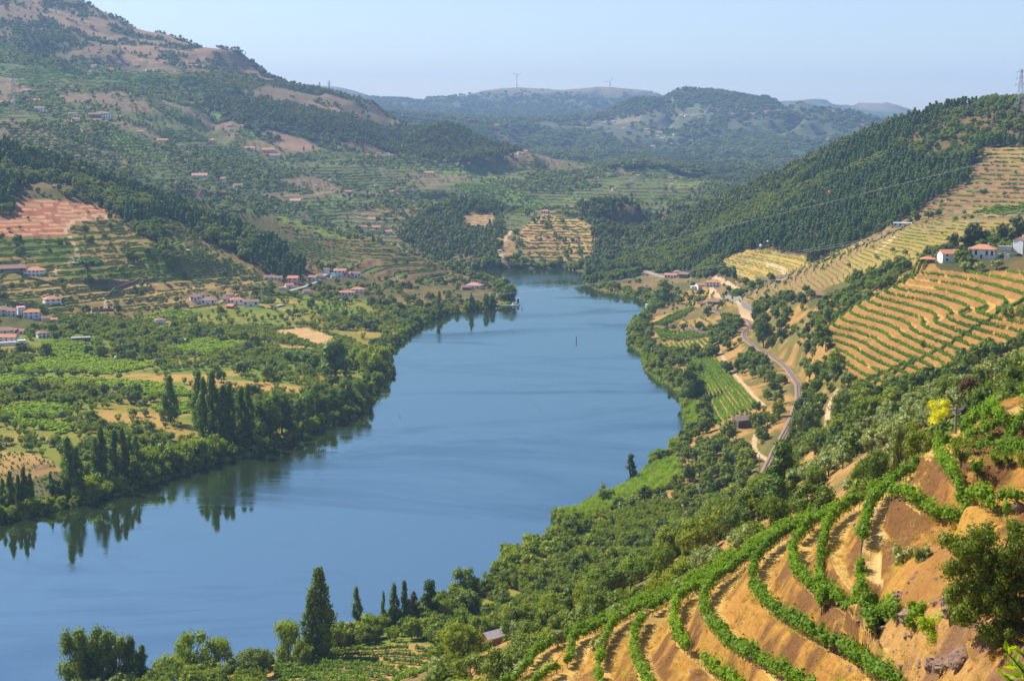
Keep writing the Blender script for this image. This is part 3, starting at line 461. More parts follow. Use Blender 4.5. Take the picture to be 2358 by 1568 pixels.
# tracks cut across the slopes
# ------------------------------------------------------------------ where buildings and lines stand (F pixels of their base); trees keep clear
# (u, v, width px, wall height px, roof kind, roof colour, wall colour, rotation deg, depth ratio, window columns, storeys, label)
O_, B_, G_ = (.52, .22, .115), (.30, .17, .12), (.34, .30, .27)
WH, CR, PK, ST, RD, DK = (.80, .80, .78), (.72, .66, .54), (.78, .42, .40), (.22, .17, .13), (.45, .12, .07), (.10, .065, .05)
HOUSES = [
 (2262, 596, 56, 22, 'hip', O_, WH, -8, .7, 5, 1, 'white house with orange hipped roof on a stone base at the right'), (2184, 604, 40, 20, 'gable', O_, WH, 22, .8, 2, 2, 'white two-storey house with orange roof left of the hipped one'),
 (2136, 606, 30, 9, 'hip', O_, RD, 0, .8, 2, 1, 'small orange-roofed hut left of the white houses'), (2352, 580, 30, 26, 'gable', O_, WH, 60, .8, 1, 2, 'tall pink and white house cut by the right edge'), (2362, 588, 24, 14, 'gable', O_, RD, 0, .8, 1, 1, 'low red house in front of the tall house at the right edge'),
 (2084, 523, 50, 9, 'flat', WH, WH, -4, .35, 5, 1, 'modern white flat-roofed villa above the vineyard'), (2314, 578, 26, 7, 'flat', G_, WH, 0, .8, 0, 1, 'open white carport behind the hipped house'),
 (1612, 667, 18, 11, 'gable', O_, WH, 25, 1, 2, 2, 'small white house with steep orange roof by the river road'), (1596, 668, 10, 9, 'flat', WH, WH, 10, 1, 1, 1, 'tiny white annex beside the steep-roofed house'), (1642, 661, 30, 11, 'hip', O_, WH, -5, .7, 4, 2, 'wide white house with orange hip roof above the river'),
 (1626, 709, 26, 11, 'gable', B_, DK, 8, .6, 3, 1, 'dark stone house beside the railway curve'), (1644, 702, 26, 8, 'gable', B_, ST, -10, .9, 0, 1, 'brown-roofed barn behind the dark stone house'), (1545, 641, 28, 8, 'gable', O_, WH, -10, .5, 4, 1, 'white roadside house by the river cliff'), (1558, 637, 14, 12, 'hip', O_, CR, -10, .8, 2, 2, 'cream two-storey house among the roadside ones'), (1576, 641, 21, 10, 'gable', B_, ST, -15, .8, 0, 1, 'grey barn at the right end of the roadside row'),
 (1714, 984, 50, 18, 'shed', (.20, .14, .11), (.13, .095, .075), 35, .5, 0, 1, 'dark stone barn with sloping roof below the curved vineyard'), (1134, 1482, 44, 17, 'gable', (.42, .37, .34), (.42, .12, .05), 35, .8, 0, 1, 'rust-red shed with grey roof in the near orchard'), (1889, 686, 20, 7, 'gable', B_, ST, 5, .8, 0, 1, 'small dark hut in the gully'), (1792, 652, 12, 3, 'flat', G_, ST, 0, .8, 0, 1, 'tiny tank building in the dry field'),
 (26, 629, 58, 11, 'gable', B_, ST, 5, .5, 3, 1, 'long dark brown barn at the left edge'), (81, 636, 42, 13, 'hip', O_, WH, -12, .7, 5, 2, 'white house with orange roof right of the long barn'), (120, 705, 34, 16, 'hip', O_, WH, 12, .8, 3, 2, 'square white house standing alone under the vineyard'), (49, 726, 16, 18, 'flat', PK, WH, 10, 1, 2, 2, 'white tower-like house with pink side in the left village'), (73, 733, 33, 14, 'hip', O_, WH, -5, .8, 3, 2, 'white house with bright orange roof next to the tower-like one'),
 (6, 728, 40, 14, 'hip', B_, CR, 8, .8, 3, 2, 'big brown-roofed house at the left edge of the village'), (28, 728, 18, 12, 'gable', B_, WH, -8, .9, 2, 2, 'narrow white house left of the tower-like house'), (107, 739, 22, 6, 'gable', B_, CR, 8, .7, 1, 1, 'low brown-roofed outbuilding right of the village'), (126, 742, 14, 7, 'gable', O_, WH, -20, .8, 1, 1, 'tiny orange-roofed outbuilding right of the village'),
 (12, 770, 42, 9, 'hip', B_, CR, 0, .7, 3, 1, 'wide brown-roofed house low in the left village'), (46, 770, 22, 8, 'gable', B_, CR, -20, .8, 2, 1, 'brown gabled house low in the left village'), (20, 788, 38, 12, 'gable', O_, WH, -25, .6, 3, 2, 'white gabled house with long orange roof at the left edge'), (99, 778, 26, 11, 'hip', B_, WH, 15, .8, 3, 2, 'white and brown house right of the low village'), (12, 797, 46, 7, 'flat', G_, WH, 5, .5, 0, 1, 'long white-walled yard building at the left edge'), (50, 792, 16, 8, 'flat', WH, WH, 5, .7, 1, 1, 'small white box building beside the yard'),
 (369, 747, 22, 10, 'hip', B_, WH, 8, .9, 0, 1, 'lone small white cottage in the fields'), (186, 787, 40, 9, 'flat', G_, ST, 3, .5, 2, 1, 'grey flat-roofed shed above the reddish bank'), (236, 718, 46, 9, 'none', B_, ST, 5, .6, 0, 1, 'roofless stone ruin at the end of the track'),
 (449, 692, 22, 9, 'gable', B_, WH, 5, .8, 3, 1, 'leftmost white house of the middle hamlet'), (465, 688, 18, 9, 'gable', B_, CR, 25, .8, 1, 2, 'brown-roofed house second in the middle hamlet'), (481, 702, 32, 11, 'hip', B_, WH, -8, .9, 3, 1, 'largest brown-roofed house of the middle hamlet'), (519, 697, 22, 9, 'gable', B_, CR, 30, .7, 2, 1, 'cream house between the brown and orange roofs of the hamlet'), (530, 688, 16, 10, 'gable', B_, PK, -20, .8, 1, 2, 'pinkish house at the back of the middle hamlet'), (545, 700, 30, 10, 'hip', O_, WH, 0, .7, 3, 1, 'white house with orange hip roof in the middle hamlet'), (578, 706, 35, 12, 'gable', B_, WH, -4, .5, 3, 1, 'long white hall at the right end of the middle hamlet'), (533, 711, 18, 7, 'gable', O_, RD, -40, .8, 1, 1, 'small red outbuilding under the middle hamlet'),
 (620, 645, 24, 7, 'gable', B_, CR, 4, .7, 2, 1, 'brown-roofed house at the left end of the slope hamlet'), (640, 646, 20, 7, 'gable', B_, CR, -6, .7, 2, 1, 'second brown-roofed house of the slope hamlet'), (665, 664, 18, 8, 'gable', O_, WH, 20, .8, 1, 2, 'white house with orange roof in the slope hamlet'), (676, 655, 24, 15, 'gable', O_, PK, -15, .8, 2, 2, 'tall pink house of the slope hamlet'), (650, 668, 16, 5, 'flat', O_, CR, 0, .8, 0, 1, 'low terrace-roofed outbuilding of the slope hamlet'), (722, 648, 20, 10, 'gable', B_, CR, -30, .8, 2, 1, 'cream gabled house left of the blue roof'), (736, 643, 18, 8, 'hip', B_, CR, 10, .8, 2, 1, 'brown hip-roofed house beside the blue roof'),
 (752, 629, 13, 9, 'gable', B_, WH, 0, .8, 1, 2, 'small white house above the blue roof'), (768, 640, 12, 4, 'flat', (.10, .38, .55), WH, 10, .9, 0, 1, 'low building with a bright blue roof'), (784, 637, 28, 14, 'gable', O_, WH, -15, .6, 3, 2, 'tall white house right of the blue roof'), (800, 638, 18, 9, 'gable', O_, PK, -15, .7, 2, 1, 'pinkish annex of the tall white house'), (818, 639, 22, 9, 'gable', B_, WH, 12, .8, 3, 1, 'white house at the right end of the slope hamlet'), (706, 677, 16, 7, 'gable', B_, CR, 5, .8, 1, 1, 'small cottage beside the steep lane'),
 (798, 682, 36, 9, 'hip', O_, WH, -4, .5, 5, 1, 'long white farmhouse with orange roof above the orchards'), (824, 676, 30, 10, 'hip', O_, WH, -10, .7, 3, 2, 'right wing of the long white farmhouse'), (1092, 666, 38, 9, 'hip', (.5, .26, .2), CR, -20, .7, 3, 1, 'big pale-roofed house at the root of the spit'), (1072, 668, 20, 7, 'gable', B_, ST, 15, .8, 1, 1, 'grey barn left of the pale-roofed house'),
 (867, 531, 18, 8, 'gable', O_, WH, -8, .7, 3, 2, 'white house in the middle of the hollow village'), (861, 536, 10, 6, 'gable', O_, CR, 10, .7, 1, 1, 'small house left in the hollow village'), (895, 541, 18, 8, 'gable', O_, WH, -6, .7, 3, 1, 'white house lowest in the hollow village'), (838, 528, 14, 6, 'gable', O_, CR, 5, .7, 2, 1, 'cream house at the left of the hollow village'), (823, 527, 9, 6, 'gable', O_, WH, 0, .8, 1, 1, 'tiny white house at the far left of the hollow village'), (858, 510, 16, 6, 'gable', O_, WH, -15, .7, 2, 1, 'white house higher up in the hollow village'), (836, 500, 9, 6, 'hip', O_, WH, 0, .8, 1, 1, 'tiny house at the top of the hollow village'),
 (1062, 468, 20, 8, 'hip', B_, ST, -5, .8, 3, 1, 'brown-roofed house on top of the wooded knoll'), (1064, 458, 20, 5, 'hip', B_, WH, -5, .8, 3, 1, 'white house behind on top of the wooded knoll'), (1088, 472, 14, 6, 'hip', B_, ST, 5, .8, 1, 1, 'small house right on top of the wooded knoll'), (1256, 493, 20, 7, 'hip', O_, WH, 0, .7, 4, 1, 'lone white house with orange roof over the river head terraces'), (1309, 482, 20, 5, 'gable', B_, ST, 0, .7, 2, 1, 'stone house on the ridge right of the lone white one'),
 (236, 275, 36, 13, 'hip', B_, WH, -6, .5, 7, 2, 'large white mansion on the left valley side'), (218, 272, 26, 8, 'gable', B_, ST, 5, .6, 0, 1, 'dark barn left of the large white mansion'), (168, 269, 18, 7, 'gable', B_, WH, 8, .7, 2, 1, 'white house left of the mansion'), (174, 280, 16, 6, 'gable', O_, WH, 12, .7, 2, 1, 'orange-roofed house below left of the mansion'), (222, 281, 22, 4, 'gable', B_, CR, 0, .7, 2, 1, 'low house under the mansion'), (276, 273, 14, 5, 'gable', O_, CR, 0, .7, 1, 1, 'orange-roofed house right of the mansion'),
 (92, 258, 20, 9, 'gable', B_, WH, -15, .7, 2, 2, 'white house among the trees far left'), (77, 236, 26, 5, 'gable', O_, WH, 0, .5, 3, 1, 'long orange-roofed house far left'), (15, 239, 28, 4, 'gable', O_, CR, 0, .5, 2, 1, 'orange-roofed house at the far left edge'), (60, 212, 20, 4, 'gable', O_, WH, 5, .6, 2, 1, 'house above the long orange-roofed one'), (374, 328, 24, 5, 'gable', O_, CR, 0, .6, 2, 1, 'long orange-roofed farm on the valley side'), (490, 331, 18, 8, 'hip', O_, PK, 0, .8, 2, 2, 'pink house on the valley side'),
 (575, 346, 22, 5, 'gable', O_, WH, 5, .7, 2, 1, 'white house left at the foot of the rocky slope'), (618, 351, 28, 6, 'gable', O_, PK, -5, .6, 3, 1, 'pink house at the foot of the rocky slope'), (628, 362, 32, 4, 'gable', B_, CR, 0, .6, 2, 1, 'long low house below the pink one'), (460, 410, 34, 6, 'gable', (.5, .26, .2), CR, -4, .6, 3, 1, 'long pale-roofed farm in the green terraces'), (515, 416, 14, 5, 'gable', O_, WH, 5, .8, 1, 1, 'small house right of the pale-roofed farm'), (548, 434, 20, 7, 'gable', B_, WH, 5, .8, 2, 1, 'white house below the pale-roofed farm'), (680, 466, 24, 4, 'gable', (.55, .3, .22), CR, 0, .7, 2, 1, 'orange-roofed cottage among the olive trees'), (988, 402, 22, 4, 'gable', O_, CR, 3, .7, 2, 1, 'cottage on the green ridge in the middle'),
]
ORD = ['first', 'second', 'third', 'fourth', 'fifth', 'sixth', 'seventh', 'eighth', 'ninth', 'tenth', 'eleventh', 'twelfth', 'thirteenth', 'fourteenth', 'fifteenth', 'sixteenth', 'seventeenth', 'eighteenth']
def clus(u0, u1, v0, v1, n, lb):
    g = np.random.default_rng(int(u0 + v0)); 
    for q in range(n):
        HOUSES.append((u0 + (u1 - u0) * (q + .5 + .6 * (g.random() - .5)) / n, v0 + (v1 - v0) * g.random(), 7 + 7 * g.random(), 3 + 2.5 * g.random(), ('gable', 'hip')[g.integers(2)], O_ if g.random() > .3 else B_, WH if g.random() > .4 else CR, g.integers(-30, 30), .7, 0, 1, f'{ORD[q]} from the left, ' + lb))
clus(210, 520, 142, 166, 16, 'small orange-roofed house of the village high on the left mountain'); clus(842, 905, 358, 366, 7, 'white house of the row under the dark wooded ridge'); clus(1190, 1300, 345, 356, 12, 'tiny house of the town at the valley gap'); clus(1310, 1560, 352, 372, 9, 'tiny house beyond the town at the foot of the far hill')
clus(1560, 1660, 262, 276, 7, 'tiny house of the village on the hazy middle hill'); clus(1480, 1600, 285, 345, 8, 'tiny white house scattered on the hazy middle hill'); clus(1680, 1800, 255, 270, 8, 'tiny house of the upper village on the hazy hill'); clus(1350, 1440, 280, 300, 5, 'tiny house in the blue side valley'); clus(1580, 1640, 395, 412, 5, 'white farm on the fields before the hazy hill'); clus(1480, 1560, 300, 330, 4, 'tiny house low on the hazy hill')
clus(1010, 1080, 372, 392, 6, 'house in the reddish clearing under the dark knob'); clus(300, 620, 290, 360, 8, 'small farmhouse on the left valley side'); clus(700, 980, 405, 455, 6, 'small farmhouse among the valley terraces'); clus(1330, 1560, 400, 440, 7, 'small farmhouse on the flat land behind the river head')
BLD = []
for h_ in HOUSES:
    rm_ = 60 if h_[1] > 500 else 900
    q_ = hit(h_[0], h_[1], rm_)
    if h_[0] > 2110 and h_[1] > 570: q_ = R(h_[0], h_[1], 800 + (25 if h_[1] < 590 else 0))
    BLD.append(q_)
    dd_ = math.hypot(q_[0], q_[1])
    if dd_ < 2300:                                            # a level pad under each house
        wm_ = h_[2] * dd_ / FPX; ux, uy = q_[0] / dd_, q_[1] / dd_
        t_ = np.clip(1 - (np.hypot(GX - q_[0] - ux * wm_ * .3, GY - q_[1] - uy * wm_ * .3) - wm_ * .75) / 6, 0, 1); GZ = np.where(inriver, GZ, GZ * (1 - t_) + q_[2] * t_)
ROADS = [ # (points, width m, kind, rmin)
 ('track', [(110, 634), (150, 612), (180, 585), (175, 570), (150, 530), (165, 510), (200, 500), (270, 495)], 3.5, 400), ('track', [(248, 712), (243, 688), (262, 670), (322, 648)], 5.5, 400), ('road', [(340, 764), (410, 748)], 4, 400), ('road', [(664, 672), (700, 662), (740, 640), (752, 632), (788, 625)], 5, 400), ('road', [(620, 712), (650, 702)], 6, 400),
 ('road', [(1486, 626), (1500, 630), (1515, 635), (1540, 642)], 4.5, 600), ('track', [(1655, 690), (1640, 668), (1636, 655)], 5, 600), ('track', [(1690, 698), (1715, 706), (1735, 714)], 4, 600), ('track', [(1765, 606), (1800, 618), (1812, 632), (1800, 645)], 4, 600), ('track', [(2160, 1012), (2185, 985), (2215, 957), (2250, 925), (2300, 888), (2370, 840)], 2.6, 100),
 ('track', [(1740, 1000), (1735, 1030), (1745, 1050), (1800, 1060)], 2.6, 300), ('track', [(1925, 990), (1905, 960), (1910, 930), (1925, 900)], 2.4, 300), ('track', [(1155, 600), (1150, 570), (1165, 545), (1180, 530)], 5, 600), ('road', [(1035, 480), (1050, 470), (1062, 466)], 6, 600),
 ('track', [(1620, 820), (1650, 800), (1690, 860), (1745, 920), (1760, 935)], 2.2, 500), ('track', [(1645, 640), (1665, 650), (1700, 665)], 4, 600), ('track', [(440, 665), (470, 640), (520, 620)], 3, 500), ('track', [(420, 560), (430, 575), (445, 585)], 4, 500), ('track', [(2035, 560), (2060, 545), (2020, 580)], 4, 500), ('track', [(1150, 700), (1180, 694)], 8, 500)]
ROADP = [(k, np.array([hit(u, v, rm) for u, v in pts]), w) for k, pts, w, rm in ROADS]
RAILP = np.array([W(u, v, z) for u, v, z in RAIL])
def segd(X, Y, P):
    o = np.full(np.shape(X), 1e9)
    for a, b in zip(P[:-1], P[1:]):
        dx, dy = b[0] - a[0], b[1] - a[1]; t = np.clip(((X - a[0]) * dx + (Y - a[1]) * dy) / (dx * dx + dy * dy + 1e-9), 0, 1); o = np.minimum(o, np.hypot(X - a[0] - t * dx, Y - a[1] - t * dy))
    return o
# the line is laid on a levelled bed
dr_ = segd(GX, GY, RAILP); near_ = (dr_ < 9) & (GZ > 1)
GZ[near_] = GZ[near_] + (20.0 - .0 - GZ[near_]) * np.clip((9 - dr_[near_]) / 4.5, 0, 1) * (np.abs(GZ[near_] - 20) < 14)
# tracks worn into the ground
for k_, P_, w_ in ROADP:
    if k_ == 'track' and np.linalg.norm(P_[0] - P_[-1]) < 900:
        mk = (segd(GX, GY, P_) < w_ * .5) & (GZ > .6); VC[mk] = c3(.47, .33, .18) * (0.85 + .3 * nS[mk][:, None]); RC[mk, 3] = 0
FT = np.array([W(u, v, z) for u, v, z in FTRACK])
sl_ = np.hypot(np.gradient(GZ, axis=0) / DR, np.gradient(GZ, axis=1) / (GR * DA)); dF = segd(GX, GY, FT) + (nS - .5) * .8 + (sl_ > .75) * 9
mc_ = (sl_ > .9) & (GU > 1990) & (GV > 1380) & (GR < 125) & (GR > 60); gk_ = np.clip((fbm(GX / 2.5, GY / 2.5, 4)[mc_][:, None] - .45) * 7, 0, 1); VC[mc_] = c3(.36, .20, .06) * gk_ + c3(.19, .10, .05) * (1 - gk_)
mk = (dF < 1.0) & (GR < 150); VC[mk] = c3(.50, .33, .13) * (0.85 + .3 * nS[mk][:, None])
mk = (dF < .3) & (GR < 150); VC[mk] = c3(.46, .30, .10)
def KEEPOUT(X, Y):
    k = segd(X, Y, RAILP) < 6.5
    for kind, P, w in ROADP:
        if len(P) > 1 and np.linalg.norm(P[0] - P[-1]) < 900: k |= segd(X, Y, P) < w * .5 + 2.2
    for (x, y, z), h_ in zip(BLD, HOUSES):
        d = math.hypot(x, y); wm_ = h_[2] * d / FPX; ux, uy = x / d, y / d
        k |= np.hypot(X - x - ux * wm_ * .3, Y - y - uy * wm_ * .3) < wm_ * .72 + 2
        if d < 2300:
            dx, dy = X - x, Y - y; al = -(dx * ux + dy * uy); la = np.abs(dx * uy - dy * ux); k |= (al > 0) & (al < (90 if h_[0] > 2000 else 45 if d < 600 else 26)) & (la < wm_ * (.9 if d < 600 else .55))
    k |= np.hypot(X - SPX, Y - SPY) < 6
    for (x, y, z), h_ in zip(BLD, HOUSES):
        if 'rust-red shed' in h_[-1]:                         # the clearing on the shed's river-view side
            d = math.hypot(x, y); ux, uy = x / d, y / d; dx, dy = X - x, Y - y; al = -(dx * ux + dy * uy); la = np.abs(dx * uy - dy * ux)
            k |= (al > 0) & (al < 330) & (la < 5.5 * (1 - al / d) + .8) & (ground(X, Y) + 8 > z + (CAMH - z) * al / d)
    k |= (np.hypot(X, Y) < 190) & (Y < 190) & (ground(X, Y) > 95)
    return k
SPX, SPY, _ = hit(203, 650, 400)
def mat(name):
    m = bpy.data.materials.new(name); m.use_nodes = True; nt = m.node_tree
    return m, nt, nt.nodes['Principled BSDF']
def N(nt, t, **kw):
    n = nt.nodes.new(t)
    for k, v in kw.items():
        if k.startswith('i_'):
            key = k[2:]; key = int(key) if key.isdigit() else key
            n.inputs[key].default_value = v
        else: setattr(n, k, v)
    return n
def mixc(nt, a, b, f, blend='MIX'):
    n = nt.nodes.new('ShaderNodeMix'); n.data_type = 'RGBA'; n.blend_type = blend
    for s, val in ((n.inputs[0], f), (n.inputs[6], a), (n.inputs[7], b)):
        if isinstance(val, (int, float)): s.default_value = val
        elif isinstance(val, tuple): s.default_value = val
        else: nt.links.new(val, s)
    return n.outputs[2]
def mth(nt, op, a, b=None, c=None):
    n = nt.nodes.new('ShaderNodeMath'); n.operation = op
    for s, val in zip(n.inputs, (a, b, c)):
        if val is None: continue
        if isinstance(val, (int, float)): s.default_value = val
        else: nt.links.new(val, s)
    return n.outputs[0]
gm, nt, bs = mat('ground')
vc = N(nt, 'ShaderNodeVertexColor', layer_name='soil'); rc = N(nt, 'ShaderNodeVertexColor', layer_name='rowcol')
rs = N(nt, 'ShaderNodeAttribute', attribute_name='rowsp')
geo = N(nt, 'ShaderNodeNewGeometry'); sx = N(nt, 'ShaderNodeSeparateXYZ'); nt.links.new(geo.outputs['Position'], sx.inputs[0])
def noise(nt, scale, detail=4, rough=.6, vec=None):
    n = N(nt, 'ShaderNodeTexNoise', i_Scale=scale, i_Detail=detail, i_Roughness=rough)
    nt.links.new((vec or geo.outputs['Position']), n.inputs['Vector']); return n.outputs[0]
nz = noise(nt, 0.03, 3); nb = noise(nt, 0.35, 4); nm = noise(nt, 0.02, 5); nfz = noise(nt, 1.8, 5, .7)
zz = mth(nt, 'ADD', sx.outputs[2], mth(nt, 'MULTIPLY', nz, 5.0))
fr = mth(nt, 'FRACT', mth(nt, 'DIVIDE', zz, rs.outputs['Fac']))
st = mth(nt, 'GREATER_THAN', 0.42, fr)
brk = mth(nt, 'GREATER_THAN', nb, 0.42)
amt = mth(nt, 'MULTIPLY', mth(nt, 'MULTIPLY', st, brk), rc.outputs['Alpha'])
c = mixc(nt, vc.outputs[0], rc.outputs[0], amt)
k = mth(nt, 'ADD', mth(nt, 'MULTIPLY', nfz, 1.1), 0.45)
cc = N(nt, 'ShaderNodeCombineColor'); [nt.links.new(k, cc.inputs[i]) for i in range(3)]
c = mixc(nt, c, cc.outputs[0], 1.0, 'MULTIPLY')
nt.links.new(c, bs.inputs['Base Color']); bs.inputs['Roughness'].default_value = 0.95; bs.inputs['Specular IOR Level'].default_value = 0.1
bp = N(nt, 'ShaderNodeBump', i_Strength=0.6, i_Distance=0.6); nt.links.new(nfz, bp.inputs['Height']); nt.links.new(bp.outputs[0], bs.inputs['Normal'])

def quick_mesh(name, V, F, m=None, smooth=False):
    V = np.asarray(V, np.float32); F = np.asarray(F, np.int32); me = bpy.data.meshes.new(name)
    me.vertices.add(len(V)); me.vertices.foreach_set('co', V.ravel()); n = F.shape[1]
    me.loops.add(F.size); me.loops.foreach_set('vertex_index', F.ravel())
    me.polygons.add(len(F)); me.polygons.foreach_set('loop_start', np.arange(0, F.size, n, dtype=np.int32))
    me.polygons.foreach_set('use_smooth', np.full(len(F), bool(smooth)))
    me.update(calc_edges=True)
    if m is not None: me.materials.append(m)
    return me
def link(name, me, parent=None, **props):
    o = bpy.data.objects.new(name, me); C.objects.link(o)
    if parent is not None: o.parent = parent
    for k, v in props.items(): o[k] = v
    return o
def tag(o, label=None, cat=None, group=None, kind=None):
    if label: o['label'] = label
    if cat: o['category'] = cat
    if group: o['group'] = group
    if kind: o['kind'] = kind
    return o
na = len(az); idx = np.arange(NR * na).reshape(NR, na)
Q = np.stack([idx[:-1, :-1], idx[:-1, 1:], idx[1:, 1:], idx[1:, :-1]], -1).reshape(-1, 4)[:, ::-1]
me = quick_mesh('ground', np.stack([GX, GY, GZ], -1).reshape(-1, 3), Q, gm, True)
def vattr(name, arr):
    a = me.color_attributes.new(name, 'FLOAT_COLOR', 'POINT')
    if arr.shape[-1] == 3: arr = np.concatenate([arr, np.ones(arr.shape[:-1] + (1,))], -1)
    a.data.foreach_set('color', arr.astype(np.float32).ravel())
vattr('soil', VC); vattr('rowcol', RC)
a = me.attributes.new('rowsp', 'FLOAT', 'POINT'); a.data.foreach_set('value', RS.astype(np.float32).ravel())
tag(link('ground', me), kind='structure')

# water
wm, nt, bs = mat('water')
bs.inputs['Base Color'].default_value = (.012, .03, .022, 1); bs.inputs['Roughness'].default_value = 0.04
out = nt.nodes['Material Output']
gl = N(nt, 'ShaderNodeBsdfGlossy', i_Roughness=0.035); gl.inputs['Color'].default_value = (.74, .91, 1.0, 1)
df = N(nt, 'ShaderNodeBsdfDiffuse'); df.inputs['Color'].default_value = (.02, .032, .008, 1)
geo = N(nt, 'ShaderNodeNewGeometry'); mp = N(nt, 'ShaderNodeMapping', i_Scale=(.06, .55, 1)); nt.links.new(geo.outputs['Position'], mp.inputs[0])
w1 = N(nt, 'ShaderNodeTexNoise', i_Scale=0.8, i_Detail=5, i_Roughness=.65); nt.links.new(mp.outputs[0], w1.inputs[0])
mp2 = N(nt, 'ShaderNodeMapping', i_Scale=(.0035, .010, 1), i_Rotation=(0, 0, .3)); nt.links.new(geo.outputs['Position'], mp2.inputs[0])
w2 = N(nt, 'ShaderNodeTexNoise', i_Scale=1.0, i_Detail=6, i_Roughness=.62, i_Distortion=.8); nt.links.new(mp2.outputs[0], w2.inputs[0])
pt = mth(nt, 'MINIMUM', mth(nt, 'MAXIMUM', mth(nt, 'MULTIPLY', mth(nt, 'SUBTRACT', w2.outputs[0], .49), 9.0), 0.0), 1.0)
bp = N(nt, 'ShaderNodeBump', i_Strength=0.22, i_Distance=0.3)
pw = mth(nt, 'MULTIPLY', w1.outputs[0], mth(nt, 'ADD', mth(nt, 'MULTIPLY', pt, 1.9), .10)); nt.links.new(pw, bp.inputs['Height'])
nt.links.new(bp.outputs[0], gl.inputs['Normal'])
nt.links.new(mixc(nt, (.72, .93, 1.0, 1), (.56, .76, .88, 1), pt), gl.inputs['Color'])
nt.links.new(mth(nt, 'ADD', mth(nt, 'MULTIPLY', pt, .10), .03), gl.inputs['Roughness'])
fz = N(nt, 'ShaderNodeFresnel', i_IOR=8.0); nt.links.new(bp.outputs[0], fz.inputs['Normal'])
ms = N(nt, 'ShaderNodeMixShader'); nt.links.new(fz.outputs[0], ms.inputs[0]); nt.links.new(df.outputs[0], ms.inputs[1]); nt.links.new(gl.outputs[0], ms.inputs[2])
nt.links.new(ms.outputs[0], out.inputs[0])
xs = np.array([x for x, y in river_xy]); ys = np.array([y for x, y in river_xy])
V = [(-900, 150, 0), (500, 150, 0), (500, 2300, 0), (-900, 2300, 0)]
tag(link('river_water', quick_mesh('river_water', V, [(0, 1, 2, 3)], wm)), kind='structure')
# ------------------------------------------------------------------ vegetation: prototypes
def leafmat(name, ca, cb, trans=0.3, gloss=0.0):
    trans = min(trans * 1.25, .5)
    if name != 'dry_grass': ca = (ca[0] * 1.25, ca[1] * 1.25, ca[2] * .62); cb = (cb[0] * 1.32, cb[1] * 1.3, cb[2] * .60)
    m, nt, bs = mat(name); out = nt.nodes['Material Output']
    oi = N(nt, 'ShaderNodeObjectInfo'); geo = N(nt, 'ShaderNodeNewGeometry')
    n1 = N(nt, 'ShaderNodeTexNoise', i_Scale=0.018, i_Detail=3); nt.links.new(geo.outputs['Position'], n1.inputs[0])
    n2 = N(nt, 'ShaderNodeTexNoise', i_Scale=0.9, i_Detail=2); nt.links.new(geo.outputs['Position'], n2.inputs[0])
    f = mth(nt, 'ADD', mth(nt, 'MULTIPLY', oi.outputs['Random'], .55), mth(nt, 'MULTIPLY', mth(nt, 'SUBTRACT', mth(nt, 'ADD', n1.outputs[0], n2.outputs[0]), .72), 1.1))
    f = mth(nt, 'MINIMUM', mth(nt, 'MAXIMUM', f, 0.0), 1.0)
    c = mixc(nt, (*ca, 1), (*cb, 1), f)
    nt.links.new(c, bs.inputs['Base Color']); bs.inputs['Roughness'].default_value = 0.55; bs.inputs['Specular IOR Level'].default_value = 0.25 + gloss
    tr = N(nt, 'ShaderNodeBsdfTranslucent'); ct = mixc(nt, c, (1.25, 1.3, .45, 1), 1.0, 'MULTIPLY'); nt.links.new(ct, tr.inputs[0])
    ms = N(nt, 'ShaderNodeMixShader'); ms.inputs[0].default_value = trans
    nt.links.new(bs.outputs[0], ms.inputs[1]); nt.links.new(tr.outputs[0], ms.inputs[2]); nt.links.new(ms.outputs[0], out.inputs[0])
    return m
LM = {
 'oak': leafmat('oak_leaves', (0.051, 0.088, 0.014), (0.146, 0.189, 0.022), .25), 'olive': leafmat('olive_leaves', (0.119, 0.160, 0.080), (0.260, 0.291, 0.152), .15, .1),
 'orchard': leafmat('orchard_leaves', (0.091, 0.163, 0.015), (0.231, 0.254, 0.020), .35), 'poplar': leafmat('poplar_leaves', (0.062, 0.114, 0.018), (0.148, 0.205, 0.025), .3),
 'willow': leafmat('willow_leaves', (0.149, 0.212, 0.037), (0.263, 0.306, 0.056), .35), 'pine': leafmat('pine_needles', (0.043, 0.092, 0.022), (0.107, 0.166, 0.028), .12),
 'eucalyptus': leafmat('eucalyptus_leaves', (0.052, 0.076, 0.027), (0.096, 0.119, 0.037), .15), 'cypress': leafmat('cypress_leaves', (0.028, 0.054, 0.015), (0.049, 0.082, 0.020), .1),
 'shrub': leafmat('shrub_leaves', (0.101, 0.147, 0.022), (0.241, 0.274, 0.037), .3), 'reed': leafmat('reed_blades', (0.175, 0.272, 0.050), (0.298, 0.374, 0.100), .3),
 'vine': leafmat('vine_leaves', (0.069, 0.153, 0.009), (0.176, 0.276, 0.014), .4), 'farvine': leafmat('far_vine_leaves', (0.097, 0.176, 0.020), (0.193, 0.283, 0.028), .3),
 'yellow': leafmat('yellow_green_leaves', (0.455, 0.459, 0.015), (0.630, 0.578, 0.025), .4), 'dull': leafmat('far_wood_leaves', (0.048, 0.082, 0.019), (0.131, 0.163, 0.030), .2),
 'stone_pine': leafmat('stone_pine_needles', (0.052, 0.093, 0.022), (0.105, 0.145, 0.031), .15), 'rust': leafmat('reddish_leaves', (.06, .035, .018), (.11, .055, .03), .1),
 'lime': leafmat('pergola_leaves', (0.178, 0.278, 0.012), (0.328, 0.411, 0.020), .4), 'ivy': leafmat('ivy_leaves', (0.035, 0.076, 0.013), (0.070, 0.128, 0.019), .2), 'bare': leafmat('bare_twigs', (.10, .085, .09), (.15, .12, .12), .1),
 'corn': leafmat('maize_leaves', (0.131, 0.206, 0.030), (0.280, 0.303, 0.060), .3),
}
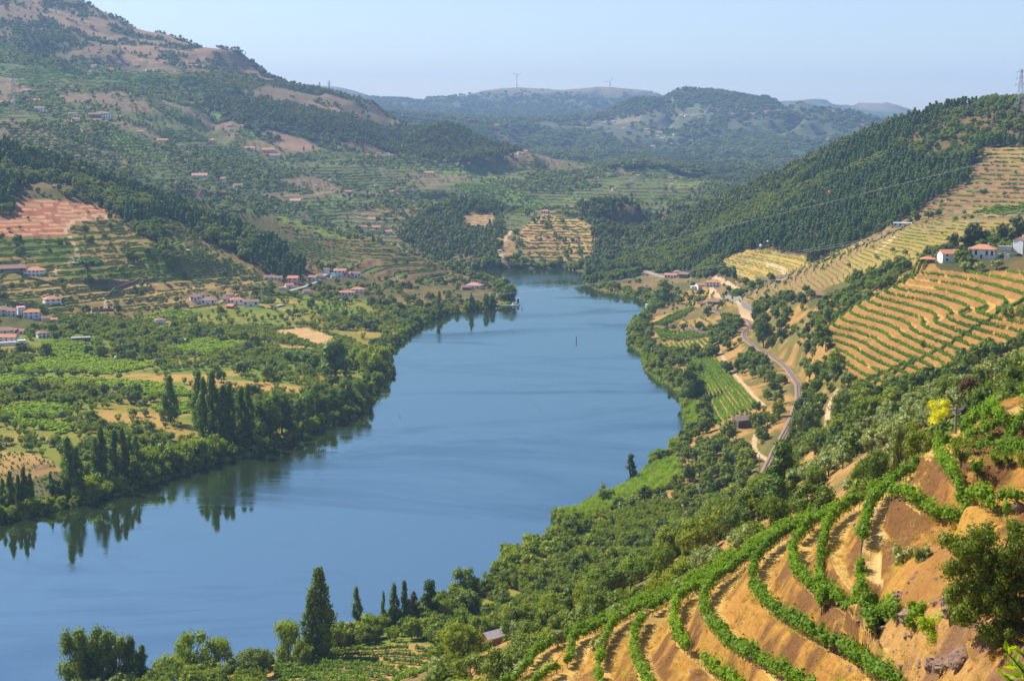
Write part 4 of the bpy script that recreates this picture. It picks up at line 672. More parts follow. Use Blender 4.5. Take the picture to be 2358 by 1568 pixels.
bark, nt, bs = mat('bark'); bs.inputs['Base Color'].default_value = (.10, .07, .05, 1); bs.inputs['Roughness'].default_value = .95
nzb = N(nt, 'ShaderNodeTexNoise', i_Scale=6); nt.links.new(mixc(nt, (.06, .042, .03, 1), (.17, .13, .10, 1), nzb.outputs[0]), bs.inputs['Base Color'])
ICO = None
def ico():
    global ICO
    if ICO is None:
        t = (1 + 5 ** .5) / 2
        v = np.array([(-1, t, 0), (1, t, 0), (-1, -t, 0), (1, -t, 0), (0, -1, t), (0, 1, t), (0, -1, -t), (0, 1, -t), (t, 0, -1), (t, 0, 1), (-t, 0, -1), (-t, 0, 1)], float) / math.hypot(1, t)
        f = np.array([(0, 11, 5), (0, 5, 1), (0, 1, 7), (0, 7, 10), (0, 10, 11), (1, 5, 9), (5, 11, 4), (11, 10, 2), (10, 7, 6), (7, 1, 8), (3, 9, 4), (3, 4, 2), (3, 2, 6), (3, 6, 8), (3, 8, 9), (4, 9, 5), (2, 4, 11), (6, 2, 10), (8, 6, 7), (9, 8, 1)])
        ICO = (v, f)
    return ICO
def leaves(g, cen, rad, n, size, out=0.9, up=0.0, droop=0.0, asp=1.5, shell=.72):
    """n leaf faces on each clump (centres cen, radii rad (k,3)) -> triangulated rhombi"""
    k = len(cen); d = g.normal(size=(k, n, 3)); d /= np.linalg.norm(d, axis=2, keepdims=True)
    pos = cen[:, None] + d * rad[:, None] * (shell + (1 - shell) * 1.25 * g.random((k, n, 1)))
    nor = d * out + g.normal(size=d.shape) * .40; nor[..., 2] += up; nor /= np.linalg.norm(nor, axis=2, keepdims=True)
    t = np.cross(nor, g.normal(size=d.shape)); 
    if droop: t[..., 2] -= droop * np.linalg.norm(t, axis=2)
    t /= np.linalg.norm(t, axis=2, keepdims=True); b = np.cross(nor, t); b /= np.linalg.norm(b, axis=2, keepdims=True) + 1e-9
    s = size * (.6 + .8 * g.random((k, n, 1)))
    P = np.stack([pos - t * s * asp * .5, pos - b * s * .5 + t * s * .1, pos + t * s * asp * .5, pos + b * s * .5 + t * s * .1], 2).reshape(-1, 3)
    F = np.arange(len(P)).reshape(-1, 4)
    return P, F
def join(parts):
    V, F, o = [], [], 0
    for v, f in parts:
        f = np.asarray(f)
        if f.shape[1] == 3: f = np.concatenate([f, f[:, 2:]], 1)
        V.append(v); F.append(f + o); o += len(v)
    return np.concatenate(V), np.concatenate(F)
def mesh_q(name, parts, mats):                               # parts: list of (V, F, material index)
    V, o = [], 0; me = bpy.data.meshes.new(name); LI, LS, MI = [], [], []; lo = 0
    for v, f, mi in parts:
        f = np.asarray(f); V.append(v); LI.append((f + o).ravel()); n = f.shape[1]
        LS.append(lo + np.arange(0, f.size, n)); MI.append(np.full(len(f), mi)); lo += f.size; o += len(v)
    V = np.concatenate(V).astype(np.float32); LI = np.concatenate(LI).astype(np.int32); LS = np.concatenate(LS).astype(np.int32); MI = np.concatenate(MI).astype(np.int32)
    me.vertices.add(len(V)); me.vertices.foreach_set('co', V.ravel()); me.loops.add(len(LI)); me.loops.foreach_set('vertex_index', LI)
    me.polygons.add(len(LS)); me.polygons.foreach_set('loop_start', LS); me.polygons.foreach_set('material_index', MI); me.polygons.foreach_set('use_smooth', np.zeros(len(LS), bool)); me.update(calc_edges=True)
    for m in mats: me.materials.append(m)
    return me
def cores(g, cen, rad, f=.62):
    v, fc = ico(); k = len(cen)
    V = cen[:, None] + v[None] * rad[:, None] * f * (0.8 + .4 * g.random((k, 12, 1)))
    F = fc[None] + (np.arange(k) * 12)[:, None, None]
    return V.reshape(-1, 3), F.reshape(-1, 3)
def tube(pts, rads, n=6):
    P = np.array(pts, float); V, F = [], []
    for i, p in enumerate(P):
        d = P[min(i + 1, len(P) - 1)] - P[max(i - 1, 0)]; d /= np.linalg.norm(d) + 1e-9
        a = np.cross(d, (0.3, 1, 0.1)); a /= np.linalg.norm(a); b = np.cross(d, a)
        for k in range(n):
            t = 2 * math.pi * k / n; V.append(p + rads[i] * (a * math.cos(t) + b * math.sin(t)))
    for i in range(len(P) - 1):
        for k in range(n): F.append((i * n + k, i * n + (k + 1) % n, (i + 1) * n + (k + 1) % n, (i + 1) * n + k))
    return np.array(V), np.array(F)
# unit trees: height 1 (z 0..1); lateral size in the same unit
SHAPE = {  # kind: (width/height, clumps, clump radius, trunk height, leaf size, droop)
 'oak': (1.05, 26, .17, .22, .060, 0), 'olive': (1.0, 22, .17, .24, .045, 0), 'orchard': (1.0, 20, .15, .22, .060, 0), 'poplar': (.24, 30, .060, .10, .030, 0),
 'willow': (.95, 24, .16, .15, .050, 1.5), 'pine': (.42, 24, .085, .28, .045, 0), 'eucalyptus': (.6, 24, .12, .2, .045, .6), 'cypress': (.16, 16, .055, .05, .03, 0),
 'shrub': (1.25, 12, .24, .04, .085, 0), 'stone_pine': (.95, 34, .15, .5, .05, 0), 'elm': (.75, 28, .15, .12, .045, 0), 'thin_poplar': (.3, 22, .07, .12, .03, 0)}
def crown_clumps(kind, g, k):
    w = SHAPE[kind][0]; rc = SHAPE[kind][2]; th = SHAPE[kind][3]; a = g.random(k) * 2 * math.pi
    if kind in ('oak', 'olive', 'orchard', 'shrub', 'willow', 'elm'):
        z = g.random(k); ph = np.sqrt(1 - (z * 1.55 - .62) ** 2 * .85); R_ = (w / 2 - rc * .8) * ph * (.55 + .5 * g.random(k)); 
        if kind == 'orchard': R_ = (w / 2 - rc) * (.35 + .65 * z) * (.75 + .3 * g.random(k))
        cz = th + rc * .6 + z * (1 - th - rc * 1.5)
    elif kind in ('poplar', 'cypress', 'thin_poplar'):
        z = (np.arange(k) + g.random(k)) / k; pr = np.sin(np.clip(z * .82 + .18, 0, 1) * math.pi) ** .7; R_ = np.maximum(w / 2 * pr - rc * .5, 0) * (.35 + .65 * g.random(k)); cz = th + z * (1 - th - rc * .8)
    elif kind == 'pine':
        z = (np.arange(k) + g.random(k)) / k; R_ = w / 2 * (1.05 - z) ** .7 * (.35 + .6 * g.random(k)); cz = th + z * (1 - th - rc * .6)
    elif kind == 'stone_pine':
        R_ = (w / 2 - rc * .6) * np.sqrt(g.random(k)); cz = .97 - rc - .62 * R_ ** 2 / w - .05 * g.random(k)
    else:
        z = g.random(k); R_ = w / 2 * (.4 + .5 * g.random(k)) * (1 - .35 * np.abs(z - .5)); cz = th + .1 + z * (.86 - th)
    cen = np.stack([np.cos(a) * R_, np.sin(a) * R_, cz], 1)
    rad = rc * (.75 + .5 * g.random((k, 1))) * np.ones((1, 3))
    if kind in ('poplar', 'cypress', 'thin_poplar'): rad *= np.array([1, 1, 1.9]) * (1.15 - .5 * (cen[:, 2:3]))
    if kind == 'pine': rad *= np.array([1.1, 1.1, .75])
    if kind == 'stone_pine': rad *= np.array([1.15, 1.15, .62])
    if kind == 'willow': rad *= np.array([1, 1, 1.25])
    return cen, rad
def tree_parts(kind, seed, lod):
    g = np.random.default_rng(seed); w, k, rc, th, ls, droop = SHAPE[kind]
    if lod == 0: n, s = int(110), ls * .55
    elif lod == 1: n, s = 34, ls; 
    else: k, n, s = max(k // 2, 6), 12, ls * 1.9
    cen, rad = crown_clumps(kind, g, k)
    if lod == 2: rad = rad * 1.25
    lv = leaves(g, cen, rad, n, s, droop=droop, asp=2.0 if kind in ('olive', 'willow', 'eucalyptus', 'pine', 'stone_pine') else 1.35)
    co = cores(g, cen, rad, .66 if lod else .58)
    if kind == 'stone_pine': co = cores(g, cen, rad, .95)
    if kind in ('orchard',): co = cores(g, cen, rad, .4)
    tr = []
    lean = (g.random(2) - .5) * .08
    tw = {'poplar': .016, 'cypress': .012, 'thin_poplar': .014, 'pine': .018, 'stone_pine': .02, 'shrub': .02, 'eucalyptus': .022}.get(kind, .032)
    top = .9 if kind in ('poplar', 'pine', 'cypress', 'thin_poplar', 'eucalyptus') else max(th + .2, .35)
    if kind == 'stone_pine': top = .72
    tr.append(tube([(0, 0, -.06), (lean[0] * .3, lean[1] * .3, top * .45), (lean[0], lean[1], top)], [tw * 1.25, tw, tw * .35], 6 if lod == 0 else 4))
    if lod < 2:
        for i in range(min(k, 12 if lod == 0 else 6)):
            c = cen[i]; z0 = max(.1, min(c[2] - .12, top * .9)); b = np.array([lean[0] * z0 / top, lean[1] * z0 / top, max(z0 * .75, th * .6)])
            tr.append(tube([b, (b + c) / 2 + (0, 0, .02), c], [tw * .5, tw * .33, tw * .12], 4))
    return lv, co, tr
PROTO = {}
def proto(kind, var, lod, mkey=None, joined=True):
    mkey = mkey or kind
    key = (kind, var, lod, mkey, joined)
    if key not in PROTO:
        lv, co, tr = tree_parts(kind, hash((kind, var)) % 1000 if False else sum(map(ord, kind)) * 7 + var, lod)
        tv, tf = join(tr)
        if joined: PROTO[key] = mesh_q(f'{kind}_tree', [(lv[0], lv[1], 0), (co[0], co[1], 0), (tv, tf, 1)], [LM[mkey], bark])
        else: PROTO[key] = (mesh_q('crown', [(lv[0], lv[1], 0), (co[0], co[1], 0)], [LM[mkey]]), mesh_q('trunk', [(tv, tf, 0)], [bark]))
    return PROTO[key]
LMK = {'elm': 'poplar', 'thin_poplar': 'poplar'}
PNAME = {'oak': 'oak_tree', 'olive': 'olive_tree', 'orchard': 'orchard_tree', 'poplar': 'poplar_tree', 'willow': 'willow_tree', 'pine': 'pine_tree', 'eucalyptus': 'eucalyptus_tree', 'cypress': 'cypress_tree', 'shrub': 'shrub', 'stone_pine': 'stone_pine', 'elm': 'elm_tree', 'thin_poplar': 'poplar_tree'}
def tree(kind, x, y, z, h, w=None, label='', group=None, mkey=None, seed=None, lean=0):
    """one tree as a thing: parts when it is large enough in the picture, else one mesh"""
    seed = rng.integers(0, 1000) if seed is None else seed; mkey = mkey or LMK.get(kind, kind)
    px = h * 1407 / math.hypot(x, y, z - CAMH); w = w or h * SHAPE[kind][0]; sxy = w / SHAPE[kind][0]
    cat = 'shrub' if kind == 'shrub' else 'tree'
    lod = 0 if px > (18 if kind in ('stone_pine', 'poplar', 'thin_poplar', 'elm') else 30) else 1
    if px > 13:
        r = link(PNAME[kind], None); r.empty_display_size = .3; a, b = proto(kind, seed % 4, lod, mkey, False)
        link('crown', a, r); link('stem' if kind == 'shrub' else 'trunk', b, r)
    else: r = link(PNAME[kind], proto(kind, seed % 4, 1, mkey))
    r.location = (x, y, z - .1); r.rotation_euler = (lean, 0, (seed * 2.399) % 6.283); r.scale = (sxy, sxy, h)
    return tag(r, label, cat, group)
# instanced masses (stuff): one object that scatters prototype meshes on its own points
def mass(name, label, P, scale, var, protos, rot=None, flat=None):
    n = len(P)
    if n == 0: return
    me = bpy.data.meshes.new(name); me.vertices.add(n); me.vertices.foreach_set('co', np.asarray(P, np.float32).ravel())
    a = me.attributes.new('sc', 'FLOAT_VECTOR', 'POINT'); S = np.asarray(scale, np.float32)
    if S.ndim == 1: S = np.stack([S, S, S], 1)
    a.data.foreach_set('vector', S.ravel())
    a = me.attributes.new('ro', 'FLOAT_VECTOR', 'POINT'); rz = rng.random(n) * 6.283 if rot is None else rot
    a.data.foreach_set('vector', np.stack([rz * 0, rz * 0, rz], 1).astype(np.float32).ravel())
    a = me.attributes.new('va', 'INT', 'POINT'); a.data.foreach_set('value', np.asarray(var, np.int32))
    o = link(name, me, label=label, category='trees' if 'tree' in name or 'wood' in name or 'orchard' in name else 'plants', kind='stuff')
    ng = bpy.data.node_groups.new(name, 'GeometryNodeTree'); ng.interface.new_socket('Geometry', in_out='INPUT', socket_type='NodeSocketGeometry'); ng.interface.new_socket('Geometry', in_out='OUTPUT', socket_type='NodeSocketGeometry')
    gi = ng.nodes.new('NodeGroupInput'); go = ng.nodes.new('NodeGroupOutput'); jn = ng.nodes.new('GeometryNodeJoinGeometry')
    def attr(nm, t):
        x = ng.nodes.new('GeometryNodeInputNamedAttribute'); x.data_type = t; x.inputs[0].default_value = nm; return [s for s in x.outputs if s.enabled][0]
    sc, ro, va = attr('sc', 'FLOAT_VECTOR'), attr('ro', 'FLOAT_VECTOR'), attr('va', 'INT')
    for i, pm in enumerate(protos):
        po = bpy.data.objects.new(pm.name + '_form', pm)
        oi = ng.nodes.new('GeometryNodeObjectInfo'); oi.inputs[0].default_value = po; oi.inputs['As Instance'].default_value = True
        cm = ng.nodes.new('FunctionNodeCompare'); cm.data_type = 'INT'; cm.operation = 'EQUAL'
        ins = [s for s in cm.inputs if s.enabled]; ng.links.new(va, ins[0]); ins[1].default_value = i
        ip = ng.nodes.new('GeometryNodeInstanceOnPoints'); ng.links.new(gi.outputs[0], ip.inputs['Points']); ng.links.new(cm.outputs[0], ip.inputs['Selection'])
        ng.links.new(oi.outputs['Geometry'], ip.inputs['Instance']); ng.links.new(ro, ip.inputs['Rotation']); ng.links.new(sc, ip.inputs['Scale'])
        ng.links.new(ip.outputs[0], jn.inputs[0])
    ng.links.new(jn.outputs[0], go.inputs[0])
    md = o.modifiers.new('scatter', 'NODES'); md.node_group = ng
    return o
VISM = (np.abs(GA) < math.radians(24))
def sample(mask, area, hmax=8, margin=0.006, dens=None):
    """random points over the cells of mask, one per `area` m2; hidden ones dropped"""
    vis = (GZ + hmax - CAMH) / GR > runmax - margin
    ex = np.where(mask & VISM & vis & ~inriver, CELL / area, 0)
    if dens is not None: ex = ex * dens
    cnt = rng.poisson(ex); i, j = np.nonzero(cnt); c = cnt[i, j]; i = np.repeat(i, c); j = np.repeat(j, c)
    fa = az[j] + DA[i, j] * (rng.random(len(i)) - .5); fr = rr[i] * np.exp(DL * (rng.random(len(i)) - .5))
    X, Y = fr * np.sin(fa), fr * np.cos(fa); 
    return X, Y, ground(X, Y), i, j
def pack(X, Y, Z, i=None, j=None): return np.stack([X, Y, Z], 1)
POOL = {}
def pool(kind, P, h, wf, region):
    POOL.setdefault(kind, []).append((P, np.asarray(h), np.asarray(wf), np.full(len(P), REG.index(region))))
REG = ['in the wood on the right-hand hill', 'in the wood on the left-hand spur', 'on the flat farmland of the left bank', 'between the railway and the vineyards', 'on the near bank below the vineyard spur',
       'on the slope between the walled road and the vineyard terraces', 'on the left terraces above the village', 'on the left bank at the water edge', 'on the right bank at the water edge', 'on the foreground vineyard banks', 'beside the terraced right-hand slopes', 'in the gully between the vineyards']
# --- woods
f1 = fbm(GX / 40, GY / 40, 4)
def clear(P, extra=None): return P
X, Y, Z, i, j = sample(isz('wood') & (GR < 1700) & (GU > 1250), 24, 10)
n = len(X); pine_like = (fbm(X / 90, Y / 90, 3) > .47)
P = pack(X, Y, Z); h = 7 + 6 * rng.random(n)
pool('pine', P[pine_like], h[pine_like] * 1.05, np.ones(pine_like.sum()), REG[0]); q = ~pine_like
pool('oak', P[q], h[q] * .75, np.ones(q.sum()), REG[0])
X, Y, Z, i, j = sample(isz('wood') & (GR < 1700) & (GU <= 1250), 26, 10)
n = len(X); pl = (fbm(X / 60, Y / 60, 3) > .5); P = pack(X, Y, Z); h = 7 + 7 * rng.random(n)
pool('pine', P[pl], h[pl] * 1.1, np.ones(pl.sum()), REG[1]); pool('oak', P[~pl], h[~pl] * .8, np.ones((~pl).sum()), REG[1])
X, Y, Z, i, j = sample(isz('sparse'), 48, 7); P = pack(X, Y, Z); h = 3 + 6 * rng.random(len(X)); pool('oak', P, h, np.ones(len(X)) * 1.1, REG[0])
X, Y, Z, i, j = sample((isz('wood') & (GR >= 1700)) | isz('knoll', 'farwood'), 48, 8)
P = pack(X, Y, Z); n = len(X); mass('far_wood_trees', 'dense dark woods covering the far slopes above the valley', P, np.stack([6 + 7 * rng.random(n)] * 2 + [7 + 6 * rng.random(n)], 1), rng.integers(0, 4, n), [proto('oak', 0, 2, 'dull'), proto('oak', 1, 2, 'dull'), proto('pine', 0, 2, 'dull'), proto('pine', 1, 2, 'dull')])
# --- mosaic valley and mountain: scattered trees and hedges
dn = np.clip((fbm(GX / 130 + 2, GY / 130, 4) - .42) * 6, 0.05, 1.3) * np.where((HS > .80) | (HS < .1), .12, 1)
X, Y, Z, i, j = sample(isz('mosaic'), 105, 7, dens=dn); n = len(X)
mass('valley_trees', 'scattered olive, oak and fruit trees among the terraces of the far left valley side', pack(X, Y, Z), np.stack([4.5 + 5 * rng.random(n)] * 2 + [4 + 5 * rng.random(n)], 1), rng.integers(0, 5, n), [proto('oak', 0, 2, 'dull'), proto('oak', 1, 2, 'dull'), proto('olive', 0, 2), proto('oak', 2, 2, 'shrub'), proto('orchard', 1, 2)])
dn = np.clip((fbm(GX / 170 + 3, GY / 170, 5) - .40) * 7, 0.02, 1.4)
X, Y, Z, i, j = sample(isz('mount'), 120, 8, dens=dn); X2, Y2, Z2, _, _ = sample(isz('dryhill'), 260, 6, dens=np.clip((nA - .48) * 14, .02, 2))
X, Y, Z = np.r_[X, X2], np.r_[Y, Y2], np.r_[Z, Z2]; n = len(X)
mass('mountain_trees', 'dark scrub and pine trees dotting the brown mountain side', pack(X, Y, Z), np.stack([6 + 9 * rng.random(n)] * 2 + [5 + 7 * rng.random(n)], 1), rng.integers(0, 3, n), [proto('oak', 0, 2, 'dull'), proto('oak', 1, 2, 'dull'), proto('pine', 0, 2, 'dull')])
dn = np.clip((fbm(GX / 500 + 1, GY / 500, 6) - .33) * 7, 0.05, 1.4) * np.where(GR > 7600, np.clip(1.3 - (GZ - 250) / 130, 0, 1), np.clip(1.6 - (GZ - 260) / 150, .1, 1))
X, Y, Z, i, j = sample(isz('far'), 300, 12, dens=dn * (GR < 9300) * np.interp(GR, [3000, 5000, 9000], [1.6, 1, .4])); n = len(X)
mass('distant_wood', 'hazy blue-green woods on the distant mountains', pack(X, Y, Z), np.stack([15 + 16 * rng.random(n)] * 2 + [8 + 8 * rng.random(n)], 1), rng.integers(0, 2, n), [proto('oak', 0, 2, 'dull'), proto('oak', 1, 2, 'dull')])
# --- left bank farmland
flat = isz('orchard') & (GX < 60) & (GV < 1250)
dn = np.clip((fbm(GX / 60 + 4, GY / 60, 3) - .33) * 7, .12, 1) * np.where(fbm(GX / 70 + 8, GY / 28, 4) > .60, .12, 1)
X, Y, Z, i, j = sample(flat, 20, 6, dens=dn); n = len(X); P = pack(X, Y, Z); sel = rng.random(n)
big = sel > .94; ol = sel < .08
pool('orchard', P[~big & ~ol], 3.6 + 2.2 * rng.random((~big & ~ol).sum()), np.ones((~big & ~ol).sum()), REG[2])
pool('oak', P[big], 6 + 4 * rng.random(big.sum()), np.ones(big.sum()) * .95, REG[2]); pool('olive', P[ol], 4 + 2 * rng.random(ol.sum()), np.ones(ol.sum()), REG[2])
# --- near bank orchards and thickets
nb = isz('orchard') & ~flat
X, Y, Z, i, j = sample(nb & (GV < 1640), 19, 6, dens=np.clip((fbm(GX / 30, GY / 30, 3) - .3) * 6, .15, 1)); n = len(X); P = pack(X, Y, Z); sel = rng.random(n); g_ = sel > .25
pool('orchard', P[g_], 4 + 2.2 * rng.random(g_.sum()), np.ones(g_.sum()), REG[4]); pool('oak', P[~g_], 5 + 3 * rng.random((~g_).sum()), np.ones((~g_).sum()), REG[4])
X, Y, Z, i, j = sample(isz('thicket'), 9, 4); n = len(X); pool('orchard', pack(X, Y, Z), 3.6 + 1.2 * rng.random(n), np.ones(n), REG[4])
# --- right slopes
ok = isz('oak') & (GR < 1250)
X, Y, Z, i, j = sample(ok, 26, 7, dens=np.where(GR > 620, np.clip((f1 - .43) * 9, .26, 1), np.clip((f1 - .38) * 8, .45, 1))); n = len(X); P = pack(X, Y, Z); sel = rng.random(n)
reg = np.where(Y > 700, 3, 4)
for rgi in (3, 4):
    a_ = (reg == rgi)
    for kd, lo, hi, hh in (('oak', 0, .45, (5, 4.5)), ('olive', .45, .68, (4, 2)), ('shrub', .68, .88, (2, 2)), ('orchard', .88, 1.01, (4, 2.5))):
        m_ = a_ & (sel >= lo) & (sel < hi); pool(kd, P[m_], hh[0] + hh[1] * rng.random(m_.sum()), np.ones(m_.sum()), REG[rgi])
X, Y, Z, i, j = sample(isz('olive') & (GR > 200), 27, 5, dens=np.clip((fbm(GX / 25, GY / 25, 3) - .32) * 6, .1, 1)); n = len(X); P = pack(X, Y, Z); sel = rng.random(n)
for kd, lo, hi, hh in (('olive', 0, .72, (3.6, 1.8)), ('shrub', .72, .86, (1.8, 1.6)), ('oak', .86, 1.01, (4.5, 3))):
    m_ = (sel >= lo) & (sel < hi); pool(kd, P[m_], hh[0] + hh[1] * rng.random(m_.sum()), np.ones(m_.sum()), REG[5])
X, Y, Z, i, j = sample(isz('scrub') & (GR > 240) & (GR < 1900), 60, 5, dens=np.clip((f1 - .4) * 6, .1, 1)); n = len(X); P = pack(X, Y, Z); sel = rng.random(n)
for kd, lo, hi, hh in (('oak', 0, .45, (4, 4)), ('olive', .45, .65, (3.5, 2)), ('shrub', .65, 1.01, (1.6, 1.8))):
    m_ = (sel >= lo) & (sel < hi); pool(kd, P[m_], hh[0] + hh[1] * rng.random(m_.sum()), np.ones(m_.sum()), REG[10])
X, Y, Z, i, j = sample(isz('terr') & (GR > 1000), 260, 5, dens=np.clip((f1 - .35) * 5, .1, 1.5)); n = len(X); P = pack(X, Y, Z); sel = rng.random(n)
for kd, lo, hi, hh in (('oak', 0, .35, (4, 4)), ('olive', .35, .75, (3.5, 2)), ('shrub', .75, 1.01, (1.6, 1.8))):
    m_ = (sel >= lo) & (sel < hi); pool(kd, P[m_], hh[0] + hh[1] * rng.random(m_.sum()), np.ones(m_.sum()), REG[6])
X, Y, Z, i, j = sample(isz('vine', 'dryvine', 'pink'), 900, 5); n = len(X); pool('olive', pack(X, Y, Z), 3 + 2 * rng.random(n), np.ones(n), REG[10])
# --- banks: bushes and small trees along the water
def along(S, step, off0, off1, inward):
    P = np.array([W(u, v, 0)[:2] for u, v in S]); out = []
    for a, b in zip(P[:-1], P[1:]):
        L = np.linalg.norm(b - a); n = rng.poisson(L / step) if L < 400 else 0; t = rng.random(n)[:, None]; nrm = np.array([-(b - a)[1], (b - a)[0]]) / (L + 1e-9) * inward
        out.append(a + (b - a) * t + nrm * (off0 + (off1 - off0) * rng.random((n, 1))))
    o = np.concatenate(out); return o
SR = [p for p in SHORE_R if p[1] < 1640 and p[0] > -100]; SL = [p for p in SHORE_L if p[0] > -100]
for S, sg, rgn, kinds in ((SL, 1, 7, (('willow', 5.5, 1, 5, 4, 4), ('oak', 8, 4, 14, 5, 5), ('shrub', 3, 0, 5, 2, 2.5))), (SR, 1, 8, (('willow', 6, 1, 7, 4, 4), ('oak', 6, 4, 14, 4, 4), ('shrub', 3, 0, 5, 2, 2))), (SHORE_F, 1, 8, (('willow', 6, 1, 8, 5, 5), ('oak', 6, 5, 18, 7, 6)))):
    for kd, st_, o0, o1, h0, h1 in kinds:
        Q2 = along(S, st_, o0, o1, sg)
        if S is SR: Q2 = Q2[~((Q2[:, 1] < 560) & (rng.random(len(Q2)) < .45))]
        Zg = ground(Q2[:, 0], Q2[:, 1]); qj, qi = fidx(Q2[:, 0], Q2[:, 1]); zq = ZM[np.clip(qi.astype(int), 0, NR - 1), np.clip(qj.astype(int), 0, len(az) - 1)]; m_ = (Zg > .3) & ~np.isin(zq, [Zi['reed'], Zi['rows'], Zi['thicket']]); Q2, Zg = Q2[m_], Zg[m_]; n = len(Q2)
        pool(kd, np.stack([Q2[:, 0], Q2[:, 1], Zg], 1), h0 + h1 * rng.random(n), np.ones(n), REG[rgn])
# ------------------------------------------------------------------ single trees that can be told apart in the photograph
def px_tree(kind, u, v, hp, wp, label, mkey=None, rmin=60, sink=0, group=None, lean=0):
    x, y, z = hit(u, v, rmin); d = math.hypot(x, y, z - CAMH); k = d / FPX
    tree(kind, x, y, z - sink, hp * k, wp * k, label, group, mkey, lean=lean)
    return x, y, z
G_POP = 'tall poplars along the left bank'
for u, v, hp, wp, lb in [(8, 1172, 70, 24, 'leftmost poplar at the lower left edge above the water'), (26, 1178, 92, 24, 'second poplar from the lower left edge by the water'), (44, 1172, 78, 22, 'third poplar from the lower left edge by the water'),
    (58, 1172, 95, 24, 'tallest poplar of the small clump at the lower left edge'), (72, 1170, 80, 22, 'rightmost poplar of the small clump at the lower left edge'), (118, 1150, 62, 20, 'small lone ivy-clad poplar beside the dry golden field'),
    (160, 1146, 138, 38, 'broad dark poplar standing right of the dry golden field'), (180, 1150, 118, 34, 'poplar close behind the broad dark one right of the golden field'),
    (222, 1120, 113, 35, 'first tall poplar of the row left of the pale willows'), (237, 1118, 137, 33, 'second tall poplar of the row left of the pale willows'), (268, 1112, 123, 44, 'third tall poplar of the row left of the pale willows'), (285, 1108, 122, 33, 'fourth poplar of the row left of the pale willows'),
    (299, 1104, 102, 36, 'fifth poplar of the row left of the pale willows'), (316, 1098, 97, 33, 'last low poplar of the row left of the pale willows'),
    (394, 975, 112, 46, 'isolated dark poplar clump standing back from the bank in the orchard'), (461, 1010, 157, 43, 'first poplar of the tallest dark bank row'), (472, 1026, 155, 36, 'second poplar of the tallest dark bank row'), (493, 1032, 176, 44, 'tallest dark poplar in the middle of the left bank'),
    (518, 1036, 149, 42, 'fourth poplar of the tallest dark bank row'), (531, 1034, 150, 37, 'fifth poplar of the tallest dark bank row'), (558, 1030, 137, 35, 'sixth poplar of the tallest dark bank row'), (574, 1026, 140, 32, 'seventh poplar of the tallest dark bank row'),
    (608, 1016, 106, 69, 'poplar right of the tallest dark bank row'), (627, 1008, 109, 50, 'second poplar right of the tallest bank row'), (649, 998, 96, 57, 'third poplar right of the tallest bank row'), (687, 986, 75, 49, 'fourth poplar right of the tallest bank row'),
    (709, 974, 71, 41, 'poplar in the middle of the descending bank row'), (733, 964, 91, 53, 'slightly shorter poplar in the descending bank row'), (759, 956, 69, 48, 'leafy poplar near the right part of the descending bank row'), (776, 948, 58, 50, 'poplar fourth from the right end of the bank row'),
    (798, 940, 73, 48, 'poplar third from the right end of the bank row'), (824, 934, 67, 51, 'poplar second from the right end of the bank row'), (844, 922, 69, 37, 'last poplar at the right end of the bank row'),
    (708, 955, 60, 42, 'dark poplar rising behind the descending bank row'), (466, 1000, 60, 40, 'short poplar in front of the orchard behind the bank row'), (1012, 727, 58, 19, 'dark slim poplar beside the river near the spit'),
    (1085, 718, 46, 18, 'dark poplar at the water left of the landing'), (1120, 713, 42, 18, 'dark poplar just left of the sandy landing'), (1134, 711, 34, 18, 'lower dark poplar touching the sandy landing')]:
    px_tree('poplar' if wp / hp < .3 else 'elm' if wp / hp > .42 else 'thin_poplar', u, v, hp, wp, lb, group=G_POP, rmin=400)
for u, v, hp, wp, lb in [(345, 1092, 60, 62, 'leftmost pale willow bush over the left bank water'), (382, 1085, 66, 60, 'second pale willow bush from the left on the left bank'), (420, 1076, 64, 62, 'third pale willow bush on the left bank'), (458, 1066, 58, 58, 'fourth pale willow bush on the left bank'),
    (492, 1056, 60, 52, 'last pale willow bush before the tall dark poplars'), (212, 1142, 50, 58, 'round light shrub willow at the foot of the left poplars'), (852, 862, 70, 60, 'light willow bush beside the big dark riverside tree'), (882, 852, 56, 48, 'light willow bush hanging over the river bend'), (830, 850, 60, 56, 'pale willow just right of the big dark riverside tree')]:
    px_tree('willow', u, v, hp, wp, lb, rmin=400, group='pale willows on the left bank')
px_tree('elm', 772, 868, 96, 84, 'big dark round tree on the left bank at the river bend', rmin=400); px_tree('elm', 1172, 694, 42, 40, 'round tree at the tip of the spit', rmin=400); px_tree('elm', 1160, 668, 30, 34, 'dark tree behind the spit', rmin=400)
px_tree('stone_pine', 203, 650, 62, 66, 'umbrella-shaped stone pine standing alone above the stone wall', mkey='ivy')
px_tree('elm', 1598, 925, 98, 72, 'large lone bright green tree between the river and the curved vineyard', mkey='poplar'); px_tree('elm', 1527, 702, 62, 50, 'big green tree on the right bank behind the moored boat'); px_tree('cypress', 1453, 1114, 72, 27, 'ivy-covered column-shaped tree standing alone at the water edge', mkey='ivy')
px_tree('poplar', 738, 1518, 214, 72, 'largest tall dark poplar of the near bank', rmin=300); px_tree('poplar', 716, 1522, 150, 50, 'lower poplar stem close left of the largest near-bank poplar', rmin=300)
px_tree('thin_poplar', 822, 1450, 104, 32, 'slim pointed poplar right of the largest one', rmin=300); px_tree('thin_poplar', 884, 1448, 88, 18, 'very narrow poplar left of the twin poplars', rmin=300)
px_tree('poplar', 908, 1446, 106, 30, 'left one of the twin green poplars on the near bank', rmin=300); px_tree('poplar', 932, 1446, 112, 30, 'right one of the twin green poplars on the near bank', rmin=300)
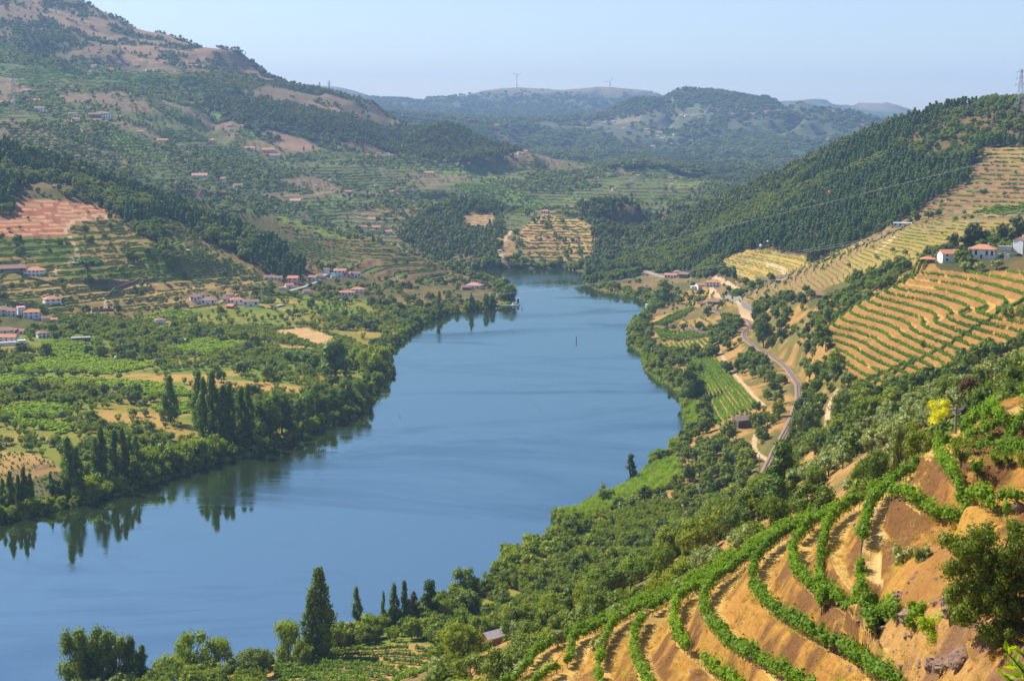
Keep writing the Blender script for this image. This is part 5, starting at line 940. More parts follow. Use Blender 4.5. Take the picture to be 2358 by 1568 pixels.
px_tree('thin_poplar', 953, 1440, 82, 36, 'leafless brownish tree beside the twin poplars', mkey='bare', rmin=300); px_tree('pine', 990, 1430, 96, 44, 'dark pointed tree right of the leafless one', rmin=300); px_tree('elm', 1066, 1374, 74, 76, 'broad pointed green tree at the water on the near bank', rmin=300)
for u, v, hp, wp, k, mk, lb in [(172, 1590, 150, 84, 'elm', 'orchard', 'leftmost tree of the group at the bottom left'), (204, 1592, 140, 74, 'elm', 'shrub', 'tree with yellowing leaves in the bottom left group'), (240, 1590, 150, 76, 'elm', 'poplar', 'feathery tree in the bottom left group'), (274, 1588, 138, 60, 'elm', 'orchard', 'slender tree in the middle of the bottom left group'),
    (304, 1586, 122, 44, 'poplar', None, 'dark poplar near the right of the bottom left group'), (330, 1582, 96, 36, 'poplar', None, 'small dark poplar ending the bottom left group'), (448, 1548, 96, 104, 'willow', None, 'wide weeping willow at the lower edge of the river'), (506, 1546, 78, 74, 'willow', None, 'weeping willow right of the widest one'),
    (386, 1574, 74, 80, 'willow', None, 'lower greyish willow left of the widest weeping willow'), (664, 1524, 96, 78, 'willow', None, 'light green willow left of the largest poplar'), (700, 1530, 66, 50, 'willow', None, 'small light willow at the foot of the largest poplar'), (590, 1560, 70, 84, 'oak', None, 'leafy dark bush right of the weeping willows'), (780, 1490, 62, 50, 'willow', None, 'light leafy tree just right of the largest poplar'), (850, 1470, 56, 56, 'willow', None, 'light bushy tree in front of the slim pointed poplar')]:
    px_tree(k, u, v, hp, wp, lb, mkey=mk, rmin=300)
for u, v, hp, wp, lb in [(1180, 1312, 60, 62, 'yellowish willow at the inlet of the near bank'), (1225, 1296, 58, 60, 'second yellowish willow by the inlet'), (1265, 1290, 52, 58, 'third yellowish willow by the inlet'), (1395, 1160, 48, 46, 'pale shrubby willow at the reed bed')]: px_tree('willow', u, v, hp, wp, lb, rmin=300)
for u, v, hp, wp, k, mk, lb in [(2188, 958, 92, 92, 'oak', None, 'big dark tree left of the walled road'), (2232, 940, 70, 60, 'oak', 'rust', 'reddish-brown tree leaning over the walled road'), (2256, 962, 62, 48, 'oak', 'ivy', 'round very dark green tree at the road'), (2160, 1000, 84, 60, 'elm', 'yellow', 'bright yellow-green tree by the road'),
    (1942, 980, 78, 74, 'oak', None, 'dark spreading oak left of the tall olive slope'), (2030, 940, 56, 60, 'oak', None, 'dark oak below the double vine row'), (1860, 1015, 84, 66, 'oak', None, 'large dark oak right of the railway'), (1800, 1165, 150, 74, 'pine', None, 'tall pine beside the railway'), (1788, 1190, 90, 60, 'pine', None, 'lower pine at the foot of the tall railway pine'),
    (2068, 1092, 112, 60, 'willow', 'olive', 'feathery grey-green tree above the vine row edge'), (2030, 1085, 70, 54, 'willow', 'olive', 'smaller feathery tree left of the taller feathery one'), (2118, 1062, 74, 76, 'oak', 'shrub', 'leafy walnut-green tree by the top of the vine edge'), (2213, 1078, 74, 66, 'orchard', 'shrub', 'fruit tree with a crooked dark trunk on the upper bank'), (2250, 1106, 60, 40, 'orchard', 'vine', 'small tree with a thin pale trunk below the fruit tree'),
    (2292, 1072, 40, 36, 'orchard', 'vine', 'first small bushy tree of the row on the upper right terrace'), (2322, 1074, 40, 34, 'orchard', 'vine', 'second small bushy tree of the row on the upper right terrace'), (2352, 1078, 46, 38, 'orchard', 'shrub', 'small tree at the right edge on the upper terrace'),
    (2193, 582, 40, 26, 'eucalyptus', None, 'lowest eucalyptus left of the white houses'), (2222, 582, 42, 28, 'eucalyptus', None, 'eucalyptus behind the left white house'), (2240, 577, 62, 38, 'eucalyptus', None, 'tallest eucalyptus of the left clump behind the houses'), (2262, 574, 44, 34, 'eucalyptus', None, 'eucalyptus right of the tallest one'), (2308, 566, 50, 28, 'eucalyptus', None, 'eucalyptus left in the pair at the right edge'), (2340, 566, 62, 38, 'eucalyptus', None, 'tall eucalyptus right in the pair at the right edge'),
    (2222, 627, 24, 32, 'olive', None, 'left olive tree of three below the white houses'), (2256, 627, 24, 32, 'olive', None, 'middle olive tree of three below the white houses'), (2295, 620, 22, 32, 'olive', None, 'right olive tree of three below the white houses'),
    (2078, 1292, 64, 58, 'shrub', 'olive', 'larger round grey-green bush on the bank under the vine row'), (2125, 1288, 56, 46, 'shrub', 'olive', 'smaller dark round bush right of the larger one'), (1745, 745, 44, 34, 'oak', None, 'dark tree at the head of the upper railway curve'), (1765, 712, 34, 20, 'cypress', None, 'dark pointed tree among the gully trees'), (1758, 800, 64, 48, 'oak', None, 'large dark oak over the railway curve'),
    (2110, 1424, 62, 78, 'shrub', 'vine', 'green bramble bush on the rock face'), (2150, 1455, 70, 84, 'shrub', 'lime', 'bright lime creeper spilling over the rocks'), (2125, 800, 20, 16, 'shrub', None, 'tiny bush on the terrace'), (2320, 735, 34, 34, 'shrub', 'shrub', 'tall broom bush on the upper right terraces'), (2350, 748, 46, 34, 'shrub', 'shrub', 'broom bush cut by the right edge of the picture'),
    (2110, 925, 40, 46, 'orchard', 'shrub', 'yellowish broom tree below the diagonal vine rows'), (1378, 1505, 42, 46, 'olive', None, 'silvery olive tree left of the vineyard edge'), (1425, 1432, 44, 50, 'olive', None, 'silvery olive tree above the vineyard edge'), (1560, 1370, 36, 50, 'olive', None, 'round olive tree close to the outer vine rows'), (1285, 1490, 46, 46, 'olive', None, 'dark olive tree near the orange hut')]:
    px_tree(k, u, v, hp, wp, lb, mkey=mk, sink=(.5 if k == 'shrub' and v > 1200 else 0))
# big leaning tree in the lower right corner
bx, by, bz = R(2352, 1500, 78)
bz = float(ground(bx, by))
r = link('holm_oak', None); r.location = (bx, by, bz); tag(r, 'big dark holm oak leaning left in the lower right corner', 'tree')
g = np.random.default_rng(5); k = 58
top = np.array(R(2285, 1250, 80)) - np.array((bx, by, bz)); L = float(np.linalg.norm(top))
cen = []
for uu, vv in [(2215, 1262), (2250, 1235), (2290, 1222), (2335, 1215), (2365, 1240), (2195, 1310), (2235, 1300), (2275, 1285), (2320, 1280), (2360, 1300), (2190, 1350), (2230, 1350), (2270, 1345), (2310, 1345), (2350, 1350), (2200, 1395), (2245, 1400), (2290, 1400), (2335, 1405), (2370, 1400), (2225, 1435), (2275, 1450), (2320, 1455), (2360, 1460), (2300, 1490), (2345, 1250), (2380, 1350)]:
    for q in range(2): cen.append(np.array(R(uu + g.normal() * 9, vv + g.normal() * 9, 76 + g.random() * 5)) - (bx, by, bz))
cen = np.array(cen); ex_ = cen[g.integers(0, len(cen), 90)] * .5 + cen[g.integers(0, len(cen), 90)] * .5; cen = np.concatenate([cen, ex_ + g.normal(size=ex_.shape) * .5])
rad = (.30 + .34 * g.random((len(cen), 1))) * np.ones((1, 3))
lv = leaves(g, cen, rad, 300, .10, asp=1.7, shell=.25); co = cores(g, cen, rad, .34)
link('crown', mesh_q('crown', [(lv[0], lv[1], 0), (co[0], co[1], 0)], [LM['oak']]), r)
tr = [tube([(0, 0, -.5), tuple(top * .35 + (.3, 0, 0)), tuple(top * .7)], [.26, .18, .07], 8)]
for c_ in cen[::3]: b_ = top * (.25 + .5 * g.random()); tr.append(tube([b_, (b_ + c_) / 2, c_], [.09, .05, .02], 5))
tv, tf = join(tr); link('trunk', mesh_q('trunk', [(tv, tf, 0)], [bark]), r)
# twig with leaves close to the camera in the corner
r = link('leafy_branch', None); b0 = np.array(R(2420, 1640, 9.0)); r.location = tuple(b0); tag(r, 'bright green leafy twig poking in at the bottom right corner', 'branch')
V, F = [], []; tw_ = []; g = np.random.default_rng(11)
for tip in [(2318, 1500), (2330, 1530), (2345, 1490), (2312, 1555), (2352, 1545), (2340, 1575)]:
    e_ = np.array(R(tip[0], tip[1], 9 + g.normal() * .2)) - b0; tw_.append(tube([(0, 0, 0), e_ * .5 + (0, 0, .03), e_], [.014, .009, .004], 5))
    for q in range(11):
        t = .35 + .65 * q / 10; p = e_ * t; d = e_ / np.linalg.norm(e_) + g.normal(size=3) * .7; d /= np.linalg.norm(d); s = np.cross(d, g.normal(size=3)); s /= np.linalg.norm(s); n_ = np.cross(d, s) * .006
        l = .075 + .03 * g.random(); w_ = l * .2; o = len(V)
        V += [p, p + d * l * .35 + s * w_ + n_, p + d * l, p + d * l * .35 - s * w_ + n_, p + d * l * .7 + s * w_ * .7, p + d * l * .7 - s * w_ * .7]; F += [(o, o + 1, o + 4, o + 2), (o, o + 2, o + 5, o + 3)]
link('leaves', mesh_q('leaves', [(np.array(V), np.array(F), 0)], [LM['lime']]), r); tv, tf = join(tw_); link('twig', mesh_q('twig', [(tv, tf, 0)], [bark]), r)

# where a scattered thing stands, told by the nearest landmark
LAND = [(1134, 1480, 'the rust-red shed'), (738, 1500, 'the largest near-bank poplar'), (448, 1530, 'the widest weeping willow'), (240, 1580, 'the bottom left tree group'), (1066, 1370, 'the broad pointed bank tree'), (920, 1440, 'the twin poplars'), (1220, 1300, 'the yellowish willows'), (1300, 1200, 'the reedy point'),
 (1453, 1110, 'the column-shaped ivy tree'), (1800, 1150, 'the tall railway pine'), (1714, 984, 'the stone barn'), (1598, 920, 'the lone tree by the curved vineyard'), (1840, 890, 'the railway bend'), (1860, 1000, 'the large oak beside the railway'), (1942, 970, 'the spreading oak of the olive slope'), (2160, 990, 'the bright yellow tree'), (2188, 950, 'the big tree by the walled road'), (2068, 1080, 'the tall feathery tree'),
 (1425, 1430, 'the silvery olive at the vineyard edge'), (1285, 1490, 'the dark olive near the shed'), (1560, 1370, 'the round olive by the outer rows'), (2262, 590, 'the hipped white house'), (2136, 606, 'the small orange-roofed hut'), (1889, 686, 'the small gully hut'), (1642, 660, 'the wide white river house'), (1626, 705, 'the dark stone house'), (1527, 700, 'the big tree behind the moored boat'), (1758, 790, 'the large oak over the railway curve'), (1712, 770, 'the upper railway curve'),
 (2084, 520, 'the modern flat-roofed villa'), (2322, 735, 'the tall broom bush'), (2120, 830, 'the long diagonal vine row'), (2349, 236, 'the tall hilltop pylon'), (2284, 300, 'the orange-tinted pylon'), (1910, 443, 'the orange marker ball'), (1752, 566, 'the white marker balls'), (1700, 640, 'the pale dry field'), (1327, 786, 'the channel post'),
 (203, 650, 'the stone pine'), (120, 700, 'the square white house'), (186, 785, 'the grey flat-roofed shed'), (99, 775, 'the low left village'), (369, 745, 'the lone field cottage'), (578, 705, 'the middle hamlet'), (700, 655, 'the slope hamlet'), (800, 680, 'the long white farmhouse'), (1092, 664, 'the pale-roofed spit house'), (772, 860, 'the big dark riverside tree'), (494, 1020, 'the tallest bank poplars'), (394, 970, 'the isolated poplar clump'), (262, 1100, 'the left poplar row'), (420, 1075, 'the pale willow bushes'), (266, 823, 'the lower white ball'), (427, 782, 'the upper white ball'), (50, 1100, 'the dry golden field'), (1012, 727, 'the slim poplar near the spit'), (130, 460, 'the pink terraces'), (1700, 1240, 'the middle of the vine row edge'), (2000, 1420, 'the sandy track'), (1180, 1560, 'the low end of the vine rows'), (1480, 1200, 'the green orchard thicket'), (1590, 1100, 'the wood above the reeds')]
LANDA = np.array([(a, b) for a, b, c in LAND], float); LCNT = {}
DIRW = ['right of', 'above right of', 'above', 'above left of', 'left of', 'below left of', 'below', 'below right of']
def place_labels(us, vs, what):
    CAPN = 17
    """labels such as 'round oak, third closest above the stone barn' for picture positions us, vs"""
    out = [None] * len(us); grp = {}
    for q, (u, v) in enumerate(zip(us, vs)):
        d = np.hypot(LANDA[:, 0] - u, LANDA[:, 1] - v); l = int(np.argmin(d)); s_ = int(round(math.atan2(LANDA[l, 1] - v, u - LANDA[l, 0]) / (math.pi / 4))) % 8; grp.setdefault((l, s_), []).append((d[l], q))
    for (l, s_), lst in grp.items():
        lst.sort()
        for n_, (d, q) in enumerate(lst):
            if n_ < CAPN: out[q] = (f'{what}, {ORD[n_] + " " if n_ else ""}closest {DIRW[s_]} {LAND[l][2]}', None)
            else: out[q] = (f'{what} farther {DIRW[s_]} {LAND[l][2]}', 1)
    return out
# scattered trees: the 300 that show largest are things, the rest of their kind one mass
LBL = {'oak': 'dark green round oak', 'olive': 'grey-green round olive tree', 'orchard': 'small leafy fruit tree', 'poplar': 'poplar', 'willow': 'light green bank willow', 'pine': 'dark green pointed pine', 'shrub': 'low green shrub'}
MASSN = {'oak': ('oak_trees', 'remaining round oaks crowding the woods and banks'), 'olive': ('olive_trees', 'remaining grey-green olive trees across the slopes'), 'orchard': ('orchard_trees', 'remaining small fruit trees of the orchards'), 'willow': ('willow_trees', 'remaining light willows along the banks'), 'pine': ('pine_trees', 'remaining pines covering the wooded hills'), 'shrub': ('shrubs', 'remaining low shrubs on banks and slopes')}
for kind, lst in POOL.items():
    P = np.concatenate([a[0] for a in lst]); h = np.concatenate([a[1] for a in lst]); wf = np.concatenate([a[2] for a in lst]); rg = np.concatenate([a[3] for a in lst])
    keepm = ~KEEPOUT(P[:, 0], P[:, 1]); P, h, wf, rg = P[keepm], h[keepm], wf[keepm], rg[keepm]
    d = np.linalg.norm(P - np.array([0, 0, CAMH]), axis=1); u_, v_ = proj(P[:, 0], P[:, 1], P[:, 2] + h * .5)
    j_, i_ = fidx(P[:, 0], P[:, 1]); rm_ = runmax[np.clip(i_.astype(int) - 1, 0, NR - 1), np.clip(j_.astype(int), 0, len(az) - 1)]
    seen = (u_ > -10) & (u_ < 2368) & (v_ > -10) & (v_ < 1578) & ((P[:, 2] + h * .6 - CAMH) / np.hypot(P[:, 0], P[:, 1]) > rm_)
    order = np.argsort(-(h / d) * seen); top_ = order[:300]
    pl_ = place_labels(u_[top_], v_[top_], LBL[kind])
    for q, (lb_, _) in zip(top_, pl_):
        mk_ = None
        if kind == 'oak' and rng.random() < .35: mk_ = ('orchard', 'shrub')[rng.integers(2)]; lb_ = lb_.replace('dark green', 'light green')
        if kind == 'orchard' and rng.random() < .25: mk_ = 'shrub'; lb_ = lb_.replace('small leafy', 'pale leafy')
        tree(kind, *P[q], h[q], h[q] * SHAPE[kind][0] * wf[q] * (.85 + .3 * rng.random()), lb_, f'{LBL[kind]}s {REG[rg[q]]}', mk_)
    rest = np.setdiff1d(np.arange(len(P)), top_); n = len(rest)
    if n:
        lod = 1
        S_ = np.stack([h[rest] * wf[rest], h[rest] * wf[rest], h[rest]], 1); S_[:, :2] *= (.85 + .3 * rng.random((n, 1)))
        mass(MASSN[kind][0], MASSN[kind][1], P[rest] - (0, 0, .1), S_, rng.integers(0, 4, n), [proto(kind, q, lod, None if q < 3 or kind not in ('oak', 'shrub') else 'orchard') for q in range(4)])
# ------------------------------------------------------------------ vines
post_m, nt, bs = mat('post_wood'); bs.inputs['Base Color'].default_value = (.22, .16, .11, 1); bs.inputs['Roughness'].default_value = .9
def resample(P, step):
    P = np.array(P, float); d = np.r_[0, np.cumsum(np.linalg.norm(np.diff(P, axis=0), axis=1))]; n = max(int(d[-1] / step), 2); t = np.linspace(0, d[-1], n)
    return np.stack([np.interp(t, d, P[:, k]) for k in range(3)], 1), d[-1]
def smooth(P, it=2):
    P = np.array(P, float)
    for _ in range(it):
        Q = [P[0]]
        for a, b in zip(P[:-1], P[1:]): Q += [a * .75 + b * .25, a * .25 + b * .75]
        P = np.array(Q + [P[-1]])
    return P
def vine_foliage(P, seed, per, leaf, hw, z0, z1, snap=True, mk='vine'):
    g = np.random.default_rng(seed); Q_, L = resample(P, .45); k = len(Q_)
    if snap: Q_[:, 2] = ground(Q_[:, 0], Q_[:, 1])
    gap = (vnoise(Q_[:, 0] * .35 + seed, Q_[:, 1] * .35) > .17); Q_ = Q_[gap]; k = len(Q_)
    if k < 2: return None
    vig = .55 + .8 * vnoise(Q_[:, 0] * 1.1 + seed * 3, Q_[:, 1] * 1.1)
    cen = Q_ + g.normal(size=(k, 3)) * (.10, .10, .06); hh = (z1 - z0) / 2 * vig; cen[:, 2] += z0 + hh
    rad = np.stack([hw * (.7 + .6 * g.random(k)), hw * (.7 + .6 * g.random(k)), hh], 1)
    lv = leaves(g, cen, rad, per, leaf, out=.6, up=.55, asp=1.15, shell=.35); co = cores(g, cen, rad, .62)
    sh = cen[g.random(k) < .5]; 
    parts = [(lv[0], lv[1], 0), (co[0], co[1], 0)]
    if len(sh):
        ts = sh + (0, 0, (z1 - z0) * .55); l2 = leaves(g, ts, np.full((len(sh), 3), .28) * (hw / .5), 4, leaf, out=.2, up=.2, shell=.2); parts.append((l2[0], l2[1], 0))
    return mesh_q('foliage', parts, [LM[mk]])
FL = {'a': 'straight inner vine row beside the sandy track', 'b': 'short inner vine row second from the track', 'c': 'curved vine row ending at the sandy track', 'd': 'long hooked vine row sweeping to the bottom edge', 'e': 'curved vine row next outside the long hooked one', 'f': 'vine row bending below the fifth terrace nose',
      'g': 'narrow upright vine row near the bottom centre', 'h': 'leftmost upright vine row at the bottom edge', 'i': 'diagonal outer vine row running to the bottom edge', 'j': 'outermost low diagonal vine row at the bottom', 'k': 'vine row slanting down right towards the bushes', 'l': 'steep vine row descending from the top of the edge', 'm': 'short vine row near the right edge on the brown bank'}
PM_T = tube([(0, 0, -.2), (0, 0, 1.55)], [.045, .04], 5); PMESH = mesh_q('post', [(PM_T[0], PM_T[1], 0)], [post_m])
def near_row(P, key, label, group='vine rows of the foreground spur', per=52, leaf=.19):
    P = smooth(P, 2); P[:, 2] = ground(P[:, 0], P[:, 1]); r = link('vine_row', None); tag(r, label, 'vine row', group); r.location = (0, 0, 0)
    fm = vine_foliage(P, sum(map(ord, key)) * 3 + 1, per, leaf, .50, .45, 1.75)
    link('foliage', fm, r)
    Q_, L = resample(P, 1.1); Q_[:, 2] = ground(Q_[:, 0], Q_[:, 1]); st_ = []
    for p in Q_: st_.append(tube([p - (0, 0, .1), p + (.05, .03, .35), p + (-.03, .04, .8)], [.035, .028, .02], 4))
    v, f = join(st_); link('vine_stems', mesh_q('vine_stems', [(v, f, 0)], [bark]), r)['kind'] = 'stuff'
    Q_, L = resample(P, 6.0)
    for p in Q_[:18]: o = link('post', PMESH, r); o.location = (p[0], p[1], float(ground(p[0], p[1])))
for k_, P in ROW3D.items(): near_row([(x, y, z) for x, y, z in P], k_, FL[k_])
for key, pts, lb in [('n', [(2262, 1000), (2274, 967), (2294, 930), (2314, 897)], 'vine row climbing the left side of the upper right triangle bank'), ('o', [(2314, 897), (2335, 915), (2358, 935), (2385, 955)], 'vine row on the right side of the upper right triangle bank'),
    ('p', [(2225, 1000), (2262, 968), (2290, 975), (2310, 985)], 'vine row along the foot of the upper right triangle bank'), ('q', [(2318, 1040), (2340, 1000), (2358, 975), (2380, 955)], 'vine row rising to the right edge of the picture'), ('r', [(2215, 1010), (2235, 985), (2262, 962)], 'short vine row beside the walled road'), ('s', [(2225, 1022), (2260, 1015), (2300, 1005), (2330, 985)], 'vine row under the small golden bank'),
    ('t', [(2160, 1044), (2200, 1040), (2260, 1046), (2310, 1048), (2380, 1052)], 'vine row in front of the small trees on the upper terrace')]:
    P = [hit(u, v) for u, v in pts]; near_row(P, key, lb)
# traced contour rows on the middle terraces
def contour_rows(mask, lev, zoff=None, minlen=8, hole=3):
    """polylines following equal height inside mask; one list of 3-D points per row"""
    zf = GZT; ga = np.abs(np.gradient(zf, axis=1) / (GR * DA)); gr = np.abs(np.gradient(zf, axis=0) / DR); rows = []
    for T in (0, 1):
        mk = mask & ((ga <= gr * 1.15) if T == 0 else (ga > gr)); A = zf if T == 0 else zf.T; M = mk if T == 0 else mk.T
        kk = np.floor(A / lev).astype(int); C_ = (kk[1:] != kk[:-1]) & M[1:] & M[:-1]; open_ = {}; tmp = {}
        tol = 9 if T == 0 else 7
        for j in np.nonzero(C_.any(0))[0]:
            new = {}; zc = A[:, j]
            for i in np.nonzero(C_[:, j])[0]:
                L = int(max(kk[i, j], kk[i + 1, j])); t = min(max((L * lev - zc[i]) / (zc[i + 1] - zc[i] + 1e-9), 0), 1); p_ = i + t; best = None
                for key, val in open_.items():
                    if key[0] == L and key not in new and j - val[1] <= hole and abs(val[0] - p_) < tol and (best is None or abs(open_[best][0] - p_) > abs(val[0] - p_)): best = key
                if best is None: best = (L, j, p_); tmp[best] = []
                if T == 0: r_ = rr[i] * (rr[i + 1] / rr[i]) ** t; a_ = az[j]
                else: r_ = rr[j]; a_ = az[i] + (az[i + 1] - az[i]) * t
                tmp[best].append((r_ * math.sin(a_), r_ * math.cos(a_))); new[best] = (p_, j)
            for key, val in open_.items():
                if key not in new and j - val[1] <= hole: new[key] = val
            open_ = new
        for key, p in tmp.items():
            if len(p) < 3: continue
            P = np.array(p); L = np.linalg.norm(np.diff(P, axis=0), axis=1).sum()
            if L >= minlen: rows.append((L, np.c_[P, ground(P[:, 0], P[:, 1])]))
    return rows
rows_tmp = {}
GZT = blur(tz, 3)
def row_objects(rows, label, group, per, leaf, hw, z1, mk='vine', seed=100, cap=300):
    rows = sorted(rows, key=lambda t: -t[0] / np.linalg.norm(t[1].mean(0)))
    rows = rows[:cap]; mid = np.array([P[len(P) // 2] for L, P in rows]); mu, mv = proj(mid[:, 0], mid[:, 1], mid[:, 2]); pl_ = place_labels(mu, mv, label)
    for q, (L, P) in enumerate(rows):
        P = smooth(P[::2] if len(P) > 8 else P, 1)
        fm = vine_foliage(P, seed + q, per, leaf, hw, .3, z1, mk=mk)
        if fm: fm.name = 'vine_row'; tag(link('vine_row', fm), pl_[q][0], 'vine row', group)
R_mid = contour_rows(isz('terr') & (GR < 900), 2.4)
row_objects(R_mid, 'terrace vine row', 'vine rows of the golden terraces', 8, .5, .5, 1.7)
for key, pts, lb in [('da', [(1975, 912), (2010, 888), (2060, 862), (2120, 830), (2180, 798), (2250, 755), (2300, 728), (2358, 690)], 'long straight diagonal vine row crossing the terraces'), ('db', [(1962, 900), (2010, 872), (2060, 850), (2100, 832)], 'shorter diagonal vine row left of the long straight one')]:
    P = smooth([hit(u, v, 300) for u, v in pts], 2); fm = vine_foliage(P, 77, 14, .45, .75, .2, 2.0); fm.name = 'vine_row'; tag(link('vine_row', fm), lb, 'vine row', 'vine rows of the golden terraces')
# flat riverside plots: straight or swept rows
def plot_rows(left, right, n, label, group, per=6, leaf=.6, hw=.6, z1=1.8, mk='vine', rm=500):
    A = smooth([hit(u, v, rm) for u, v in left], 2); B = smooth([hit(u, v, rm) for u, v in right], 2); A, _ = resample(A, 1e9) if len(A) < 2 else (A, 0)
    m = 24; ta = np.linspace(0, 1, m)
    def rs_(P): d = np.r_[0, np.cumsum(np.linalg.norm(np.diff(P, axis=0), axis=1))]; return np.stack([np.interp(ta * d[-1], d, P[:, k]) for k in range(3)], 1)
    A, B = rs_(A), rs_(B)
    for q in range(n):
        t = (q + .5) / n; P = A * (1 - t) + B * t; fm = vine_foliage(P, 300 + q, per, leaf, hw, .3, z1, mk=mk)
        if fm: fm.name = 'vine_row'; tag(link('vine_row', fm), f'{ORD[q]} {label}', 'vine row', group)
plot_rows([(1572, 832), (1592, 862), (1612, 900), (1622, 940), (1642, 978)], [(1642, 814), (1668, 850), (1700, 885), (1722, 905), (1752, 938)], 11, 'swept vine row from the river in the curved vineyard by the stone barn', 'rows of the curved riverside vineyard', 9, .55, .7)
plot_rows([(1612, 935), (1625, 960), (1650, 982)], [(1700, 905), (1722, 940), (1712, 965)], 4, 'short swept vine row from the river just above the stone barn', 'rows of the curved riverside vineyard', 8, .5)
plot_rows([(1528, 795), (1545, 812), (1570, 822)], [(1625, 783), (1636, 792), (1640, 803)], 9, 'vine row from the river in the small golden plot', 'rows of the small golden plot', 6, .6)
plot_rows([(1502, 757), (1560, 766), (1635, 764)], [(1524, 786), (1580, 785), (1632, 778)], 7, 'vine row from the top of the bright green riverside plot', 'rows of the bright green plot', 8, .6)
plot_rows([(1502, 748), (1540, 728), (1590, 709)], [(1530, 750), (1570, 735), (1600, 712)], 6, 'dark vine row from the top in the plot behind the riverside trees', 'rows of the dark green plot', 8, .7, mk='farvine')
plot_rows([(640, 1525), (760, 1500), (960, 1490), (1110, 1500)], [(620, 1610), (760, 1600), (950, 1590), (1130, 1580)], 13, 'vine row from the top in the low vineyard at the bottom edge', 'rows of the low bottom vineyard', 16, .4, .75, rm=300)
# distant vineyards: rows as one mass per hillside
vb = np.random.default_rng(9); vc_ = np.zeros((5, 3)); vc_[:, 0] = np.linspace(-.4, .4, 5); vc_[:, 2] = .5
lv = leaves(vb, vc_, np.full((5, 3), .22) * (1, 1, 1.9), 9, .3); co = cores(vb, vc_, np.full((5, 3), .2) * (1, 1, 2), .9)
BUSH = {k: mesh_q('vine_bush', [(lv[0], lv[1], 0), (co[0], co[1], 0)], [LM[k]]) for k in ('farvine', 'lime', 'corn', 'orchard')}
def row_mass(name, label, mask, lev, L=4.0, hw=1.1, hh=1.7, mk='farvine', every=1, drop=.15):
    rows = contour_rows(mask & VISM & ((GZ + 4 - CAMH) / GR > runmax - .004), lev, minlen=10)
    P, Rz = [], []
    for l_, Q_ in rows:
        S_, _ = resample(Q_, L * .8); 
        if len(S_) < 2: continue
        d = np.gradient(S_, axis=0); kp = rng.random(len(S_)) > drop; P.append(S_[kp]); Rz.append(np.arctan2(d[:, 1], d[:, 0])[kp])
    if not P: return
    P = np.concatenate(P); Rz = np.concatenate(Rz); P[:, 2] = ground(P[:, 0], P[:, 1]); n = len(P)
    mass(name, label, P, np.stack([np.full(n, L), hw * (.7 + .6 * rng.random(n)), hh * (.7 + .6 * rng.random(n))], 1), np.zeros(n, int), [BUSH[mk]], rot=Rz)
row_mass('brown_hill_vine_rows', 'thin vine rows ringing the brown hill beyond the golden terraces', isz('dryvine') & (GR < 1140), 1.9, drop=.3, hw=.8, hh=1.1, mk='lime')
row_mass('upper_hill_vine_rows', 'dark green vine rows on the reddish slope under the hilltop wood', isz('dryvine') & (GR >= 1140), 3.4, drop=.35)
row_mass('left_terrace_vine_rows', 'green vine rows on the terraces above the left bank village', isz('terr') & (GR > 1000), 2.4, hw=1.3, hh=1.8, drop=.12)
row_mass('second_hill_vine_rows', 'dark green vine rows on the terraced hill behind the village', isz('vine'), 2.2, L=6, drop=.06, hw=1.5)
row_mass('dry_plot_vine_rows', 'yellowish vine rows of the dry plots', isz('dryfield') & (GU > 1600), 1.3, drop=.4, mk='lime', hw=.7, hh=1.0)
row_mass('valley_vine_rows', 'vine rows on the patchwork of terraces in the wide valley', isz('mosaic') & (HS > .2), 4.2, L=9, hw=2.2, hh=2.0, drop=.08)
def carpet(name, label, mask, area, sx_, sz_, mk, msh=None):
    X, Y, Z, i, j = sample(mask, area, 3); n = len(X)
    mass(name, label, pack(X, Y, Z), np.stack([sx_ * (.7 + .6 * rng.random(n)), sx_ * .8 * (.7 + .6 * rng.random(n)), sz_ * (.6 + .8 * rng.random(n))], 1), np.zeros(n, int), [msh or BUSH[mk]])
carpet('pergola_vines', 'bright lime-green pergola vines forming a flat carpet on the left bank', isz('lime'), 3.5, 3.0, 1.5, 'lime')
carpet('maize_plants', 'green to straw-coloured maize plants in the long left bank field', isz('corn'), 5, 2.0, 2.0, 'corn')
carpet('green_field_vines', 'low green vines of the small green fields', isz('greenfield'), 12, 4, 1.3, 'farvine')
carpet('young_vines', 'small young plants dotted over the dry golden field', isz('dryfield') & (GR < 950), 14, 1.1, 1.0, 'farvine')
rd = np.random.default_rng(4); bl = []
for q in range(46):
    a_ = rd.random() * 6.28; r_ = rd.random() ** .5 * .5; x, y = math.cos(a_) * r_, math.sin(a_) * r_; dx, dy = rd.normal(size=2) * .13; hgt = .6 + .4 * rd.random(); w_ = .035
    v = np.array([(x - w_, y, 0), (x + w_, y, 0), (x + dx + w_, y + dy, hgt * .7), (x + dx - w_, y + dy, hgt * .7), (x + dx * 2.6, y + dy * 2.6, hgt)]); bl.append((v, np.array([(0, 1, 2, 3), (3, 2, 4, 4)])))
V = np.concatenate([b[0] for b in bl]); F = np.concatenate([np.array([(0, 1, 2, 3)]) + 5 * q for q in range(46)]); F3 = np.concatenate([np.array([(3, 2, 4)]) + 5 * q for q in range(46)])
REED = mesh_q('reed_clump', [(V, F, 0), (V, F3, 0)], [LM['reed']])
carpet('reed_bed', 'pale green reeds filling the bank corners beside the water', isz('reed'), 1.6, 2.2, 3.4, 'reed', REED)
def shore_reeds(S, n_):
    Q2 = along(S, 1.2, -1, 2.5, 1); Z_ = np.maximum(ground(Q2[:, 0], Q2[:, 1]), -.2); n = len(Q2)
    mass('shore_reeds', n_, np.c_[Q2, Z_], np.stack([1.4 + rng.random(n), 1.4 + rng.random(n), 1.0 + 1.6 * rng.random(n)], 1), np.zeros(n, int), [REED])
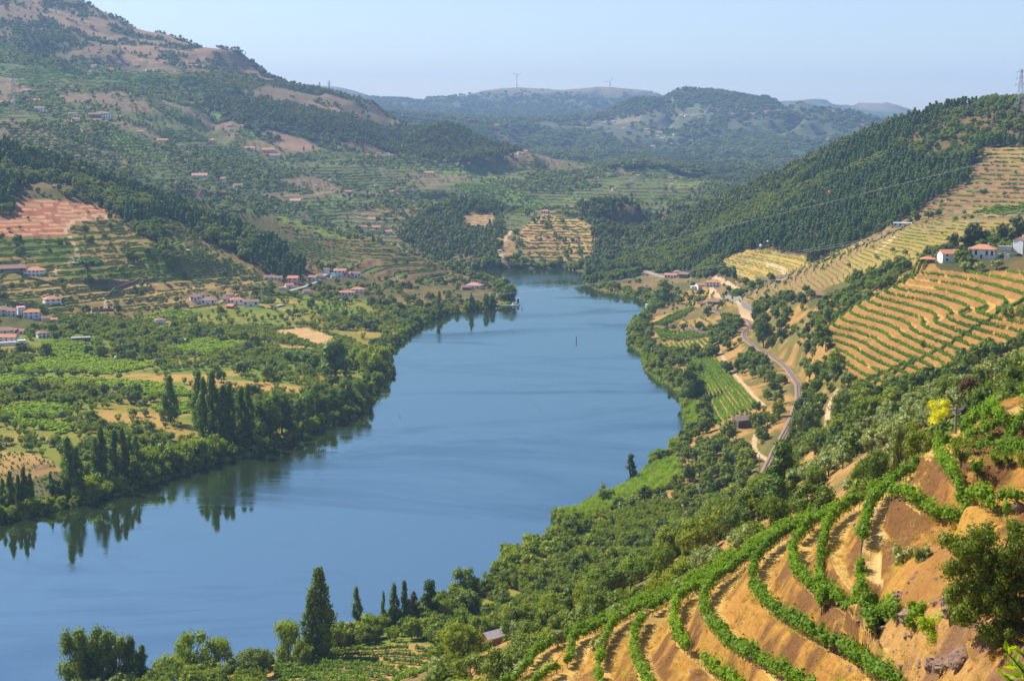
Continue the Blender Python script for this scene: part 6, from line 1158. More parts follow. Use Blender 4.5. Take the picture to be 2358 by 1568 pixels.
shore_reeds(SR, 'thin fringe of reeds along the right shore'); shore_reeds(SL, 'thin fringe of reeds along the left shore')
# dry grass and weeds on the foreground banks
gb = []
for q in range(26):
    a_ = rd.random() * 6.28; r_ = rd.random() ** .5 * .5; x, y = math.cos(a_) * r_, math.sin(a_) * r_; dx, dy = rd.normal(size=2) * .25; hgt = .5 + .5 * rd.random(); gb.append(np.array([(x - .03, y, 0), (x + .03, y, 0), (x + dx, y + dy, hgt)]))
gv = np.concatenate(gb); GR_M = leafmat('dry_grass', (.42, .27, .06), (.56, .37, .13), .3); GT = mesh_q('grass_tuft', [(gv, np.arange(len(gv)).reshape(-1, 3), 0)], [GR_M]); GT2 = mesh_q('weed_tuft', [(gv, np.arange(len(gv)).reshape(-1, 3), 0)], [LM['lime']])
rkm, nt, bs = mat('schist_rock'); nzr = N(nt, 'ShaderNodeTexNoise', i_Scale=1.4, i_Detail=6); nt.links.new(mixc(nt, (.10, .055, .035, 1), (.30, .19, .13, 1), nzr.outputs[0]), bs.inputs['Base Color']); bs.inputs['Roughness'].default_value = .9
iv, iff = ico(); srk = np.random.default_rng(2); STONE = mesh_q('stone', [(iv * (.5, .38, .3) * (.7 + .6 * srk.random((12, 1))), iff, 0)], [rkm])
bank_ = isz('spur') & (Fsp > .42)
X, Y, Z, i, j = sample(isz('spur'), .9, 1, dens=np.where(Fsp > .4, 1.0, .25) * np.clip((fbm(GX / 3, GY / 3, 3) - .35) * 6, 0, 1.3)); n = len(X)
mass('dry_grass', 'dry golden grass tufts on the terrace banks', pack(X, Y, Z), np.stack([.5 + .5 * rng.random(n)] * 2 + [.18 + .32 * rng.random(n)], 1), (rng.random(n) < .05).astype(int), [GT, GT2])
X, Y, Z, i, j = sample(bank_, 1.6, 1, dens=np.clip((fbm(GX / 5 + 7, GY / 5, 3) - .48) * 10, .03, 1.6)); n = len(X); sz = .12 + .5 * rng.random(n) ** 3
mass('bank_stones', 'broken brown schist stones on the terrace banks', pack(X, Y, Z), np.stack([sz * 1.6, sz * 1.2, sz], 1), np.zeros(n, int), [STONE])
# ------------------------------------------------------------------ buildings and engineering
_mc = {}
def plain(name, col, rough=.85, nzs=.5, amt=.25, metal=0):
    key = (name, tuple(col))
    if key not in _mc:
        m, nt, bs = mat(name); n = N(nt, 'ShaderNodeTexNoise', i_Scale=nzs, i_Detail=4)
        geo = N(nt, 'ShaderNodeNewGeometry'); nt.links.new(geo.outputs['Position'], n.inputs[0])
        d = tuple(c * (1 - amt) for c in col) + (1,); l = tuple(min(c * (1 + amt * .7), .95) for c in col) + (1,)
        nt.links.new(mixc(nt, d, l, n.outputs[0]), bs.inputs['Base Color']); bs.inputs['Roughness'].default_value = rough; bs.inputs['Metallic'].default_value = metal; _mc[key] = m
    return _mc[key]
GLASS = plain('window_glass', (.03, .035, .045), .15); FRAME = plain('window_frame', (.55, .5, .45)); STONEM = plain('stone_wall', (.20, .14, .10), .95, .8, .5)
def boxv(x0, x1, y0, y1, z0, z1):
    V = np.array([(x, y, z) for z in (z0, z1) for x, y in ((x0, y0), (x1, y0), (x1, y1), (x0, y1))], float)
    return V, np.array([(0, 3, 2, 1), (4, 5, 6, 7), (0, 1, 5, 4), (1, 2, 6, 5), (2, 3, 7, 6), (3, 0, 4, 7)])
def house(i, P, spec):
    u, v, wpx, hpx, roof, rc_, wc_, rot, dr, ncol, sto, label = spec; x, y, z = P; d = math.hypot(x, y, z - CAMH); k = d / FPX
    w, h = wpx * k, max(hpx * k, 2.4); dp = max(w * dr, 3.5); small = wpx * .434 < 7
    face = math.atan2(-x, y) + math.radians(rot)              # local -Y looks back to the camera, turned by rot
    cx, cy = x + math.sin(-face) * dp * .5 * 0, y
    r = link('house' if ncol or roof == 'hip' or small else ('ruin' if roof == 'none' else 'farm_building'), None)
    tag(r, label, 'ruin' if roof == 'none' else 'house' if ncol or small or roof == 'hip' else 'building', 'far village houses' if small else None)
    a = math.atan2(x, y); ctr = (x + math.sin(a) * dp * .5, y + math.cos(a) * dp * .5); zg = float(min(z, ground(*ctr)))
    r.location = (ctr[0], ctr[1], z - .3); r.rotation_euler = (0, 0, face)
    wmat = plain('house_wall', wc_, .85, .4, .18); rmat = plain('roof_tiles', rc_, .9, 1.2, .35)
    if roof == 'none':
        t = .7; parts = [boxv(-w / 2, w / 2, -dp / 2, -dp / 2 + t, -2, h * .7), boxv(-w / 2, -w / 2 + t, -dp / 2 + t, dp / 2, -2, h), boxv(w / 2 - t, w / 2, -dp / 2 + t, dp / 2, -2, h * .8), boxv(-w / 2 + t, w / 2 - t, dp / 2 - t, dp / 2, -2, h * .6), boxv(-w * .12, w * .02, -dp * .1, dp * .1, -2, h * 1.3), boxv(w * .25, w * .36, -dp * .1, dp * .1, -2, h * 1.3)]
        vv, ff = join(parts); link('wall', mesh_q('wall', [(vv, ff, 0)], [STONEM]), r); return
    vv, ff = boxv(-w / 2, w / 2, -dp / 2, dp / 2, -4, h); parts = [(vv, ff, 0)]
    e = .45; rh = (min(w, dp) * .5) * .42 + .3
    if roof == 'gable':
        gz = np.array([(-w / 2, -dp / 2, h), (-w / 2, dp / 2, h), (-w / 2, 0, h + rh), (w / 2, -dp / 2, h), (w / 2, dp / 2, h), (w / 2, 0, h + rh)]); parts.append((gz, np.array([(0, 2, 1), (3, 4, 5)]), 0))
        R_ = np.array([(-w / 2 - e, -dp / 2 - e, h - .1), (w / 2 + e, -dp / 2 - e, h - .1), (w / 2 + e, 0, h + rh + .12), (-w / 2 - e, 0, h + rh + .12), (w / 2 + e, dp / 2 + e, h - .1), (-w / 2 - e, dp / 2 + e, h - .1)]); RF = [(0, 1, 2, 3), (3, 2, 4, 5)]
        R2 = R_ - (0, 0, .22); RV = np.concatenate([R_, R2]); RF += [(1, 0, 6, 7), (4, 5, 11, 10)[::-1], (0, 3, 9, 6), (3, 5, 11, 9), (2, 1, 7, 8), (4, 2, 8, 10), (6, 9, 8, 7), (9, 11, 10, 8)]
        RF = [tuple(q) for q in RF]
    elif roof == 'hip':
        rg_ = max(w / 2 - dp / 2, w * .08); B4 = [(-w / 2 - e, -dp / 2 - e, h), (w / 2 + e, -dp / 2 - e, h), (w / 2 + e, dp / 2 + e, h), (-w / 2 - e, dp / 2 + e, h)]
        RV = np.array(B4 + [(-rg_, 0, h + rh), (rg_, 0, h + rh)] + [(a_, b_, c_ - .22) for a_, b_, c_ in B4]); RF = [(0, 1, 5, 4), (2, 3, 4, 5), (1, 2, 5, 5), (3, 0, 4, 4), (6, 7, 1, 0), (7, 8, 2, 1), (8, 9, 3, 2), (9, 6, 0, 3), (9, 8, 7, 6)]
    elif roof == 'shed':
        RV = np.array([(-w / 2 - e, -dp / 2 - e, h - .9), (w / 2 + e, -dp / 2 - e, h - .9), (w / 2 + e, dp / 2 + e, h + 1.4), (-w / 2 - e, dp / 2 + e, h + 1.4)]); RV = np.concatenate([RV, RV - (0, 0, .25)]); RF = [(0, 1, 2, 3), (7, 6, 5, 4), (1, 0, 4, 5), (2, 1, 5, 6), (3, 2, 6, 7), (0, 3, 7, 4)]
    else:
        RV, RF = boxv(-w / 2 - .25, w / 2 + .25, -dp / 2 - .25, dp / 2 + .25, h + .002, h + .35)
    link('wall', mesh_q('wall', parts, [wmat]), r)
    tri = [q for q in RF if len(set(q)) == 3]; qd = [q for q in RF if len(set(q)) == 4]; pr = [(RV, np.array(qd), 0)]
    if tri: pr.append((RV, np.array([tuple(dict.fromkeys(q)) for q in tri]), 0))
    ro = link('roof', mesh_q('roof', pr, [rmat]), r)
    if i % 3 == 0 and roof in ('hip', 'gable') and not small:
        vv, ff = boxv(w * .18, w * .18 + .7, .1, .8, h + rh * .3, h + rh + .9); link('chimney', mesh_q('chimney', [(vv, ff, 0)], [wmat]), ro)
    if ncol and not small:
        nst = sto; sh = h / nst; ww = min(w / ncol * .42, 1.3) * (1.25 if d > 1000 else 1); wh = sh * .45
        vv, ff = boxv(-ww / 2, ww / 2, -.06, .02, 0, wh); wm_ = mesh_q('window', [(vv, ff, 0)], [GLASS])
        vv, ff = join([boxv(-ww / 2 - .12, ww / 2 + .12, -.09, .0, wh, wh + .13), boxv(-ww / 2 - .12, ww / 2 + .12, -.12, .0, -.13, 0)]); fm_ = mesh_q('window_frame', [(vv, ff, 0)], [FRAME])
        for s_ in range(nst):
            for c_ in range(ncol):
                if s_ == 0 and c_ == ncol // 2:
                    vv, ff = boxv(-.55, .55, -.07, .02, -.2, min(2.1, h * .8)); o = link('door', mesh_q('door', [(vv, ff, 0)], [plain('door_wood', (.12, .07, .04))]), r); o.location = (-w / 2 + w * (c_ + .5) / ncol, -dp / 2, .3); continue
                o = link('window', wm_, r); o.location = (-w / 2 + w * (c_ + .5) / ncol, -dp / 2, .3 + s_ * sh + sh * .35)
                if d < 900: f_ = link('window_frame', fm_, o)
        sidew = max(int(ncol * dr * .7), 1)
        for c_ in range(sidew):
            for s_ in range(nst): o = link('window', wm_, r); o.rotation_euler = (0, 0, math.pi / 2); o.location = (w / 2, -dp / 2 + dp * (c_ + .5) / sidew, .3 + s_ * sh + sh * .35)
    if i == 0:   # stone base, terrace with railing and outside stair of the large white house
        vv, ff = boxv(-w / 2 - .05, w / 2 + 5, -dp / 2 - 1.4, dp / 2, -4, -.2); link('stone_base', mesh_q('stone_base', [(vv, ff, 0)], [plain('granite', (.30, .28, .26), .9, 1, .3)]), r)
        parts = [boxv(w / 2 + .1, w / 2 + 5, -dp / 2 - 1.35, -dp / 2 - 1.25, .7, .8)] + [boxv(w / 2 + .1 + q * .6, w / 2 + .16 + q * .6, -dp / 2 - 1.33, -dp / 2 - 1.27, -.2, .7) for q in range(9)]
        vv, ff = join(parts); link('railing', mesh_q('railing', [(vv, ff, 0)], [plain('white_metal', (.8, .8, .8), .5)]), r)
        vv, ff = join([boxv(w / 2 + 5 + q * .35, w / 2 + 5.35 + q * .35, -dp / 2 - 1, -dp / 2 + .4, -4, h * .8 - q * .3) for q in range(10)]); link('stair', mesh_q('stair', [(vv, ff, 0)], [wmat]), r)
for i, (P, s_) in enumerate(zip(BLD, HOUSES)): house(i, P, s_)

# roads, tracks, walls
roadm = {'road': plain('asphalt', (.30, .28, .27), .9, .3, .2), 'track': plain('dirt_track', (.50, .36, .21), .95, .4, .25)}
def ribbon(name, P, w, m, lift=.25, th=.0):
    P, L = resample(P, 2.5); 
    if L > 900: return
    P = smooth(P[::4] if len(P) > 12 else P, 2); d = np.gradient(P, axis=0)[:, :2]; d /= np.linalg.norm(d, axis=1)[:, None] + 1e-9; n = np.stack([-d[:, 1], d[:, 0]], 1)
    V, cols = [], 5
    for q in range(cols):
        o = (q / (cols - 1) - .5) * w; X, Y = P[:, 0] + n[:, 0] * o, P[:, 1] + n[:, 1] * o; V.append(np.stack([X, Y, ground(X, Y)], 1))
    Z = np.stack([v[:, 2] for v in V], 1); zz = Z.max(1); zz = np.convolve(np.pad(zz, 3, mode='edge'), np.ones(7) / 7, 'valid') + lift
    k = len(P); vv = np.concatenate([np.c_[V[q][:, :2], np.maximum(zz, Z[:, q] + .1)] for q in range(cols)] + [np.c_[V[0][:, :2], zz - 4], np.c_[V[-1][:, :2], zz - 4]])
    F = []
    for q in range(cols - 1): F += [(q * k + a, q * k + a + 1, (q + 1) * k + a + 1, (q + 1) * k + a) for a in range(k - 1)]
    F += [(cols * k + a, cols * k + a + 1, a + 1, a) for a in range(k - 1)] + [((cols - 1) * k + a, (cols - 1) * k + a + 1, (cols + 1) * k + a + 1, (cols + 1) * k + a) for a in range(k - 1)]
    tag(link(name, quick_mesh(name, vv, F, m)), kind='structure'); return P
for kd, P, w in [r_ for r_ in ROADP if r_[0] == 'road']: ribbon(kd, P, w, roadm[kd])
def wall(pts, h, label, th=.6, m=None, rmin=100, cat='wall', name='stone_wall', z0=-2):
    P = smooth([hit(u, v, rmin) for u, v in pts], 1) if len(pts) > 2 else np.array([hit(u, v, rmin) for u, v in pts]); P, L = resample(P, 3); P[:, 2] = ground(P[:, 0], P[:, 1]); zz = np.convolve(np.pad(P[:, 2], 2, mode='edge'), np.ones(5) / 5, 'valid')
    d = np.gradient(P, axis=0)[:, :2]; d /= np.linalg.norm(d, axis=1)[:, None] + 1e-9; n = np.stack([-d[:, 1], d[:, 0]], 1) * th / 2; k = len(P)
    vv = np.concatenate([np.c_[P[:, :2] - n, zz + z0], np.c_[P[:, :2] + n, zz + z0], np.c_[P[:, :2] + n, zz + h], np.c_[P[:, :2] - n, zz + h]]); F = []
    for q in range(4): F += [(q * k + a, q * k + a + 1, ((q + 1) % 4) * k + a + 1, ((q + 1) % 4) * k + a) for a in range(k - 1)]
    F += [(0, k, 2 * k, 3 * k), (4 * k - 1, 3 * k - 1, 2 * k - 1, k - 1)]
    tag(link(name, quick_mesh(name, vv, F, m or STONEM)), label, cat)
wall([(150, 650), (230, 655), (330, 650), (395, 646)], 3.0, 'long brown stone wall behind the stone pine', rmin=400); wall([(50, 641), (100, 652), (145, 660)], 2.5, 'stone wall below the white house with orange roof at left', rmin=400); wall([(0, 695), (40, 702), (75, 710), (110, 705)], 2.5, 'stone terrace wall left of the square white house', rmin=400); wall([(242, 690), (262, 672), (315, 651)], 3.4, 'stone retaining wall rising along the pale track', rmin=400)
wall([(300, 744), (345, 740), (400, 732)], 2.2, 'low terrace wall under the right part of the left vineyard', rmin=400); wall([(335, 765), (410, 750)], 1.4, 'low dark wall beside the field road', rmin=400); wall([(2180, 992), (2205, 972), (2240, 944), (2290, 905), (2345, 862)], 1.8, 'dark retaining wall along the road on the right slope', m=plain('grey_wall', (.06, .045, .04)), rmin=150)
wall([(1572, 762), (1600, 768), (1640, 770)], 3.2, 'reddish stone wall above the bright green plot', rmin=500); wall([(1650, 765), (1690, 770)], 4, 'brown stone wall right of the bright green plot', rmin=500); wall([(1740, 640), (1780, 643), (1815, 638)], 3.0, 'dark wall at the foot of the dry field', rmin=600); wall([(1670, 690), (1700, 703), (1735, 716)], 4, 'grey retaining wall under the river road', m=plain('grey_wall2', (.30, .27, .24)), rmin=600)
wall([(1825, 980), (1815, 1010), (1805, 1030)], 3.2, 'dark wall beside the railway cutting', rmin=300)
# railway
P, L = resample(RAILP, 2.0); P = smooth(P[::6], 2); P, L = resample(P, 1.6); d = np.gradient(P, axis=0)[:, :2]; d /= np.linalg.norm(d, axis=1)[:, None]; n = np.stack([-d[:, 1], d[:, 0]], 1)
ZR = float(20.35)
def strip(P, n, offs, zs):
    k = len(P); V = np.concatenate([np.c_[P[:, :2] + n * o, np.full(k, z)] for o, z in zip(offs, zs)]); F = []
    for q in range(len(offs) - 1): F += [(q * k + a, q * k + a + 1, (q + 1) * k + a + 1, (q + 1) * k + a) for a in range(k - 1)]
    return V, np.array(F)
tag(link('railway_ballast', mesh_q('railway_ballast', [(*strip(P, n, (-3.1, -1.9, 1.9, 3.1), (ZR - 1.6, ZR, ZR, ZR - 1.6)), 0)], [plain('ballast', (.27, .20, .16), .95, 2.5, .35)])), kind='structure')
t = link('railway_track', None); tag(t, 'single rusty railway track curving along the right bank', 'railway track'); rm_ = plain('rusty_rail', (.22, .11, .07), .6)
for s_ in (-.72, .72): link('rail', mesh_q('rail', [(*strip(P, n, (s_ - .09, s_ - .09, s_ + .09, s_ + .09), (ZR + .05, ZR + .32, ZR + .32, ZR + .05)), 0)], [rm_]), t)
sv, sf = [], []
for q in range(0, len(P), 1):
    c_ = P[q, :2]; a_, b_ = d[q] * .16, n[q] * 1.3; sv += [(*(c_ - a_ - b_), ZR + .06), (*(c_ + a_ - b_), ZR + .06), (*(c_ + a_ + b_), ZR + .06), (*(c_ - a_ + b_), ZR + .06)]; sf.append((4 * q, 4 * q + 1, 4 * q + 2, 4 * q + 3))
o = link('sleepers', mesh_q('sleepers', [(np.array(sv), np.array(sf), 0)], [plain('sleeper_wood', (.13, .085, .06))]), t); o['kind'] = 'stuff'

# steel lattice pylons
steel = plain('galvanised_steel', (.30, .31, .33), .5, 1, .15, .3); rusty = plain('painted_steel', (.42, .25, .14), .7)
def beam(a, b, r): return tube([a, b], [r, r], 4)
def pylon(x, y, z, H, label, m, wb=.16, arms=3, th=.12, twin=False):
    r = link('power_pylon', None); r.location = (x, y, z - 1); tag(r, label, 'pylon'); parts = []; nlv = 9; b = H * wb / 2
    def hw(t): return b * (1 - t) ** 1.3 + H * .012
    for q in range(nlv):
        t0, t1 = q / nlv, (q + 1) / nlv; c0 = [(sx * hw(t0), sy * hw(t0), t0 * H) for sx, sy in ((-1, -1), (1, -1), (1, 1), (-1, 1))]; c1 = [(sx * hw(t1), sy * hw(t1), t1 * H) for sx, sy in ((-1, -1), (1, -1), (1, 1), (-1, 1))]
        for k in range(4): parts += [beam(c0[k], c1[k], th), beam(c0[k], c1[(k + 1) % 4], th * .6), beam(c0[(k + 1) % 4], c1[k], th * .6)]
    vv, ff = join(parts); link('lattice_mast', mesh_q('lattice_mast', [(vv, ff, 0)], [m]), r)
    for q in range(arms):
        zz_ = H * (.66 + .14 * q); L_ = H * (.13 - .012 * q)
        vv, ff = join([beam((-L_, 0, zz_), (L_, 0, zz_), th), beam((-L_, 0, zz_), (0, 0, zz_ + H * .035), th * .6), beam((L_, 0, zz_), (0, 0, zz_ + H * .035), th * .6)]); link('crossarm', mesh_q('crossarm', [(vv, ff, 0)], [m]), r)
        for s_ in (-1, 1): vv, ff = beam((s_ * L_ * .95, 0, zz_), (s_ * L_ * .95, 0, zz_ - H * .04), th * 1.2); link('insulator', mesh_q('insulator', [(vv, ff, 0)], [steel]), r)
    return r
x, y, z = R(2349, 236, 1560); z = float(ground(x, y)); pylon(x, y, z, 46, 'tall steel lattice pylon on the hilltop at the right edge', steel, th=.16)
x, y, z = hit(2284, 302, 900); r = pylon(x, y, z, 44 * math.hypot(x, y) / FPX, 'smaller orange-tinted pylon in the hilltop clearing', rusty, .18, 1, .12)
x, y, z = hit(33, 255, 900); pylon(x, y, z, 80 * math.hypot(x, y) / FPX, 'lattice pylon in front of the valley side at the far left', steel, .15, 3, .22)
for u, v, hp, lb in [(758, 200, 22, 'right one of two tiny pylons on the mountain shoulder'), (736, 198, 13, 'left one of two tiny pylons on the mountain shoulder'), (926, 246, 22, 'small pylon on the wooded ridge before the blue mountain')]:
    x, y, z = hit(u, v + 4, 2000, 5200); pylon(x, y, z, (hp + 4) * math.hypot(x, y) / FPX, lb, steel, .16, 3, .35)
# wind turbines
whitem = plain('turbine_white', (.75, .77, .8), .5)
def turbine(u, v, hp, ang, label):
    x, y, z = R(u, v, 8950); z = float(ground(x, y)); H = (v + (0) - (v - hp)) * 8950 / FPX + (CAMH + 8950 * 0 - 0) * 0
    ztop = R(u, v - hp, 8950)[2]; H = ztop - z
    r = link('wind_turbine', None); r.location = (x, y, z); tag(r, label, 'wind turbine'); vv, ff = tube([(0, 0, -5), (0, 0, H * .5), (0, 0, H)], [3.4, 2.8, 2.0], 10); link('tower', mesh_q('tower', [(vv, ff, 0)], [whitem]), r)
    vv, ff = boxv(-2.4, 2.4, -5, 7, H - 2, H + 3); link('nacelle', mesh_q('nacelle', [(vv, ff, 0)], [whitem]), r)
    for q in range(3):
        a_ = ang + q * 2.0944; dx, dz = math.sin(a_), math.cos(a_); Lb = 44; px_, pz_ = dz, -dx
        V = np.array([(0, -6, H), (dx * Lb * .2 + px_ * 2.4, -6, H + dz * Lb * .2 + pz_ * 2.4), (dx * Lb, -6, H + dz * Lb), (dx * Lb * .2 - px_ * 1.0, -6, H + dz * Lb * .2 - pz_ * 1.0)]); V = np.concatenate([V, V + (0, .9, 0)])
        link('blade', mesh_q('blade', [(V, np.array([(0, 1, 2, 3), (7, 6, 5, 4), (0, 4, 5, 1), (1, 5, 6, 2), (2, 6, 7, 3), (3, 7, 4, 0)]), 0)], [whitem]), r)
turbine(1190, 200, 26, 1.05, 'tall wind turbine standing on the far ridge'); turbine(1404, 194, 5, .6, 'wind turbine half hidden behind the far ridge')

# cables with marker balls
cablem = plain('cable', (.32, .31, .30), .5)
def ballm(n_, c_): return plain(n_, c_, .4, .5, .1)
def cable(p0, p1, sag, rad, label):
    a, b = np.array(p0), np.array(p1); t = np.linspace(0, 1, 60)[:, None]; P = a + (b - a) * t; P[:, 2] -= 4 * sag * (t * (1 - t))[:, 0]; vv, ff = tube(P, [rad] * 60, 4); o = link('power_cable', mesh_q('power_cable', [(vv, ff, 0)], [cablem])); tag(o, label, 'cable', 'power cables over the valley'); return P
CB = [((2420, 335, 520), (1180, 610, 1500), 0, .05, 'upper cable crossing the right-hand forest with the orange ball'), ((2420, 478, 520), (1060, 680, 1350), 0, .06, 'thick lower cable crossing in front of the forest foot'), ((2420, 470, 560), (1000, 690, 1350), 0, .045, 'thin lower cable running close above the thick one'),
      ((1060, 690, 1300), (-60, 870, 700), 0, .05, 'front cable over the left bank orchards'), ((1060, 700, 1300), (-60, 878, 690), 0, .045, 'second cable over the left bank orchards')]
for a, b, s_, rd_, lb in CB: cable(R(*a), R(*b), 6, rd_, lb)
def ball(u, v, r_, dia, col, lb):
    x, y, z = R(u, v, r_); iv_, if_ = ico(); import bmesh
    bm = bmesh.new(); bmesh.ops.create_uvsphere(bm, u_segments=16, v_segments=10, radius=dia / 2); me_ = bpy.data.meshes.new('marker_ball'); bm.to_mesh(me_); bm.free(); me_.materials.append(ballm('ball_paint', col)); o = link('marker_ball', me_); o.location = (x, y, z); tag(o, lb, 'marker ball')
ball(1910, 443, 800, 1.7, (.75, .12, .02), 'orange marker ball on the upper cable before the forest'); ball(1752, 566, 900, 2.0, (.8, .8, .8), 'larger white marker ball on the lower cable'); ball(1768, 556, 920, 1.5, (.8, .8, .8), 'smaller white marker ball just above the larger one'); ball(427, 782, 850, 1.5, (.8, .8, .8), 'white marker ball over the orchard at left, upper'); ball(266, 823, 850, 1.7, (.8, .8, .8), 'white marker ball over the lime fields, lower'); ball(39, 761, 900, 2.4, (.7, .05, .03), 'red marker ball in front of the left village roofs'); ball(916, 640, 1100, 1.6, (.75, .65, .3), 'yellowish marker ball before the dark terraced hill')
# boats, dock, river posts
wh = plain('boat_white', (.8, .8, .8), .4)
def hull(L_, w_, h_):
    V = [(-L_ / 2, -w_ / 2, h_), (-L_ / 2, w_ / 2, h_), (L_ * .2, w_ / 2, h_), (L_ / 2, 0, h_ * 1.25), (L_ * .2, -w_ / 2, h_), (-L_ / 2, -w_ * .35, -.3), (-L_ / 2, w_ * .35, -.3), (L_ * .2, w_ * .3, -.3), (L_ * .42, 0, -.3), (L_ * .2, -w_ * .3, -.3)]
    return np.array(V), np.array([(0, 1, 6, 5), (1, 2, 7, 6), (2, 3, 8, 7), (3, 4, 9, 8), (4, 0, 5, 9), (0, 4, 3, 3), (0, 3, 2, 1)][:5]), np.array([(0, 4, 3), (0, 3, 2), (0, 2, 1)])
def boat(u, v, L_, rot, label, decks=1):
    x, y, z = W(u, v, 0); r = link('boat', None); r.location = (x, y, .1); r.rotation_euler = (0, 0, rot); tag(r, label, 'boat'); V, F4, F3 = hull(L_, L_ * .28, L_ * .1); link('hull', mesh_q('hull', [(V, F4, 0), (V, F3, 0)], [wh]), r); h0 = L_ * .1
    for q in range(decks):
        vv, ff = boxv(-L_ * .35 + q * L_ * .08, L_ * .15 - q * L_ * .1, -L_ * .1, L_ * .1, h0, h0 + 1.7); link('cabin', mesh_q('cabin', [(vv, ff, 0)], [wh]), r)
        vv, ff = boxv(-L_ * .34 + q * L_ * .08, L_ * .14 - q * L_ * .1, -L_ * .102, -L_ * .1 + .01, h0 + .7, h0 + 1.3); link('window', mesh_q('window', [(vv, ff, 0)], [GLASS]), r); h0 += 1.72
boat(1490, 712, 15, 1.3, 'white two-deck cabin boat moored at the right bank', 2); boat(1446, 762, 6, 1.4, 'tiny white boat half hidden by the right bank bushes'); boat(1188, 703, 9, .2, 'low white motorboat at the floating dock')
x, y, z = W(1180, 704, 0); r = link('floating_dock', None); r.location = (x, y, 0); tag(r, 'pale floating dock with gangways by the spit', 'dock'); vv, ff = boxv(-6, 6, -1.2, 1.2, .05, .5); link('platform', mesh_q('platform', [(vv, ff, 0)], [plain('dock_deck', (.5, .47, .42))]), r)
for q in (0, 1): vv, ff = join([boxv(-18, -5, q * 2 - 1.3, q * 2 - .5, .5, .7)]); link('gangway', mesh_q('gangway', [(vv, ff, 0)], [wh]), r)
x, y, z = W(1193, 700, 0); r = link('water_gauge_tower', None); r.location = (x, y, 0); tag(r, 'little dark tower with pale cap standing in the water', 'tower'); vv, ff = boxv(-.9, .9, -.9, .9, -1, 4.6); link('shaft', mesh_q('shaft', [(vv, ff, 0)], [plain('dark_steel', (.04, .04, .05))]), r); vv, ff = boxv(-1.3, 1.3, -1.3, 1.3, 4.6, 5.6); link('cap', mesh_q('cap', [(vv, ff, 0)], [plain('concrete', (.5, .48, .45))]), r)
for u, v, hp, lb in ((1327, 786, 11, 'dark channel post alone in the middle of the river'), (1202, 711, 6, 'small channel post in the water right of the dock')):
    x, y, z = W(u, v, 0); h = hp * math.hypot(x, y, CAMH) / FPX; o = link('channel_post', None); o.location = (x, y, 0); tag(o, lb, 'post'); vv, ff = tube([(0, 0, -2), (0, 0, h)], [.32, .32], 8); link('pole', mesh_q('pole', [(vv, ff, 0)], [plain('dark_steel', (.04, .04, .05))]), o); vv, ff = tube([(0, 0, h * .62), (0, 0, h * .8)], [.5, .5], 8); link('band', mesh_q('band', [(vv, ff, 0)], [wh]), o)
def car(u, v, col, label, rot):
    x, y, z = hit(u, v, 400); r = link('parked_car', None); r.location = (x, y, z + .1); r.rotation_euler = (0, 0, rot); tag(r, label, 'car'); m = plain('car_paint', col, .3, .5, .05)
    V = np.array([(-2.1, 0, .35), (-2.1, 0, .9), (-1.3, 0, 1.0), (-.7, 0, 1.5), (.7, 0, 1.5), (1.3, 0, 1.0), (2.1, 0, .85), (2.1, 0, .35)]); n_ = len(V); vv = np.concatenate([V + (0, -.85, 0), V + (0, .85, 0)]); q4 = np.array([(a, (a + 1) % n_, n_ + (a + 1) % n_, n_ + a) for a in range(n_)]); q5 = np.array([(0, 1, 2, 5), (0, 5, 6, 7), (2, 3, 4, 5), (8, 13, 10, 9), (8, 15, 14, 13), (10, 13, 12, 11)])
    link('body', mesh_q('body', [(vv, q4, 0), (vv, q5, 0)], [m]), r)
    vv, ff = boxv(-.8, .9, -.87, .87, 1.02, 1.38); link('windows', mesh_q('windows', [(vv, ff, 0)], [GLASS]), r)
    for sx_ in (-1.3, 1.3):
        for sy_ in (-.8, .8): vv, ff = tube([(sx_, sy_ - .1, .33), (sx_, sy_ + .1, .33)], [.33, .33], 10); link('wheel', mesh_q('wheel', [(vv, ff, 0)], [plain('tyre', (.02, .02, .02))]), r)
car(2322, 592, (.8, .8, .8), 'white car parked right of the hipped white house', .2); car(2344, 591, (.03, .03, .035), 'dark car parked at the right edge beside the white one', 0); car(2306, 590, (.25, .25, .2), 'greyish van left of the white car', .1)
# utility poles
for u, v, hp, lb in ((2199, 1008, 62, 'grey utility pole before the bright yellow tree'), (1748, 1092, 46, 'thin pole beside the railway'), (188, 800, 26, 'slim pole before the grey flat-roofed shed'), (1836, 1170, 30, 'short pole low by the railway'), (1618, 640, 8, 'tiny pole at the roadside houses')):
    x, y, z = hit(u, v, 150); h = hp * math.hypot(x, y, z - CAMH) / FPX; o = link('utility_pole', None); o.location = (x, y, z); tag(o, lb, 'pole'); vv, ff = tube([(0, 0, -1), (0, 0, h)], [.17, .11], 8); link('shaft', mesh_q('shaft', [(vv, ff, 0)], [plain('pole_wood', (.25, .22, .19))]), o); vv, ff = boxv(-.7, .7, -.06, .06, h - .5, h - .38); link('crossarm', mesh_q('crossarm', [(vv, ff, 0)], [steel]), o)
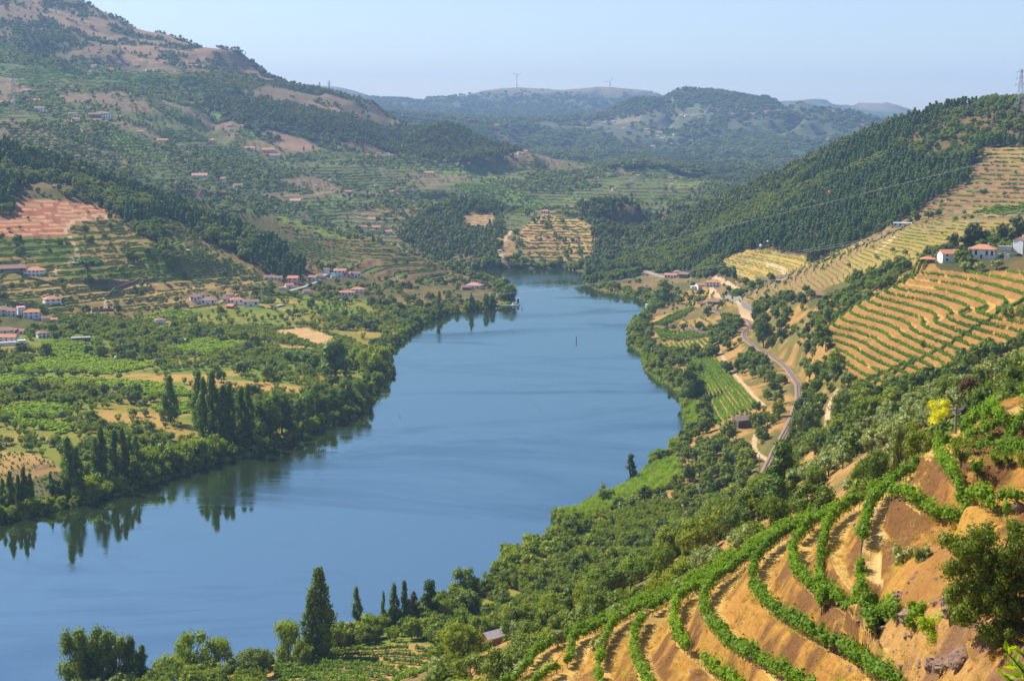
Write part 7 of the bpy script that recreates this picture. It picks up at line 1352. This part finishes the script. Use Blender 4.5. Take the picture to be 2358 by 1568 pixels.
# rocks of the lower right corner
def rock(u, v, w_, h_, label, seed, rm_=45):
    x, y, z = hit(u, v, rm_); k = math.hypot(x, y, z - CAMH) / FPX; import bmesh
    bm = bmesh.new(); bmesh.ops.create_icosphere(bm, subdivisions=4, radius=1); me_ = bpy.data.meshes.new('rock'); bm.to_mesh(me_); bm.free(); n = len(me_.vertices); co = np.zeros(n * 3, np.float32); me_.vertices.foreach_get('co', co); co = co.reshape(-1, 3)
    f_ = fbm(co[:, 0] * 1.7 + seed + 5, co[:, 2] * 2.6 + co[:, 1] * 1.3 + 9, 5)[:, None]; fa = np.round(f_ * 7) / 7; co = co * (.55 + .9 * (f_ * .4 + fa * .6)); co *= (w_ * k / 2, w_ * k / 2 * .7, h_ * k / 2); me_.vertices.foreach_set('co', co.astype(np.float32).ravel()); me_.materials.append(rkm); o = link('rock', me_); o.location = (x, y, z + h_ * k * .02); o.rotation_euler = (.2, .3, seed); tag(o, label, 'rock')
rock(2062, 1400, 60, 72, 'grey-brown rounded outcrop beside the sandy track', 1); rock(2095, 1425, 52, 40, 'brown jagged rock under the green bramble', 2); rock(2176, 1532, 50, 36, 'pale broken rock at the foot of the creeper', 3); rock(2215, 1520, 70, 40, 'rusty brown ledge under the holm oak', 4); rock(2145, 1535, 36, 40, 'small dark rock left of the pale broken one', 5); rock(2345, 1172, 44, 26, 'dark rock pile on the brown bank at the right edge', 6); rock(2200, 1400, 80, 60, 'dark shaded rock face behind the creeper', 7)
# ------------------------------------------------------------------ air
hz = bpy.data.materials.new('haze'); hz.use_nodes = True; nt = hz.node_tree; nt.nodes.clear(); out = nt.nodes.new('ShaderNodeOutputMaterial'); pv = nt.nodes.new('ShaderNodeVolumePrincipled')
pv.inputs['Color'].default_value = (.40, .63, 1.0, 1); pv.inputs['Density'].default_value = 8.2e-5; pv.inputs['Anisotropy'].default_value = .0; nt.links.new(pv.outputs[0], out.inputs['Volume'])
vv, ff = boxv(-8500, 8500, -60, 14200, -4.5, 720)
tag(link('haze', quick_mesh('haze', vv, ff, hz)), 'thin bluish summer haze filling the valley', 'haze', kind='stuff')
